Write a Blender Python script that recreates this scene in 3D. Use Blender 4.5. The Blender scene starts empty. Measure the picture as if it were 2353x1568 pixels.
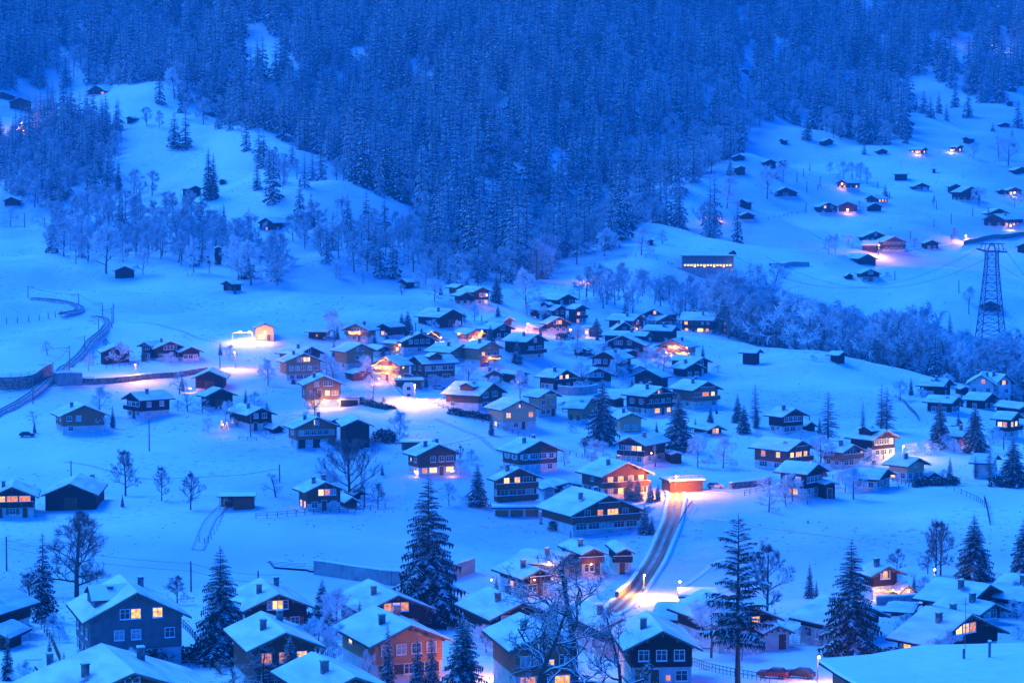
import bpy, math, random
import numpy as np
from math import sin, cos, pi, radians
# ---------------------------------------------------------------- camera, world, sun, exposure
S = bpy.context.scene
C = S.collection
FV = 5227.0                      # focal length in pixels of a 2352 px wide frame
CU, CV = 1176.0, 783.5
TH = 0.065                       # camera pitch (down)
cd = bpy.data.cameras.new("camera"); cam = bpy.data.objects.new("camera", cd); C.objects.link(cam)
cd.sensor_width = 36.0; cd.lens = 36.0 * FV / 2352.0
cd.clip_start = 1.0; cd.clip_end = 6000.0
cam.location = (0, 0, 0); cam.rotation_euler = (pi / 2 - TH, 0, 0)
S.camera = cam
S.render.resolution_x = 1024; S.render.resolution_y = 682
S.view_settings.view_transform = 'Standard'; S.view_settings.look = 'None'
S.view_settings.exposure = 1.1; S.view_settings.gamma = 1.0; S.view_settings.use_curve_mapping = False

SUN_EL, SUN_AZ = radians(4.0), radians(235.0)
w = bpy.data.worlds.new("World"); S.world = w; w.use_nodes = True
nt = w.node_tree; nt.nodes.clear()
sky = nt.nodes.new('ShaderNodeTexSky'); sky.sky_type = 'NISHITA'; sky.sun_disc = False
sky.sun_elevation = SUN_EL; sky.sun_rotation = SUN_AZ
sky.ozone_density = 8.0; sky.air_density = 1.0; sky.dust_density = 0.2
mul = nt.nodes.new('ShaderNodeMix'); mul.data_type = 'RGBA'; mul.blend_type = 'MULTIPLY'; mul.inputs[0].default_value = 1.0
mul.inputs[7].default_value = (2.25, 3.95, 6.3, 1)          # the photograph's tungsten white balance at the blue hour
bg = nt.nodes.new('ShaderNodeBackground'); bg.inputs[1].default_value = 0.128
wo = nt.nodes.new('ShaderNodeOutputWorld')
nt.links.new(sky.outputs[0], mul.inputs[6]); nt.links.new(mul.outputs[2], bg.inputs[0]); nt.links.new(bg.outputs[0], wo.inputs[0])
sl = bpy.data.lights.new("sun", 'SUN'); sl.energy = 1.6; sl.angle = radians(35); sl.color = (0.09, 0.42, .95)
so = bpy.data.objects.new("sun", sl); C.objects.link(so)
so.rotation_euler = (radians(-44), 0, radians(46))      # last sky glow, very soft, from over the mountain at the left
try:
    S.cycles.max_bounces = 4; S.cycles.diffuse_bounces = 3; S.cycles.volume_bounces = 0; S.cycles.transparent_max_bounces = 4
except Exception: pass

# ---------------------------------------------------------------- helpers
TILE = dict(A=(0, 1166.8, .25576), B=(589.5, 1166.8, .25576), C=(1179.1, 1166.8, .25576), D=(1762.5, 1166.8, .25576),
            E=(0, 773.8, .25065), F=(589.5, 773.8, .25065), G=(1179.1, 773.8, .25065), H=(1762.5, 773.8, .25065),
            I=(0, 380.7, .25065), J=(589.5, 589.5, .25065), K=(1179.1, 589.5, .25065), L=(1762.5, 380.7, .25065),
            M=(0, 0, .33956), N=(736.9, 184.2, .33956), O=(1553.7, 0, .33956), V=(0, 0, 1.0))
def tv(t, x, y):
    a, b, s = TILE[t]; return a + x * s, b + y * s
def rdir(u, v):
    a = (np.asarray(u, float) - CU) / FV; b = (np.asarray(v, float) - CV) / FV
    return a, cos(TH) - b * sin(TH), -sin(TH) - b * cos(TH)
def at_depth(u, v, D):
    x, y, z = rdir(u, v); return x / y * D, D + 0 * x, z / y * D
def project(x, y, z):
    f = y * cos(TH) - z * sin(TH); up = y * sin(TH) + z * cos(TH)
    return CU + FV * x / f, CV - FV * up / f

# ---------------------------------------------------------------- terrain height (thin plate spline through surveyed points)
CP = []
def row(v, pts):
    for u, D in pts: CP.append((u, v, D))
row(1750, [(-200, 205), (600, 205), (1400, 205), (2550, 205)])
row(1600, [(-300, 250), (400, 250), (1100, 250), (1800, 250), (2650, 250)])
row(1450, [(-300, 315), (300, 315), (900, 315), (1500, 315), (2100, 300), (2650, 300)])
row(1300, [(-300, 385), (300, 385), (800, 385), (1300, 385), (1700, 385), (2200, 380), (2650, 375)])
row(1170, [(-300, 450), (300, 450), (800, 450), (1300, 450), (1700, 450), (2200, 440), (2650, 440)])
row(1050, [(-300, 520), (300, 520), (800, 520), (1300, 520), (1750, 520), (2250, 520), (2650, 520)])
row(960, [(-300, 570), (300, 570), (800, 565), (1300, 575), (1750, 580), (2200, 600), (2650, 610)])
row(890, [(-300, 620), (300, 620), (800, 620), (1300, 630), (1800, 645), (2150, 650)])
row(830, [(-300, 665), (250, 665), (700, 660), (1200, 680), (1700, 700)])
row(770, [(-300, 715), (250, 715), (700, 710), (1200, 740), (1560, 770)])
row(700, [(-300, 775), (250, 775), (700, 775), (1000, 785), (1280, 820)])
row(650, [(-300, 830), (250, 830), (600, 835), (900, 840), (1100, 870)])
row(600, [(-300, 890), (0, 890), (250, 900), (700, 890)])
row(520, [(-300, 1000), (0, 1000), (300, 1000), (600, 950)])
row(440, [(-300, 1100), (0, 1090), (300, 1070), (550, 1010)])
row(340, [(-300, 1200), (100, 1190), (400, 1130)])
row(230, [(-300, 1300), (50, 1290), (300, 1270)])
CP += [(850, 600, 880), (370, 190, 1320), (500, 290, 1180), (645, 303, 1150), (757, 362, 1090), (860, 440, 1010), (920, 470, 985), (960, 560, 920), (1050, 640, 880)]
CP += [(700, 330, 1230), (840, 430, 1130), (960, 500, 1060), (1060, 600, 960), (1180, 640, 920)]
row(400, [(1000, 1150), (1150, 1120), (1350, 1190)])
row(300, [(750, 1290), (950, 1240), (1150, 1200), (1350, 1270), (1550, 1340)])
row(200, [(-300, 1400), (150, 1400), (500, 1340), (750, 1350), (1150, 1290), (1550, 1420), (1900, 1520), (2300, 1540), (2700, 1540)])
row(100, [(-300, 1500), (300, 1480), (750, 1450), (1150, 1400), (1550, 1520), (1900, 1620), (2300, 1650), (2700, 1660)])
row(0, [(-300, 1600), (300, 1590), (750, 1560), (1150, 1520), (1550, 1630), (1900, 1720), (2300, 1760), (2700, 1770)])
row(-130, [(-400, 1740), (300, 1720), (750, 1700), (1150, 1660), (1550, 1770), (1900, 1860), (2300, 1900), (2800, 1920)])
# right hill (far meadow) and the gully on its left
CP += [(1270, 642, 885), (1400, 570, 960), (1500, 505, 1020), (1620, 420, 1110), (1700, 355, 1200)]
CP += [(1240, 590, 1010), (1380, 540, 1090), (1550, 430, 1210)]
row(620, [(1500, 910), (1700, 930), (2000, 960), (2350, 990), (2700, 1000)])
row(680, [(2100, 900), (2350, 920), (2700, 930)])
row(560, [(1700, 1010), (2000, 1030), (2350, 1060), (2700, 1070)])
row(470, [(1700, 1110), (2000, 1130), (2350, 1150), (2700, 1160)])
row(390, [(1800, 1210), (2100, 1240), (2350, 1250), (2700, 1260)])
row(300, [(1850, 1340), (2150, 1360), (2350, 1380), (2700, 1400)])
# crest of the near hill on the right and the wooded ravine behind it
CP += [(1560, 757, 790), (1700, 783, 765), (1900, 826, 730), (2060, 864, 705), (2200, 895, 690), (2352, 930, 680), (2650, 990, 660)]
CP += [(1640, 745, 860), (1760, 810, 850), (1950, 850, 830), (2100, 880, 810), (2352, 950, 790), (2650, 1000, 780)]
CP += [(1500, 690, 850), (1650, 700, 900), (1850, 720, 900)]
CP = np.array(CP, float)
cx, cy, cz = at_depth(CP[:, 0], CP[:, 1], CP[:, 2])
SC = 500.0
def _tps(r2): return np.where(r2 > 1e-12, 0.5 * r2 * np.log(np.maximum(r2, 1e-12)), 0.0)
_n = len(cx); _K = _tps(((cx[:, None] - cx) ** 2 + (cy[:, None] - cy) ** 2) / SC ** 2) + np.eye(_n) * 2e-4
_P = np.stack([np.ones(_n), cx / SC, cy / SC], 1)
_M = np.block([[_K, _P], [_P.T, np.zeros((3, 3))]])
_W = np.linalg.solve(_M, np.concatenate([cz, np.zeros(3)]))
def tps(x, y):
    out = np.empty(x.size); xf, yf = x.ravel(), y.ravel()
    for i in range(0, x.size, 20000):
        a, b = xf[i:i + 20000], yf[i:i + 20000]
        out[i:i + 20000] = _tps(((a[:, None] - cx) ** 2 + (b[:, None] - cy) ** 2) / SC ** 2) @ _W[:_n] + _W[_n] + _W[_n + 1] * a / SC + _W[_n + 2] * b / SC
    return out.reshape(x.shape)
_r = np.random.RandomState(5)
_waves = [(_r.uniform(0, 2 * pi), _r.uniform(0, 2 * pi), l, a) for l, a in [(130, .9), (97, .8), (71, .6), (53, .45), (39, .3), (29, .2), (21, .13), (16, .09), (12, .06)] for _ in range(2)]
def bumps(x, y):
    s = 0 * x
    for an, ph, l, a in _waves: s = s + a * np.sin((x * cos(an) + y * sin(an)) * 2 * pi / l + ph + 1.3 * np.sin((x * sin(an) - y * cos(an)) * 2 * pi / (l * 1.7)))
    return s * .8
NI, NJ = 420, 520
SV = np.linspace(-1, 1, NI)
YJ = 130.0 * (2050.0 / 130.0) ** (np.arange(NJ) / (NJ - 1.0))
def halfw(y): return 0.33 * y + 60.0
GY = np.repeat(YJ[:, None], NI, 1); GX = SV[None, :] * halfw(GY)
GZ = tps(GX, GY) + bumps(GX, GY) * np.clip((GY - 200) / 500, .12, 1.0)
GZ += (7 * np.sin(GX / 36 + .8 * np.sin(GY / 130)) + 3.5 * np.sin(GX / 15.5 + GY / 60)) * np.clip((GY - 1150 - .95 * np.maximum(GX - 60, 0)) / 150, 0, 1)
_far = np.clip((GY - 1900) / 150, 0, 1); GZ -= _far ** 2 * 40
def hgt(x, y):
    x = np.asarray(x, float); y = np.asarray(y, float)
    i = np.clip((x / halfw(y) + 1) * .5 * (NI - 1), 0, NI - 1.001); j = np.clip(np.log(y / 130.0) / math.log(2050 / 130.0) * (NJ - 1), 0, NJ - 1.001)
    i0 = i.astype(int); j0 = j.astype(int); a = i - i0; b = j - j0
    return (GZ[j0, i0] * (1 - a) + GZ[j0, i0 + 1] * a) * (1 - b) + (GZ[j0 + 1, i0] * (1 - a) + GZ[j0 + 1, i0 + 1] * a) * b
_YS = np.arange(140.0, 2000.0, 1.0)
def ground(u, v, D=None):
    """point of the ground seen at (u, v), or standing at distance D in that direction"""
    a, b, c = [float(t) for t in rdir(u, v)]
    if D is None:
        d = c / b * _YS - hgt(a / b * _YS, _YS)
        k = np.where(d < 0)[0]
        if len(k) and k[0] > 0:
            k = k[0]; t = d[k - 1] / (d[k - 1] - d[k]); D = _YS[k - 1] + t
        else: D = 1500.0
    x = a / b * D
    return x, D, float(hgt(x, D))

# ---------------------------------------------------------------- materials
MATS = {}
def principled(name, col, rough=.8, spec=.3):
    m = bpy.data.materials.new(name); m.use_nodes = True
    b = m.node_tree.nodes['Principled BSDF']; b.inputs['Base Color'].default_value = (*col, 1); b.inputs['Roughness'].default_value = rough
    b.inputs['Specular IOR Level'].default_value = spec
    return m, m.node_tree, b
def noise_mat(name, c1, c2, scale, rough=.85, bump=0.0, detail=4, lo=.35, hi=.65, stretch=None, bscale=None, bdist=0.1, coord='Object'):
    m, t, b = principled(name, c1, rough)
    tc = t.nodes.new('ShaderNodeTexCoord'); src = tc.outputs[coord]
    if stretch:
        mp = t.nodes.new('ShaderNodeMapping'); mp.inputs['Scale'].default_value = stretch; t.links.new(src, mp.inputs[0]); src = mp.outputs[0]
    n = t.nodes.new('ShaderNodeTexNoise'); n.inputs['Scale'].default_value = scale; n.inputs['Detail'].default_value = detail
    t.links.new(src, n.inputs['Vector'])
    r = t.nodes.new('ShaderNodeValToRGB'); r.color_ramp.elements[0].position = lo; r.color_ramp.elements[1].position = hi
    r.color_ramp.elements[0].color = (*c1, 1); r.color_ramp.elements[1].color = (*c2, 1)
    t.links.new(n.outputs['Fac'], r.inputs[0]); t.links.new(r.outputs[0], b.inputs['Base Color'])
    if bump:
        n2 = n
        if bscale:
            n2 = t.nodes.new('ShaderNodeTexNoise'); n2.inputs['Scale'].default_value = bscale; n2.inputs['Detail'].default_value = 3; t.links.new(src, n2.inputs['Vector'])
        bp = t.nodes.new('ShaderNodeBump'); bp.inputs['Strength'].default_value = bump; bp.inputs['Distance'].default_value = bdist
        t.links.new(n2.outputs['Fac'], bp.inputs['Height']); t.links.new(bp.outputs[0], b.inputs['Normal'])
    MATS[name] = m
    return m
def emit_mat(name, col, strength, vary=0.0):
    m = bpy.data.materials.new(name); m.use_nodes = True; t = m.node_tree; b = t.nodes['Principled BSDF']
    b.inputs['Base Color'].default_value = (.02, .01, .0, 1); b.inputs['Specular IOR Level'].default_value = 0; b.inputs['Emission Color'].default_value = (*col, 1); b.inputs['Emission Strength'].default_value = strength
    if vary:
        tc = t.nodes.new('ShaderNodeTexCoord'); n = t.nodes.new('ShaderNodeTexNoise'); n.inputs['Scale'].default_value = 2.6; n.inputs['Detail'].default_value = 2
        oi = t.nodes.new('ShaderNodeObjectInfo'); ad = t.nodes.new('ShaderNodeVectorMath'); t.links.new(tc.outputs['Object'], ad.inputs[0]); t.links.new(oi.outputs['Location'], ad.inputs[1])
        t.links.new(ad.outputs[0], n.inputs['Vector'])
        mr = t.nodes.new('ShaderNodeMapRange'); mr.inputs[1].default_value = .3; mr.inputs[2].default_value = .7; mr.inputs[3].default_value = strength * (1 - vary); mr.inputs[4].default_value = strength * (1 + vary)
        t.links.new(n.outputs['Fac'], mr.inputs[0]); t.links.new(mr.outputs[0], b.inputs['Emission Strength'])
    MATS[name] = m
    return m

def snow_ground():
    m, t, b = principled('snow_field', (.82, .84, .86), .75, .15)
    g = t.nodes.new('ShaderNodeNewGeometry')
    # stubble of dry grass poking through: patches (large noise) x fine tufts
    n1 = t.nodes.new('ShaderNodeTexNoise'); n1.inputs['Scale'].default_value = .028; n1.inputs['Detail'].default_value = 5
    mp = t.nodes.new('ShaderNodeMapping'); mp.inputs['Scale'].default_value = (1, 1, 3); t.links.new(g.outputs['Position'], mp.inputs[0])
    n2 = t.nodes.new('ShaderNodeTexNoise'); n2.inputs['Scale'].default_value = .55; n2.inputs['Detail'].default_value = 6; n2.inputs['Roughness'].default_value = .7
    t.links.new(mp.outputs[0], n1.inputs['Vector']); t.links.new(mp.outputs[0], n2.inputs['Vector'])
    r1 = t.nodes.new('ShaderNodeMapRange'); r1.inputs[1].default_value = .44; r1.inputs[2].default_value = .62; t.links.new(n1.outputs['Fac'], r1.inputs[0])
    r2 = t.nodes.new('ShaderNodeMapRange'); r2.inputs[1].default_value = .54; r2.inputs[2].default_value = .68; t.links.new(n2.outputs['Fac'], r2.inputs[0])
    mu = t.nodes.new('ShaderNodeMath'); mu.operation = 'MULTIPLY'; t.links.new(r1.outputs[0], mu.inputs[0]); t.links.new(r2.outputs[0], mu.inputs[1])
    m2 = t.nodes.new('ShaderNodeMath'); m2.operation = 'MULTIPLY'; m2.inputs[1].default_value = .8; t.links.new(mu.outputs[0], m2.inputs[0])
    # wind crust against powder, with darker patches painting in the shade of hollows
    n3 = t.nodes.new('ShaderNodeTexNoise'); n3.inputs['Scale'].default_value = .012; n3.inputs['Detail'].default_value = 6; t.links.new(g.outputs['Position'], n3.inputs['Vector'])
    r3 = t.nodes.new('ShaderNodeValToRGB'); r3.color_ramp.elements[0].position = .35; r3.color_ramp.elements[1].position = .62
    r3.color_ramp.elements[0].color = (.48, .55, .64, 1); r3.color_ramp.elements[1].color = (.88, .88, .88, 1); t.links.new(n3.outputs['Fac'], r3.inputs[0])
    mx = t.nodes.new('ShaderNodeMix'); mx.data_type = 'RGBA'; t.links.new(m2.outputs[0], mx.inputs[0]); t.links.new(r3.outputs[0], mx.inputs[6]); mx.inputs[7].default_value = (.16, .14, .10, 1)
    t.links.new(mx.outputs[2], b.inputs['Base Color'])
    n4 = t.nodes.new('ShaderNodeTexNoise'); n4.inputs['Scale'].default_value = .22; n4.inputs['Detail'].default_value = 7; t.links.new(mp.outputs[0], n4.inputs['Vector'])
    bp = t.nodes.new('ShaderNodeBump'); bp.inputs['Strength'].default_value = .5; bp.inputs['Distance'].default_value = .5
    t.links.new(n4.outputs['Fac'], bp.inputs['Height']); t.links.new(bp.outputs[0], b.inputs['Normal'])
    MATS['snow_field'] = m
snow_ground()
noise_mat('snow', (.80, .82, .84), (.88, .89, .90), .8, .7, .25, bscale=2.5, bdist=.15)
noise_mat('roof_snow', (.50, .54, .58), (.80, .82, .84), .5, .7, .5, detail=6, lo=.3, hi=.6, stretch=(1, .3, 1), bscale=1.4, bdist=.12)
noise_mat('needles', (.015, .028, .02), (.035, .055, .035), 1.5, .9)
noise_mat('needles_frost', (.12, .16, .18), (.30, .36, .40), .6, .9)
noise_mat('frost', (.60, .65, .69), (.78, .82, .84), .5, .9)
noise_mat('frost_dim', (.34, .39, .43), (.58, .62, .66), .3, .9)
noise_mat('bark', (.03, .025, .02), (.09, .075, .06), 3, .95, .4)
noise_mat('bark_light', (.10, .085, .07), (.20, .17, .14), 3, .95, .4)

# ---------------------------------------------------------------- mesh and object helpers
def mesh_from(name, V, Fc, mats, mi=None, smooth=False):
    me = bpy.data.meshes.new(name)
    me.from_pydata([tuple(p) for p in V], [], Fc)
    for m in mats: me.materials.append(MATS[m])
    if mi is not None: me.polygons.foreach_set('material_index', mi)
    if smooth: me.polygons.foreach_set('use_smooth', [True] * len(me.polygons))
    me.update(); return me
def mesh_np(name, V, T, mats, mi):
    """V (n,3), T (m,k) faces all with k corners"""
    me = bpy.data.meshes.new(name); n, (m, k) = len(V), T.shape
    me.vertices.add(n); me.vertices.foreach_set('co', np.asarray(V, np.float32).ravel())
    me.loops.add(m * k); me.loops.foreach_set('vertex_index', T.astype(np.int32).ravel())
    me.polygons.add(m); me.polygons.foreach_set('loop_start', np.arange(0, m * k, k, dtype=np.int32))
    try: me.polygons.foreach_set('loop_total', np.full(m, k, dtype=np.int32))
    except Exception: pass
    for x in mats: me.materials.append(MATS[x])
    me.polygons.foreach_set('material_index', np.asarray(mi, np.int32)); me.update(); me.validate()
    return me
def link(name, me, parent=None, loc=(0, 0, 0), rot=(0, 0, 0), scale=None):
    o = bpy.data.objects.new(name, me); C.objects.link(o); o.location = loc; o.rotation_euler = rot
    if scale is not None: o.scale = (scale,) * 3 if not hasattr(scale, '__len__') else scale
    if parent is not None: o.parent = parent
    return o
def tag(o, label=None, cat=None, group=None, kind=None):
    if label: o['label'] = label
    if cat: o['category'] = cat
    if group: o['group'] = group
    if kind: o['kind'] = kind
    return o
def empty(name, loc, rz, label, cat, group=None):
    o = link(name, None, None, loc, (0, 0, rz)); o.empty_display_size = .1
    return tag(o, label, cat, group)

# ---------------------------------------------------------------- the ground
_idx = np.arange(NI * NJ).reshape(NJ, NI)
_T = np.stack([_idx[:-1, :-1], _idx[:-1, 1:], _idx[1:, 1:], _idx[1:, :-1]], -1).reshape(-1, 4)
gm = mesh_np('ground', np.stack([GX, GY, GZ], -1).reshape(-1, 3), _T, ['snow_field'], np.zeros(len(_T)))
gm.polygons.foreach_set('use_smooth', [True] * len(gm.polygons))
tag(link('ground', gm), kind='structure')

# ---------------------------------------------------------------- trees
class Tri:
    """collects triangles with a material index"""
    def __init__(s): s.v = []; s.m = []; s.n = 0
    def add(s, P, m):                       # P (k,3,3)
        s.v.append(P.reshape(-1, 3)); s.m.append(np.full(len(P), m)); s.n += len(P)
    def mesh(s, name, mats):
        V = np.concatenate(s.v); return mesh_np(name, V, np.arange(len(V)).reshape(-1, 3), mats, np.concatenate(s.m))
    def arrays(s): return np.concatenate(s.v), np.concatenate(s.m)
def tube(p0, p1, r0, r1, k=3):
    """triangles of open tubes for arrays of segments"""
    d = p1 - p0; L = np.linalg.norm(d, axis=1, keepdims=True) + 1e-9; d = d / L
    ref = np.where(np.abs(d[:, 2:3]) > .9, np.array([[1., 0, 0]]), np.array([[0, 0, 1.]]))
    a = np.cross(d, ref); a /= np.linalg.norm(a, axis=1, keepdims=True) + 1e-9; b = np.cross(d, a)
    out = []
    for i in range(k):
        t0, t1 = 2 * pi * i / k, 2 * pi * (i + 1) / k
        q0 = a * cos(t0) + b * sin(t0); q1 = a * cos(t1) + b * sin(t1)
        A, B = p0 + q0 * r0[:, None], p0 + q1 * r0[:, None]; Cc, Dd = p1 + q1 * r1[:, None], p1 + q0 * r1[:, None]
        out.append(np.stack([A, B, Cc], 1)); out.append(np.stack([A, Cc, Dd], 1))
    return np.concatenate(out)
def spruce(H, R, whorls, nb, pairs, seed, snow=.8, bare=.06, droop=.28, tw=.3, power=.8, seg=4, ragged=.16, curtain=1.0):
    """a spruce: whorls of drooping boughs, each a spine with side twigs, snow lying along them. returns crown, trunk"""
    r = np.random.RandomState(seed); T = Tri(); K = Tri()
    zz = np.linspace(0, H * .97, 7); jx = r.normal(0, .004 * H, 7); jx[0] = 0; rr = .017 * H * (1 - zz / H) + .015
    p = np.stack([jx, 0 * jx, zz], 1); K.add(tube(p[:-1], p[1:], rr[:-1], rr[1:], 5), 0)
    f = np.linspace(0, 1, whorls) ** .92
    prev = 0
    for i, t in enumerate(f):
        z = H * (bare + (0.985 - bare) * t); n = max(3, int(round(nb * (1 - .45 * t))))
        Lz = R * (1 - t) ** power * (1 if t > .06 else .8) + .012 * H
        az = prev + np.arange(n) * 2 * pi / n + r.normal(0, .25, n); prev += 2.4
        L = Lz * r.uniform(1 - ragged * 1.6, 1 + ragged, n); zb = z + r.normal(0, .25 * H / whorls, n)
        up = .18 + .5 * t                                   # top boughs reach upward, low ones hang
        s = np.linspace(0, 1, seg + 1)
        dr = droop * r.uniform(.7, 1.3, n)
        rad = L[:, None] * s; hz = zb[:, None] + L[:, None] * (up * s * (1 - .55 * s) - dr[:, None] * (1 - .75 * t) * s ** 1.6 * 1.6)
        sw = r.normal(0, .08, n)[:, None] * s ** 2
        sp = np.stack([rad * np.cos(az[:, None] + sw), rad * np.sin(az[:, None] + sw), hz], -1)  # n,seg+1,3
        # side twigs
        u = np.linspace(.12, 1.0, pairs)
        idx = np.minimum((u * seg).astype(int), seg - 1); fr = u * seg - idx
        P = sp[:, idx] * (1 - fr)[None, :, None] + sp[:, idx + 1] * fr[None, :, None]       # n,pairs,3
        u2 = np.clip(u - .9 / pairs, 0, 1); idx = np.minimum((u2 * seg).astype(int), seg - 1); fr = u2 * seg - idx
        Q = sp[:, idx] * (1 - fr)[None, :, None] + sp[:, idx + 1] * fr[None, :, None]
        wd = tw * L[:, None] * (np.sin(np.clip(u * 1.02, 0, 1) * pi) ** .7 * .75 + .22)[None] * r.uniform(.6, 1.3, (n, pairs))
        out = sp[:, -1] - sp[:, 0]; out[:, 2] = 0; out /= np.linalg.norm(out, axis=1, keepdims=True) + 1e-9
        side = np.stack([-out[:, 1], out[:, 0], 0 * out[:, 0]], -1)
        for sg in (-1, 1):
            tip = P + sg * side[:, None] * wd[..., None] + out[:, None] * (wd * .55)[..., None]
            tip[..., 2] -= wd * r.uniform(.25, .75, wd.shape)
            T.add(np.stack([Q, P, tip], 2).reshape(-1, 3, 3), 0)
            if snow > 0:
                k = (r.rand(*wd.shape) < snow).reshape(-1)
                o = np.array([0, 0, .02 * H / 10 + .03])
                tp = Q * .28 + P * .0 + tip * .72; tp[..., 2] += .05 * wd
                T.add(np.stack([Q + o, P + o * 1.3, tp + o], 2).reshape(-1, 3, 3)[k], 1)
        # hanging curtain under the spine gives the bough body
        a, b = sp[:, :-1].reshape(-1, 3), sp[:, 1:].reshape(-1, 3)
        c = (a + b) / 2; c[:, 2] -= curtain * r.uniform(.10, .26, len(c)) * np.repeat(L, seg) * (1 - .5 * t)
        T.add(np.stack([a, b, c], 1), 0)
    # leader
    T.add(np.array([[[-.03 * H / 10, 0, H * .95], [.03 * H / 10, 0, H * .95], [0, 0, H * 1.02]]]), 0)
    return T, K
def grow(H, seed, levels=4, trunk=.28, spread=.95, lean=0.0, nlimb=9, sub=4, twist=.35, upb=.35, r0=.022, crown_w=.5, taper=.62, len_k=.55):
    """a broadleaf tree as segments: list of (p0,p1,r0,r1,level)"""
    r = np.random.RandomState(seed); out = []
    def chain(p, d, L, rad, lv, n):
        pts = [p]; q = p.copy(); dd = d.copy()
        for i in range(n):
            dd = dd + r.normal(0, twist * (.35 if lv == 0 else 1), 3) / n * 1.6; dd[2] += upb * (.5 if lv else .2) / n; dd /= np.linalg.norm(dd)
            q2 = q + dd * L / n; out.append((q, q2, rad * (1 - .62 * i / n), rad * (1 - .62 * (i + 1) / n), lv)); q = q2; pts.append(q)
        return pts, dd
    pts, _ = chain(np.zeros(3), np.array([lean, 0, 1.]), H * .86, H * r0, 0, 8)
    work = []
    for i in range(nlimb):
        t = trunk + (1 - trunk) * (i + r.rand() * .8) / nlimb; k = min(int(t * 8), 7); p = pts[k] + (pts[k + 1] - pts[k]) * (t * 8 - k)
        az = i * 2.4 + r.normal(0, .4); el = .25 + .9 * ((t - trunk) / (1 - trunk)) + r.normal(0, .12)
        prof = math.sin(min(1, (1.08 - t) / (1.08 - trunk)) ** .8 * pi * .5) * (.75 + .25 * min(1, (t - trunk) * 5 + .3))
        L = H * crown_w * spread * prof * r.uniform(.8, 1.15)
        work.append((p, np.array([cos(az) * cos(el), sin(az) * cos(el), sin(el)]), L, H * r0 * .5 * (1.15 - t), 1))
    while work:
        p, d, L, rad, lv = work.pop()
        n = 5 if lv == 1 else 3
        pts, dd = chain(p, d, L, rad, lv, n)
        if lv < levels:
            m = sub + (2 if lv == 1 else 0)
            for j in range(m):
                t = .22 + .78 * (j + r.rand()) / m; k = min(int(t * n), n - 1); q = pts[k] + (pts[k + 1] - pts[k]) * (t * n - k)
                e = (pts[k + 1] - pts[k]); e = e / np.linalg.norm(e); nz = r.normal(0, 1, 3); nz -= e * nz.dot(e); nz /= np.linalg.norm(nz)
                e2 = e * .75 + nz * .75; e2[2] += .12; e2 /= np.linalg.norm(e2)
                work.append((q, e2, L * len_k * (1.25 - .6 * t) * r.uniform(.7, 1.2), rad * taper * (1.1 - .5 * t), lv + 1))
    return out
def tree_meshes(name, segs, minr=(.0, .0, .03, .025, .02), mats=('bark', 'frost'), split=1, snow_lv=9, snowmat='snow', k=(6, 4, 3, 3, 3), twig_mat=None, tm_from=3):
    """trunk mesh (levels < split) and crown mesh"""
    lv = np.array([s[4] for s in segs]); p0 = np.array([s[0] for s in segs]); p1 = np.array([s[1] for s in segs]); a = np.array([s[2] for s in segs]); b = np.array([s[3] for s in segs])
    res = []
    for part, sel in (('trunk', lv < split), ('crown', lv >= split)):
        T = Tri()
        for l in range(lv.max() + 1):
            q = sel & (lv == l)
            if not q.any(): continue
            mr = minr[min(l, len(minr) - 1)]; T.add(tube(p0[q], p1[q], np.maximum(a[q], mr), np.maximum(b[q], mr * .8), k[min(l, len(k) - 1)]), 1 if l >= tm_from else 0)
        if snow_lv < 9:      # a ridge of snow along the upper side of boughs that are not steep
            d = p1 - p0; L = np.linalg.norm(d, axis=1) + 1e-9; q = sel & (np.abs(d[:, 2]) / L < .8) & (lv >= snow_lv)
            if q.any():
                rr = np.maximum(a[q], minr[-1]); o = np.zeros((q.sum(), 3)); o[:, 2] = rr * .75 + .01
                T.add(tube(p0[q] + o, p1[q] + o, rr * .62 + .004, rr * .55 + .003, 3), 2)
        if T.n == 0: T.add(np.zeros((1, 3, 3)), 0)
        res.append(T.mesh(name + '_' + part, [mats[0], mats[1], snowmat]))
    return res
def puff(segs, seed, n, size, width, level, droop=0.0):
    """fine frost-coated twigs: slim triangles fanned out around the outer branches"""
    r = np.random.RandomState(seed); e = [s for s in segs if s[4] >= level]
    p0 = np.array([s[0] for s in e]); p1 = np.array([s[1] for s in e]); i = r.randint(0, len(e), n); t = r.rand(n, 1)
    p = p0[i] * (1 - t) + p1[i] * t; d = (p1 - p0)[i]; d /= np.linalg.norm(d, axis=1, keepdims=True) + 1e-9
    d = d * .6 + r.normal(0, .6, (n, 3)); d[:, 2] += .15 - droop; d /= np.linalg.norm(d, axis=1, keepdims=True)
    s = np.cross(d, r.normal(0, 1, (n, 3))); s /= np.linalg.norm(s, axis=1, keepdims=True); L = size * r.uniform(.5, 1.4, (n, 1)); w_ = width * r.uniform(.6, 1.4, (n, 1))
    return np.stack([p - s * w_, p + s * w_, p + d * L], 1)

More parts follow.
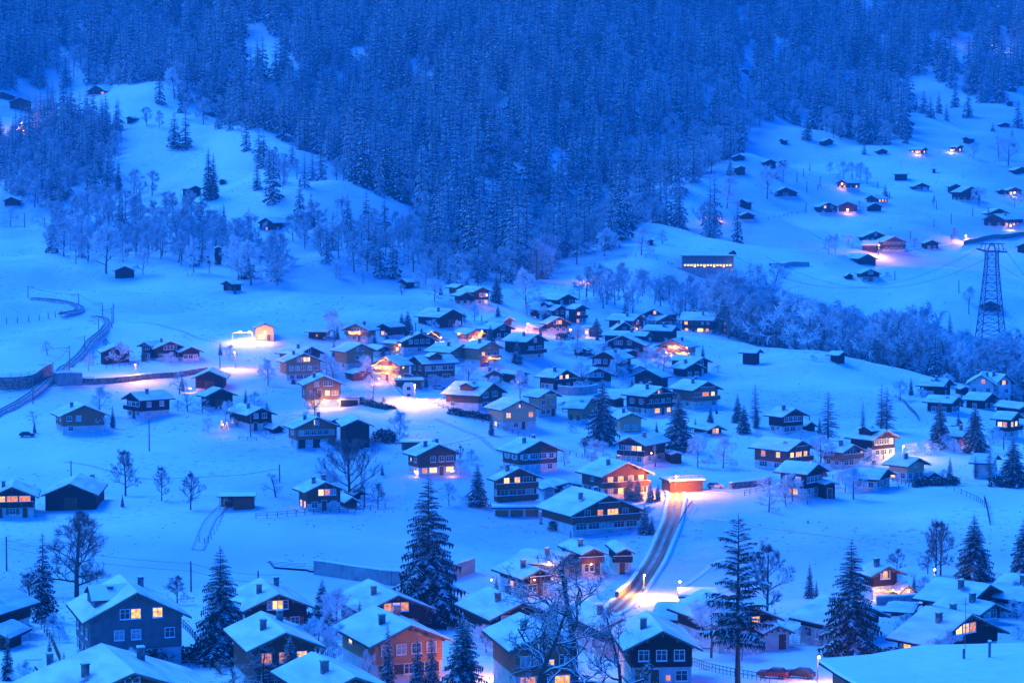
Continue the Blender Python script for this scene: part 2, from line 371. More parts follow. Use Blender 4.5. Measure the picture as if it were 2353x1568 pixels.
# forest-grade protos -----------------------------------------------------
def forest_spruce(seed):
    r = np.random.RandomState(seed)
    T, K = spruce(20, r.uniform(3.2, 4.3), 14, 8, 3, seed, snow=.9, bare=.03, droop=.42, tw=.62, power=.85, seg=2, curtain=1.7)
    v, m = K.arrays(); T.add(v.reshape(-1, 3, 3), 2); return T
FS = [forest_spruce(s) for s in range(6)]
FS_ME = [t.mesh('forest_spruce', ['needles_frost' if i % 2 else 'needles_mid', 'frost', 'bark']) for i, t in enumerate(FS)] if 'needles_mid' in MATS else None
noise_mat('needles_mid', (.09, .14, .16), (.30, .38, .42), .4, .9)
for i_, t_ in enumerate(FS):
    for m_ in t_.m: m_[m_ == 0] = (0, 3, 4)[i_ % 3]
FS_ME = [t.mesh('forest_spruce', ['needles_mid', 'frost', 'bark', 'needles', 'needles_frost']) for t in FS]
def frosted(seed, H=14, lv=3, n=900, slim=.42, size=1.25, width=.13, nl=9):
    segs = grow(H, seed, levels=lv, nlimb=nl, sub=3, crown_w=slim, trunk=.22, spread=1, twist=.5, upb=.5)
    return segs, puff(segs, seed, n, size, width, 2)
FD = []
for s in range(6):
    segs, pf = frosted(100 + s, slim=(.34, .42, .5, .3, .38, .46)[s])
    lv = np.array([q[4] for q in segs]); p0 = np.array([q[0] for q in segs]); p1 = np.array([q[1] for q in segs]); a = np.array([q[2] for q in segs]); b = np.array([q[3] for q in segs])
    T = Tri()
    for l, k, mr in ((0, 5, .1), (1, 3, .06), (2, 3, .04)):
        q = lv == l; T.add(tube(p0[q], p1[q], np.maximum(a[q], mr), np.maximum(b[q], mr * .7), k), 1 if l < 2 else 0)
    q = lv == 3
    if q.any(): T.add(tube(p0[q], p1[q], np.full(q.sum(), .035), np.full(q.sum(), .02), 3), 0)
    T.add(pf, 0); FD.append(T)
FD_ME = [t.mesh('frosted_tree', ['frost' if i in (1, 4) else 'frost_dim', 'bark_light']) for i, t in enumerate(FD)]

# where the woods stand ----------------------------------------------------
_AZ = np.linspace(-.3, .3, 301); _hz = hgt(_AZ[:, None] * _YS[None], np.repeat(_YS[None], 301, 0)) / _YS[None]; _cm = np.maximum.accumulate(_hz, 1)
def visible(x, y, top=0.0):
    i = np.clip(np.round((x / y + .3) / .6 * 300).astype(int), 0, 300); j = np.clip((y - 140 - 6).astype(int), 0, len(_YS) - 1)
    return (hgt(x, y) + top) / y >= _cm[i, j] - 1e-5
def inside(u, v, poly):
    P = np.array(poly, float); n = len(P); c = np.zeros(u.shape, bool); j = n - 1
    for i in range(n):
        xi, yi = P[i]; xj, yj = P[j]
        c ^= ((yi > v) != (yj > v)) & (u < (xj - xi) * (v - yi) / (yj - yi + 1e-9) + xi); j = i
    return c
rs = np.random.RandomState(11)
def scatter(step, jit=.5, y0=560, y1=1960):
    ys = np.arange(y0, y1, step); P = []
    for k, y in enumerate(ys):
        xs = np.arange(-halfw(y) * .98 + (k % 2) * step / 2, halfw(y) * .98, step); P.append(np.stack([xs, np.full(len(xs), y)], 1))
    P = np.concatenate(P); P += rs.uniform(-jit, jit, P.shape) * step
    return P[:, 0], P[:, 1]
EDGE = [(-900, 215), (0, 203), (130, 200), (330, 192), (385, 183), (430, 235), (500, 275), (560, 295), (645, 318), (757, 378), (870, 462), (925, 480), (1000, 600), (1090, 650), (1180, 652),
        (1250, 642), (1300, 618), (1400, 572), (1480, 515), (1600, 425), (1690, 358), (1755, 290), (1800, 275), (1850, 300), (1880, 312), (1960, 330), (2030, 338), (2095, 318), (2090, 270), (2080, 230), (2090, 195), (2130, 180), (2180, 205),
        (2240, 235), (2300, 240), (2352, 192), (3000, 185), (3000, -3000), (-900, -3000)]
CLEAR = [[(562, 55), (590, 62), (625, 95), (640, 112), (590, 120), (566, 140), (560, 105), (535, 100), (575, 98)],
         [(1490, 170), (1532, 168), (1530, 195), (1495, 198)], [(1694, 160), (1742, 150), (1735, 175), (1720, 198), (1697, 195)],
         [(2140, 80), (2185, 85), (2235, 70), (2228, 118), (2190, 118)], [(2268, 105), (2320, 112), (2312, 135), (2278, 132)],
         [(1950, 188), (2090, 178), (2085, 208), (2040, 195), (1960, 205)], [(1260, 372), (1300, 350), (1290, 410), (1262, 420)],
         [(1836, 270), (1880, 265), (1905, 322), (1880, 330)], [(800, 112), (850, 118), (845, 135), (810, 128)], [(1020, 490), (1085, 505), (1088, 525), (1040, 520)]]
sx, sy = scatter(10.0); sz = hgt(sx, sy); su, sv = project(sx, sy, sz); vis = visible(sx, sy)
keep = inside(su, sv, EDGE)
hid = ~vis & (sy > 880) & (su > 380) & (su < 1700)
keep |= hid & (sv > 150)
for c in CLEAR:
    cm = np.array(c, float).mean(0); big = [((a - cm[0]) * 1.35 + cm[0], (b - cm[1]) * (1.25 if b < cm[1] else 2.6) + cm[1]) for a, b in c]; keep &= ~(inside(su, sv, big) & vis)
keep &= (su > -500) & (su < 2850) & (sv > -190)
_hx = ((su - 1560) / 520) ** 2 + ((sv - 270) / 130) ** 2; dm = .10 + .0 * su
dm = np.where((su > 1450) & (sv > 190) & (su < 2100), .38, dm); dm = np.where((su < 520) & (sv > 60), .22, dm); dm = np.where(sy < 1060, .3, dm)
near_edge = inside(su, sv, [(1200, 660), (1290, 650), (1340, 605), (1450, 540), (1560, 455), (1650, 415), (1710, 370), (1660, 320), (1500, 420), (1380, 500), (1230, 570)])
dm = np.where(near_edge, .75, dm)
WOODS = []      # (x, y, kind 0 spruce / 1 frosted, height)
def addwood(x, y, dprob, hs, hd):
    for a, b, p in zip(x, y, np.broadcast_to(dprob, x.shape)):
        k = int(rs.rand() < p); h = rs.uniform(*(hd if k else hs)); WOODS.append((a, b, k, h))
addwood(sx[keep], sy[keep], dm[keep], (19, 34), (11, 17))
def zone(poly, step, dprob, hs, hd, frac=1.0, dmin=560, dmax=1400, only_vis=True):
    x, y = scatter(step, .5, dmin, dmax); z = hgt(x, y); u, v = project(x, y, z); k = inside(u, v, poly) & (rs.rand(len(x)) < frac)
    if only_vis: k &= visible(x, y)
    addwood(x[k], y[k], dprob, hs, hd)
zone([(-60, 330), (30, 330), (60, 300), (110, 255), (200, 262), (285, 300), (290, 345), (250, 380), (262, 420), (240, 440), (150, 480), (118, 498), (60, 468), (0, 425), (-60, 420)], 8.0, .38, (15, 24), (9, 14))
zone([(112, 585), (180, 612), (280, 600), (470, 622), (500, 596), (545, 640), (650, 668), (655, 628), (600, 560), (540, 560), (505, 535), (400, 505), (290, 478), (130, 510)], 8.5, .93, (12, 16), (10, 15), .9)
zone([(280, 440), (400, 505), (505, 535), (540, 560), (600, 560), (560, 520), (520, 500), (480, 490), (400, 450), (330, 430)], 9.0, .75, (12, 17), (9, 13), .5)
zone([(655, 545), (700, 585), (780, 625), (870, 640), (1000, 662), (1100, 668), (1100, 640), (1000, 590), (940, 545), (880, 520), (800, 520), (720, 500)], 8.5, .72, (14, 20), (9, 14), .9)
zone([(370, 205), (450, 250), (560, 300), (640, 345), (720, 410), (770, 470), (720, 480), (640, 420), (540, 345), (470, 300), (395, 300), (320, 340), (330, 300)], 12, .6, (12, 20), (8, 13), .55)
zone([(540, 330), (620, 350), (700, 400), (740, 470), (700, 500), (640, 440), (590, 400)], 12, .55, (12, 20), (8, 13), .45)
zone([(1320, 685), (1440, 742), (1560, 748), (1650, 720), (1600, 680), (1450, 662), (1360, 670)], 8.5, .92, (9, 13), (8, 12), .75, 740, 980)
# the ravine behind the near hill on the right
x, y = scatter(6.6, .5, 700, 930); z = hgt(x, y); u, v = project(x, y, z)
crest = np.interp(u, [1560, 1700, 1900, 2060, 2200, 2352, 2700], [790, 765, 730, 705, 690, 680, 660])
top = np.interp(u, [1640, 1700, 1760, 1800, 1850, 1950, 2150, 2352, 2700], [870, 905, 905, 880, 860, 850, 835, 835, 830])
k = (u > 1640) & (u < 2600) & (y > crest + 16) & (y < top)
addwood(x[k], y[k], .92, (14, 20), (14, 22))
WOODS = np.array(WOODS)
wx, wy = WOODS[:, 0], WOODS[:, 1]; wz = hgt(wx, wy); wu, wv = project(wx, wy, wz)
wvis = visible(wx, wy, WOODS[:, 3] * .75) & (wu > -30) & (wu < 2382) & (wv > -10)
print('woods', len(WOODS), 'visible', wvis.sum())
GROUPS = [('spruce_tree', 'tall snow dusted spruce in the dense dark forest covering the steep mountainside', 'snow dusted spruces of the mountainside forest', FS, FS_ME, 20.0, 290),
          ('frosted_tree', 'leafless hoarfrost covered tree in the pale blue woodland around the meadows', 'frosted bare trees of the woodland', FD, FD_ME, 14.0, 290)]
def where_tree(kind, u, v, y):
    if kind == 0:
        if u < 320: return 'snow dusted spruce in the dark clump near the left edge', 'spruces of the left clump'
        if u < 720: return 'snow dusted spruce on the left spur or its forested flank', 'spruces of the left spur'
        if u < 1300: return 'snow dusted spruce low in the dense forest above the village centre', 'spruces above the village centre'
        if y < 940: return 'snow dusted spruce among the bare trees of the right hand ravine', 'spruces of the ravine'
        return 'snow dusted spruce in the forest above the right hand meadow', 'spruces above the right meadow'
    if u > 1600 and y < 940: return 'frost covered bare tree packed in the ravine behind the open hill', 'frosted trees of the ravine'
    if u < 680: return 'frost covered bare tree in the woodland belt on the left slope', 'frosted trees of the left belt'
    if u < 1250: return 'frost covered bare tree at the forest foot above the village', 'frosted trees at the forest foot'
    if y < 980: return 'frost covered bare tree in the thin wood behind the upper village', 'frosted trees behind the upper village'
    return 'frost covered bare tree along the edge of the right hand hill', 'frosted trees of the right hill'
def lean_rot(r): return (r.normal(0, .02), r.normal(0, .02), r.uniform(0, 2 * pi))
for kind, (nm, lab, grp, TR, ME, H0, NMAX) in enumerate(GROUPS):
    sel = np.where(WOODS[:, 2] == kind)[0]
    size = WOODS[sel, 3] / wy[sel] * np.where(wvis[sel], 1, 0)
    order = sel[np.argsort(-size)]; r = np.random.RandomState(77 + kind)
    rest = Tri()
    for n, i in enumerate(order):
        q = r.randint(len(TR)); sc = WOODS[i, 3] / H0; wd_ = sc * r.uniform(.85, 1.2)
        if n < NMAX and wvis[i]:
            o = link(nm, ME[q], None, (wx[i], wy[i], wz[i] - .3), lean_rot(r), (wd_, wd_, sc)); lb, gr_ = where_tree(kind, wu[i], wv[i], wy[i]); tag(o, lb, 'tree', gr_)
        else:
            if not wvis[i] and (wu[i] < -250 or wu[i] > 2600): continue
            V, m = TR[q].arrays(); a = r.uniform(0, 2 * pi)
            if wy[i] > 1250:      # far trees: drop some faces
                pass
            X = np.stack([wx[i] + (V[:, 0] * cos(a) - V[:, 1] * sin(a)) * wd_, wy[i] + (V[:, 0] * sin(a) + V[:, 1] * cos(a)) * wd_, wz[i] - .3 + V[:, 2] * sc], 1)
            rest.v.append(X); rest.m.append(m); rest.n += len(m)
    print(nm, len(order), 'rest tris', rest.n)
    if rest.n:
        me = rest.mesh(nm + '_mass', [m.name for m in ME[0].materials])
        tag(link('spruce_forest' if kind == 0 else 'frosted_woodland', me), 'mass of smaller, farther snow dusted spruces high on the mountainside' if kind == 0 else 'mass of smaller frost covered bare trees behind the nearer ones', 'forest' if kind == 0 else 'woodland', kind='stuff')

# ---------------------------------------------------------------- house materials
def wood_mat(name, c1, c2, period=.22, rough=.85):
    m, t, b = principled(name, c1, rough, .15)
    tc = t.nodes.new('ShaderNodeTexCoord'); mp = t.nodes.new('ShaderNodeMapping'); mp.inputs['Scale'].default_value = (.5, .5, 5); t.links.new(tc.outputs['Object'], mp.inputs[0])
    n = t.nodes.new('ShaderNodeTexNoise'); n.inputs['Scale'].default_value = 1.1; n.inputs['Detail'].default_value = 6; t.links.new(mp.outputs[0], n.inputs['Vector'])
    r = t.nodes.new('ShaderNodeValToRGB'); r.color_ramp.elements[0].position = .3; r.color_ramp.elements[1].position = .7
    r.color_ramp.elements[0].color = (*c1, 1); r.color_ramp.elements[1].color = (*c2, 1); t.links.new(n.outputs['Fac'], r.inputs[0])
    wv = t.nodes.new('ShaderNodeTexWave'); wv.bands_direction = 'Z'; wv.inputs['Scale'].default_value = 1 / period / 6.28 * 2 * pi / 2; wv.inputs['Distortion'].default_value = .6; t.links.new(tc.outputs['Object'], wv.inputs['Vector'])
    mr = t.nodes.new('ShaderNodeMapRange'); mr.inputs[1].default_value = 0; mr.inputs[2].default_value = .25; mr.inputs[3].default_value = .55; mr.inputs[4].default_value = 1; t.links.new(wv.outputs['Fac'], mr.inputs[0])
    mx = t.nodes.new('ShaderNodeVectorMath'); mx.operation = 'SCALE'; t.links.new(r.outputs[0], mx.inputs[0]); t.links.new(mr.outputs[0], mx.inputs[3]); t.links.new(mx.outputs[0], b.inputs['Base Color'])
    bp = t.nodes.new('ShaderNodeBump'); bp.inputs['Strength'].default_value = .6; bp.inputs['Distance'].default_value = .04; t.links.new(wv.outputs['Fac'], bp.inputs['Height']); t.links.new(bp.outputs[0], b.inputs['Normal'])
    MATS[name] = m
wood_mat('dk', (.030, .016, .011), (.060, .032, .022))
wood_mat('br', (.13, .05, .03), (.22, .09, .05))
wood_mat('rb', (.30, .11, .06), (.42, .17, .09))
wood_mat('or', (.40, .17, .08), (.55, .26, .12))
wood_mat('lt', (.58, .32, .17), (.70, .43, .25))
noise_mat('wh', (.42, .42, .40), (.56, .56, .54), .7, .9, .2, bscale=8, bdist=.02)
noise_mat('pale', (.42, .40, .44), (.50, .47, .50), .7, .9, .2, bscale=8, bdist=.02)
noise_mat('slate_grey', (.085, .10, .11), (.12, .14, .15), .9, .9, .2, bscale=8, bdist=.02)
noise_mat('concrete', (.20, .20, .20), (.32, .32, .31), .6, .9, .4, bscale=5, bdist=.03)
noise_mat('stone', (.07, .065, .06), (.26, .24, .22), 1.3, .95, .8, bscale=2.2, bdist=.15)
noise_mat('roof_wood', (.035, .022, .018), (.07, .045, .035), 2, .85)
noise_mat('trim', (.14, .085, .055), (.24, .15, .10), 2, .8)
noise_mat('frame', (.62, .62, .60), (.72, .72, .70), 3, .6)
noise_mat('red', (.42, .05, .035), (.55, .08, .05), 3, .6)
noise_mat('green', (.03, .12, .06), (.05, .16, .08), 3, .6)
noise_mat('dark_shutter', (.03, .028, .026), (.06, .055, .05), 3, .7)
noise_mat('light_shutter', (.50, .50, .50), (.62, .62, .62), 3, .7)
noise_mat('metal', (.09, .09, .10), (.16, .16, .17), 3, .5)
noise_mat('pane_dark', (.02, .025, .03), (.08, .09, .10), 1.2, .12)
noise_mat('pane_curtain', (.22, .23, .25), (.42, .43, .46), 1.6, .3)
emit_mat('lit1', (1, .42, .06), .85, .55)
emit_mat('lit2', (1, .30, .04), .5, .5)
emit_mat('lit3', (1, .55, .14), 1.15, .4)
emit_mat('bead', (1, .42, .06), 2.6)
emit_mat('lamp', (1, .50, .14), 12.0)
HR = random.Random(4)

class MB:
    def __init__(s): s.v = []; s.f = []; s.m = []
    def quad(s, a, b, c, d, m=0):
        n = len(s.v); s.v += [a, b, c, d]; s.f.append((n, n + 1, n + 2, n + 3)); s.m.append(m)
    def poly(s, pts, m=0):
        n = len(s.v); s.v += list(pts); s.f.append(tuple(range(n, n + len(pts)))); s.m.append(m)
    def box(s, x0, x1, y0, y1, z0, z1, m=0, top=None):
        n = len(s.v); s.v += [(x, y, z) for z in (z0, z1) for y in (y0, y1) for x in (x0, x1)]
        s.f += [(n, n + 2, n + 3, n + 1), (n + 4, n + 5, n + 7, n + 6), (n, n + 1, n + 5, n + 4), (n + 2, n + 6, n + 7, n + 3), (n, n + 4, n + 6, n + 2), (n + 1, n + 3, n + 7, n + 5)]
        s.m += [m, m if top is None else top, m, m, m, m]
    def bar(s, a, b, r, m=0, k=4, r2=None):
        a = np.array(a, float); b = np.array(b, float); d = b - a; d /= np.linalg.norm(d) + 1e-9
        ref = np.array([1., 0, 0]) if abs(d[2]) > .9 else np.array([0, 0, 1.]); p = np.cross(d, ref); p /= np.linalg.norm(p); q = np.cross(d, p); n = len(s.v); r2 = r if r2 is None else r2
        for c, rr in ((a, r), (b, r2)):
            for i in range(k):
                t = 2 * pi * (i + .5) / k; s.v.append(tuple(c + (p * cos(t) + q * sin(t)) * rr))
        for i in range(k): s.f.append((n + i, n + (i + 1) % k, n + k + (i + 1) % k, n + k + i)); s.m.append(m)
        s.f.append(tuple(n + i for i in range(k))[::-1]); s.f.append(tuple(n + k + i for i in range(k))); s.m += [m, m]
    def prism(s, prof, y0, y1, m=0, mend=None):
        """profile of (x,z) points swept along y"""
        n = len(s.v); k = len(prof); s.v += [(x, y0, z) for x, z in prof] + [(x, y1, z) for x, z in prof]
        for i in range(k): s.f.append((n + i, n + (i + 1) % k, n + k + (i + 1) % k, n + k + i)); s.m.append(m)
        s.f.append(tuple(n + i for i in range(k))[::-1]); s.f.append(tuple(n + k + i for i in range(k))); e = m if mend is None else mend; s.m += [e, e]
    def mesh(s, name, mats): return mesh_from(name, s.v, s.f, mats, s.m)
    def obj(s, name, mats, parent=None, **k): return link(name, s.mesh(name, mats), parent, **k)

_wc = {}
def win_mesh(w_, h, fine, key, mat):
    kk = (round(w_, 1), round(h, 1), fine, key, mat)
    if kk in _wc: return _wc[kk]
    w_, h = kk[0], kk[1]; b = MB()
    if key == 'frame':
        f = .09 if fine else .12
        b.box(-w_ / 2 - f, w_ / 2 + f, -.07, 0, -f, 0); b.box(-w_ / 2 - f, w_ / 2 + f, -.07, 0, h, h + f)
        b.box(-w_ / 2 - f, -w_ / 2, -.07, 0, 0, h); b.box(w_ / 2, w_ / 2 + f, -.07, 0, 0, h)
        n = max(1, int(round(w_ / .65)))
        for i in range(1, n): x = -w_ / 2 + w_ * i / n; b.box(x - .035, x + .035, -.06, -.003, .002, h - .002)
        if fine: b.box(-w_ / 2 + .002, w_ / 2 - .002, -.052, -.004, h * .62 - .02, h * .62 + .02)
        b.box(-w_ / 2 - f - .03, w_ / 2 + f + .03, -.16, -.003, -f - .07, -f - .003, 1)
        me = b.mesh('window', ['frame', 'snow'])
    elif key == 'plain':
        b.box(-w_ / 2 - .1, w_ / 2 + .1, -.05, 0, -.1, h + .1, 0); b.box(-w_ / 2, w_ / 2, -.07, -.052, 0, h, 1); me = b.mesh('window', ['trim', mat])
    elif key == 'pane': b.box(-w_ / 2 + .003, w_ / 2 - .003, -.03, -.005, .003, h - .003); me = b.mesh('pane', [mat])
    elif key == 'shutter':
        b.box(-.3, .3, -.05, 0, -.02, h + .02)
        for i in range(4): z = h * (.12 + .22 * i); b.box(-.24, .24, -.065, -.052, z, z + h * .12)
        me = b.mesh('shutter', [mat])
    elif key == 'door': b.box(-w_ / 2 - .08, w_ / 2 + .08, -.05, 0, 0, h + .08, 1); b.box(-w_ / 2, w_ / 2, -.08, -.052, .02, h, 0); b.box(w_ / 2 - .2, w_ / 2 - .12, -.12, -.082, 1.0, 1.1, 1); me = b.mesh('door', [mat, 'frame'])
    elif key == 'garage':
        b.box(-w_ / 2 - .1, w_ / 2 + .1, -.05, 0, 0, h + .1, 1); b.box(-w_ / 2, w_ / 2, -.08, -.052, .02, h, 0)
        for i in range(1, 5): b.box(-w_ / 2, w_ / 2, -.09, -.082, h * i / 5, h * i / 5 + .04, 1)
        me = b.mesh('garage_door', [mat, 'trim'])
    _wc[kk] = me; return me
LITS = ('lit1', 'lit1', 'lit2', 'lit3')
def windows(house, spec, p0, ax, width_at, fl, shutter, fine, ww=1.05, wh=1.15, z0=.75, small=False):
    """spec rows bottom to top; p0 centre of the face at z 0; ax unit vector along the face"""
    rz = math.atan2(ax[1], ax[0])
    for k, rowspec in enumerate(spec.split('|')):
        if not rowspec: continue
        z = k * fl + z0; W = width_at(z + wh) - .9
        if W < .8: continue
        n = len(rowspec); st = W / n
        for i, ch in enumerate(rowspec):
            if ch in '. ': continue
            x = (i + .5 - n / 2) * st; P = (p0[0] + ax[0] * x, p0[1] + ax[1] * x, z)
            w_ = min(ww, st * .8); h = wh
            if ch in 'Ww': w_ = min(st * .82, 2.2)
            if ch == 's': w_, h = .5, .6
            if ch in 'dg':
                q = (P[0], P[1], k * fl + .05)
                link('door' if ch == 'd' else 'garage_door', win_mesh(1.0 if ch == 'd' else min(2.6, st * .85), 2.05, True, 'door' if ch == 'd' else 'garage', 'br' if ch == 'd' else ('dk' if HR.random() < .6 else 'rb')), house, q, (0, 0, rz)); continue
            lit = ch in 'LWs'; mat = HR.choice(LITS) if lit else HR.choice(('pane_dark', 'pane_curtain', 'pane_dark'))
            if small: link('window', win_mesh(w_, h, False, 'plain', mat), house, P, (0, 0, rz)); continue
            o = link('window', win_mesh(w_, h, fine, 'frame', 'frame'), house, P, (0, 0, rz))
            link('pane', win_mesh(w_, h, fine, 'pane', mat), o)
            if shutter and ch in 'DL' and st > w_ + 1.1:
                for sg in (-1, 1): link('shutter', win_mesh(w_, h, fine, 'shutter', shutter), o, (sg * (round(w_, 1) / 2 + .42), 0, 0))
ADJ = dict(dk='dark timber', br='brown timber', rb='reddish timber', lt='pale new timber', wh='white rendered', pale='pale rendered', slate_grey='grey rendered')
ADJ['or'] = 'warm brown timber'
HOUSES = []
def house(t, u0, u1, vb, vp, phi, L, wall, bf, front, side, tail, noun='chalet', shutter=None, balc=(), chim=1, pitch=23, oe=1.1, og=1.1, base='wh', fl=2.4, w=None, wide=False, dorm=0, sky=0, back=None, D=None, dz=0, group=None, rafters=None, name=None, cat=None):
    ua, va = tv(t, u0, vb); ub, vt = tv(t, u1, vp); uc = (ua + ub) / 2
    if vb == 0: va = vt
    x, y, z = ground(uc, va, D); ph = radians(phi); pxm = y / FV
    if back is not None: L = abs((tv(t, back, 0)[0] - (ua if phi > 0 else ub)) * pxm / max(.25, abs(sin(ph)))) - 2 * og
    if w is None: w = (ub - ua) * pxm / cos(ph) - 2 * oe
    if w < 3: oe = .5; w = max(2.4, (ub - ua) * pxm / cos(ph) - 2 * oe)
    Ht = (va - vt) * pxm; tp = math.tan(radians(pitch)); hw = Ht - w / 2 * tp
    if hw < 1.7: hw = min(1.7, Ht * .6); tp = (Ht - hw) / (w / 2)
    px = (ub - ua); fine = px > 60; small = px < 34; barn = noun in ('barn', 'hut', 'shed')
    nm = name or {'chalet': 'chalet', 'barn': 'barn', 'hut': 'hut', 'shed': 'shed', 'house': 'house', 'farmhouse': 'farmhouse'}[noun]
    o = empty(nm, (x, y, z + dz), ph, ADJ[wall] + ' ' + noun + ' ' + tail, cat or noun, group)
    hb = min(bf * 2.0, hw - .3); W2 = w / 2
    if hb > .25:
        b = MB(); b.box(-W2 + .06, W2 - .06, .06, L - .06, -5, hb); b.obj('base_wall', [base], o)
    b = MB(); zb = hb if hb > .25 else -1.5
    b.prism([(-W2, zb), (W2, zb), (W2, hw), (0, Ht - .02), (-W2, hw)], 0, L); b.obj('wall', [wall], o)
    th = .2; xo = W2 + oe; ze = hw - oe * tp
    b = MB(); b.prism([(-xo, ze), (0, Ht), (xo, ze), (xo, ze + th), (0, Ht + th + .03), (-xo, ze + th)], -og, L + og, 0, 1)
    if rafters if rafters is not None else fine:
        for xr in (-W2 + .1, -W2 / 2, W2 / 2, W2 - .1):
            zr = Ht - abs(xr) * tp - .26; b.box(xr - .1, xr + .1, -og + .1, -.002, zr, zr + .22, 1)
        b.box(-.12, .12, -og + .1, -.002, Ht - .5, Ht - .2, 1)
    rf = b.obj('roof', ['roof_wood', 'trim'], o)
    # snow lying on the roof, a little uneven, slumping at the eaves
    rr = random.Random(int(x * 7 + y * 13)); nx, ny = 5, 8; V = []; F = []; st_ = .14 + .14 * rr.random(); i_ = .07
    for sg in (-1, 1):
        for j in range(ny + 1):
            for i in range(nx + 1):
                f = i / nx; xx = sg * (xo - i_) * f; yy = -og + i_ + (L + 2 * og - 2 * i_) * j / ny
                edge = min(1, (1 - f) * 5, j / ny * 8, (1 - j / ny) * 8) if 0 < 1 else 1
                V.append((xx, yy + (rr.uniform(-.03, .03) if j in (0, ny) else 0), Ht - abs(xx) * tp + th + .035 + st_ * (.45 + .55 * min(1, edge)) + rr.uniform(-.035, .035) * (i > 0)))
    q = (nx + 1) * (ny + 1)
    for s_ in (0, 1):
        for j in range(ny):
            for i in range(nx):
                a = s_ * q + j * (nx + 1) + i; fc = (a, a + 1, a + nx + 2, a + nx + 1); F.append(fc if s_ else fc[::-1])
    nV = len(V)          # skirts down to the roof deck
    def skirt(ids, flip):
        for a, c in zip(ids[:-1], ids[1:]):
            n = len(V); V.append((V[a][0], V[a][1], Ht - abs(V[a][0]) * tp + th + .03)); V.append((V[c][0], V[c][1], Ht - abs(V[c][0]) * tp + th + .03)); F.append((a, c, n + 1, n) if flip else (c, a, n, n + 1))
    for s_ in (0, 1):
        skirt([s_ * q + j * (nx + 1) + nx for j in range(ny + 1)], bool(s_)); skirt([s_ * q + i for i in range(nx + 1)], not s_); skirt([s_ * q + ny * (nx + 1) + i for i in range(nx + 1)], bool(s_))
    link('snow_cover', mesh_from('snow_cover', V, F, ['roof_snow'], None, False), rf)
    for c in range(chim):
        cxx = (-.22 if c % 2 == 0 else .18) * w * (1 if phi >= 0 else -1); cyy = L * (.35 + .35 * c) ; zr = Ht - abs(cxx) * tp; b = MB(); b.box(cxx - .35, cxx + .35, cyy - .3, cyy + .3, zr, zr + 1.5, 0)
        b.box(cxx - .42, cxx + .42, cyy - .37, cyy + .37, zr + 1.503, zr + 1.6, 0); b.box(cxx - .36, cxx + .36, cyy - .3, cyy + .3, zr + 1.603, zr + 1.75, 1); b.obj('chimney', ['stone', 'snow'], rf)
    sgn = -1 if phi >= 0 else 1
    for s_ in range(sky):
        xs = sgn * w * .25; ys = L * (.25 + .3 * s_); zs = Ht - abs(xs) * tp + th + .4; b = MB()
        b.poly([(xs - .45, ys - .5, zs - .45 * tp * (-sgn) * -1 * 1), (xs + .45, ys - .5, zs + .45 * tp * (-sgn)), (xs + .45, ys + .5, zs + .45 * tp * (-sgn)), (xs - .45, ys + .5, zs - .45 * tp * (-sgn))]); b.obj('skylight', ['pane_curtain'], rf)
    if dorm:
        xd = sgn * w * .30; zd = Ht - abs(xd) * tp; dw = 1.5 * dorm; yc = L * .42; b = MB(); x1 = sgn * w * .42; hd = 1.25
        zf = Ht - abs(x1) * tp
        xa, xb = sorted((x1, 0)); b.box(xa + (.3 if sgn > 0 else 0), xb - (.3 if sgn < 0 else 0), yc - dw, yc + dw, zf, zf + hd + .2, 0); d_ = b.obj('dormer', [wall], o)
        b = MB(); zt = zf + hd + .2; hr = dw * .45; xf = x1 + sgn * .4
        for s2 in (-1, 1):
            b.quad((xf, yc + s2 * (dw + .35), zt - .1), (xf, yc, zt + hr), (-sgn * .2, yc, zt + hr), (-sgn * .2, yc + s2 * (dw + .35), zt - .1), 0)
            b.quad((xf, yc + s2 * (dw + .35), zt - .0), (xf, yc, zt + hr + .1), (-sgn * .2, yc, zt + hr + .1), (-sgn * .2, yc + s2 * (dw + .35), zt), 1)
        b.poly([(x1, yc - dw, zt), (x1, yc + dw, zt), (x1, yc, zt + hr)], 0); b.obj('dormer_roof', ['roof_wood', 'snow'], d_)
        windows(d_, 'DD' if dorm > 1 else 'D', (x1 + sgn * .01, yc, zf - .45), (0, -1 if sgn < 0 else 1), lambda z: 2 * dw, fl, None, True, .8, .8)
    wat = lambda z: w if z < hw else max(0, w * (Ht - z) / (Ht - hw + 1e-6))
    if front: windows(o, front, (0, 0), (1, 0), wat, fl, shutter, fine, small=small)
    if side:
        if phi >= 0: windows(o, side, (-W2, L / 2), (0, -1), lambda z: L if z < hw + .1 else 0, fl, shutter, fine, small=small)
        else: windows(o, side, (W2, L / 2), (0, 1), lambda z: L if z < hw + .1 else 0, fl, shutter, fine, small=small)
    for zf in balc:
        z0 = zf * fl; b = MB(); d = 1.15; xa, xb = -W2 - (.9 if phi >= 0 else 0), W2 + (.9 if phi < 0 else 0)
        if wat(z0 + 1) < w - .1: xa, xb = -wat(z0 + 1) / 2, wat(z0 + 1) / 2
        b.box(xa, xb, -d, -.01, z0 - .15, z0, 0); b.box(xa, xb, -d, -d + .06, z0 + .003, z0 + .9, 0, 1); b.box(xa, xa + .06, -d + .063, -.01, z0 + .003, z0 + .9, 0, 1); b.box(xb - .06, xb, -d + .063, -.01, z0 + .003, z0 + .9, 0, 1)
        b.box(xa - .03, xb + .03, -d - .04, -d + .1, z0 + .903, z0 + .98, 2, 2)
        if fine:
            n = int((xb - xa) / 2.4) + 1
            for i in range(n + 1): xx = xa + .08 + (xb - xa - .16) * i / n; b.box(xx - .07, xx + .07, -d - .03, -d - .003, z0 - .1, z0 + .9, 1)
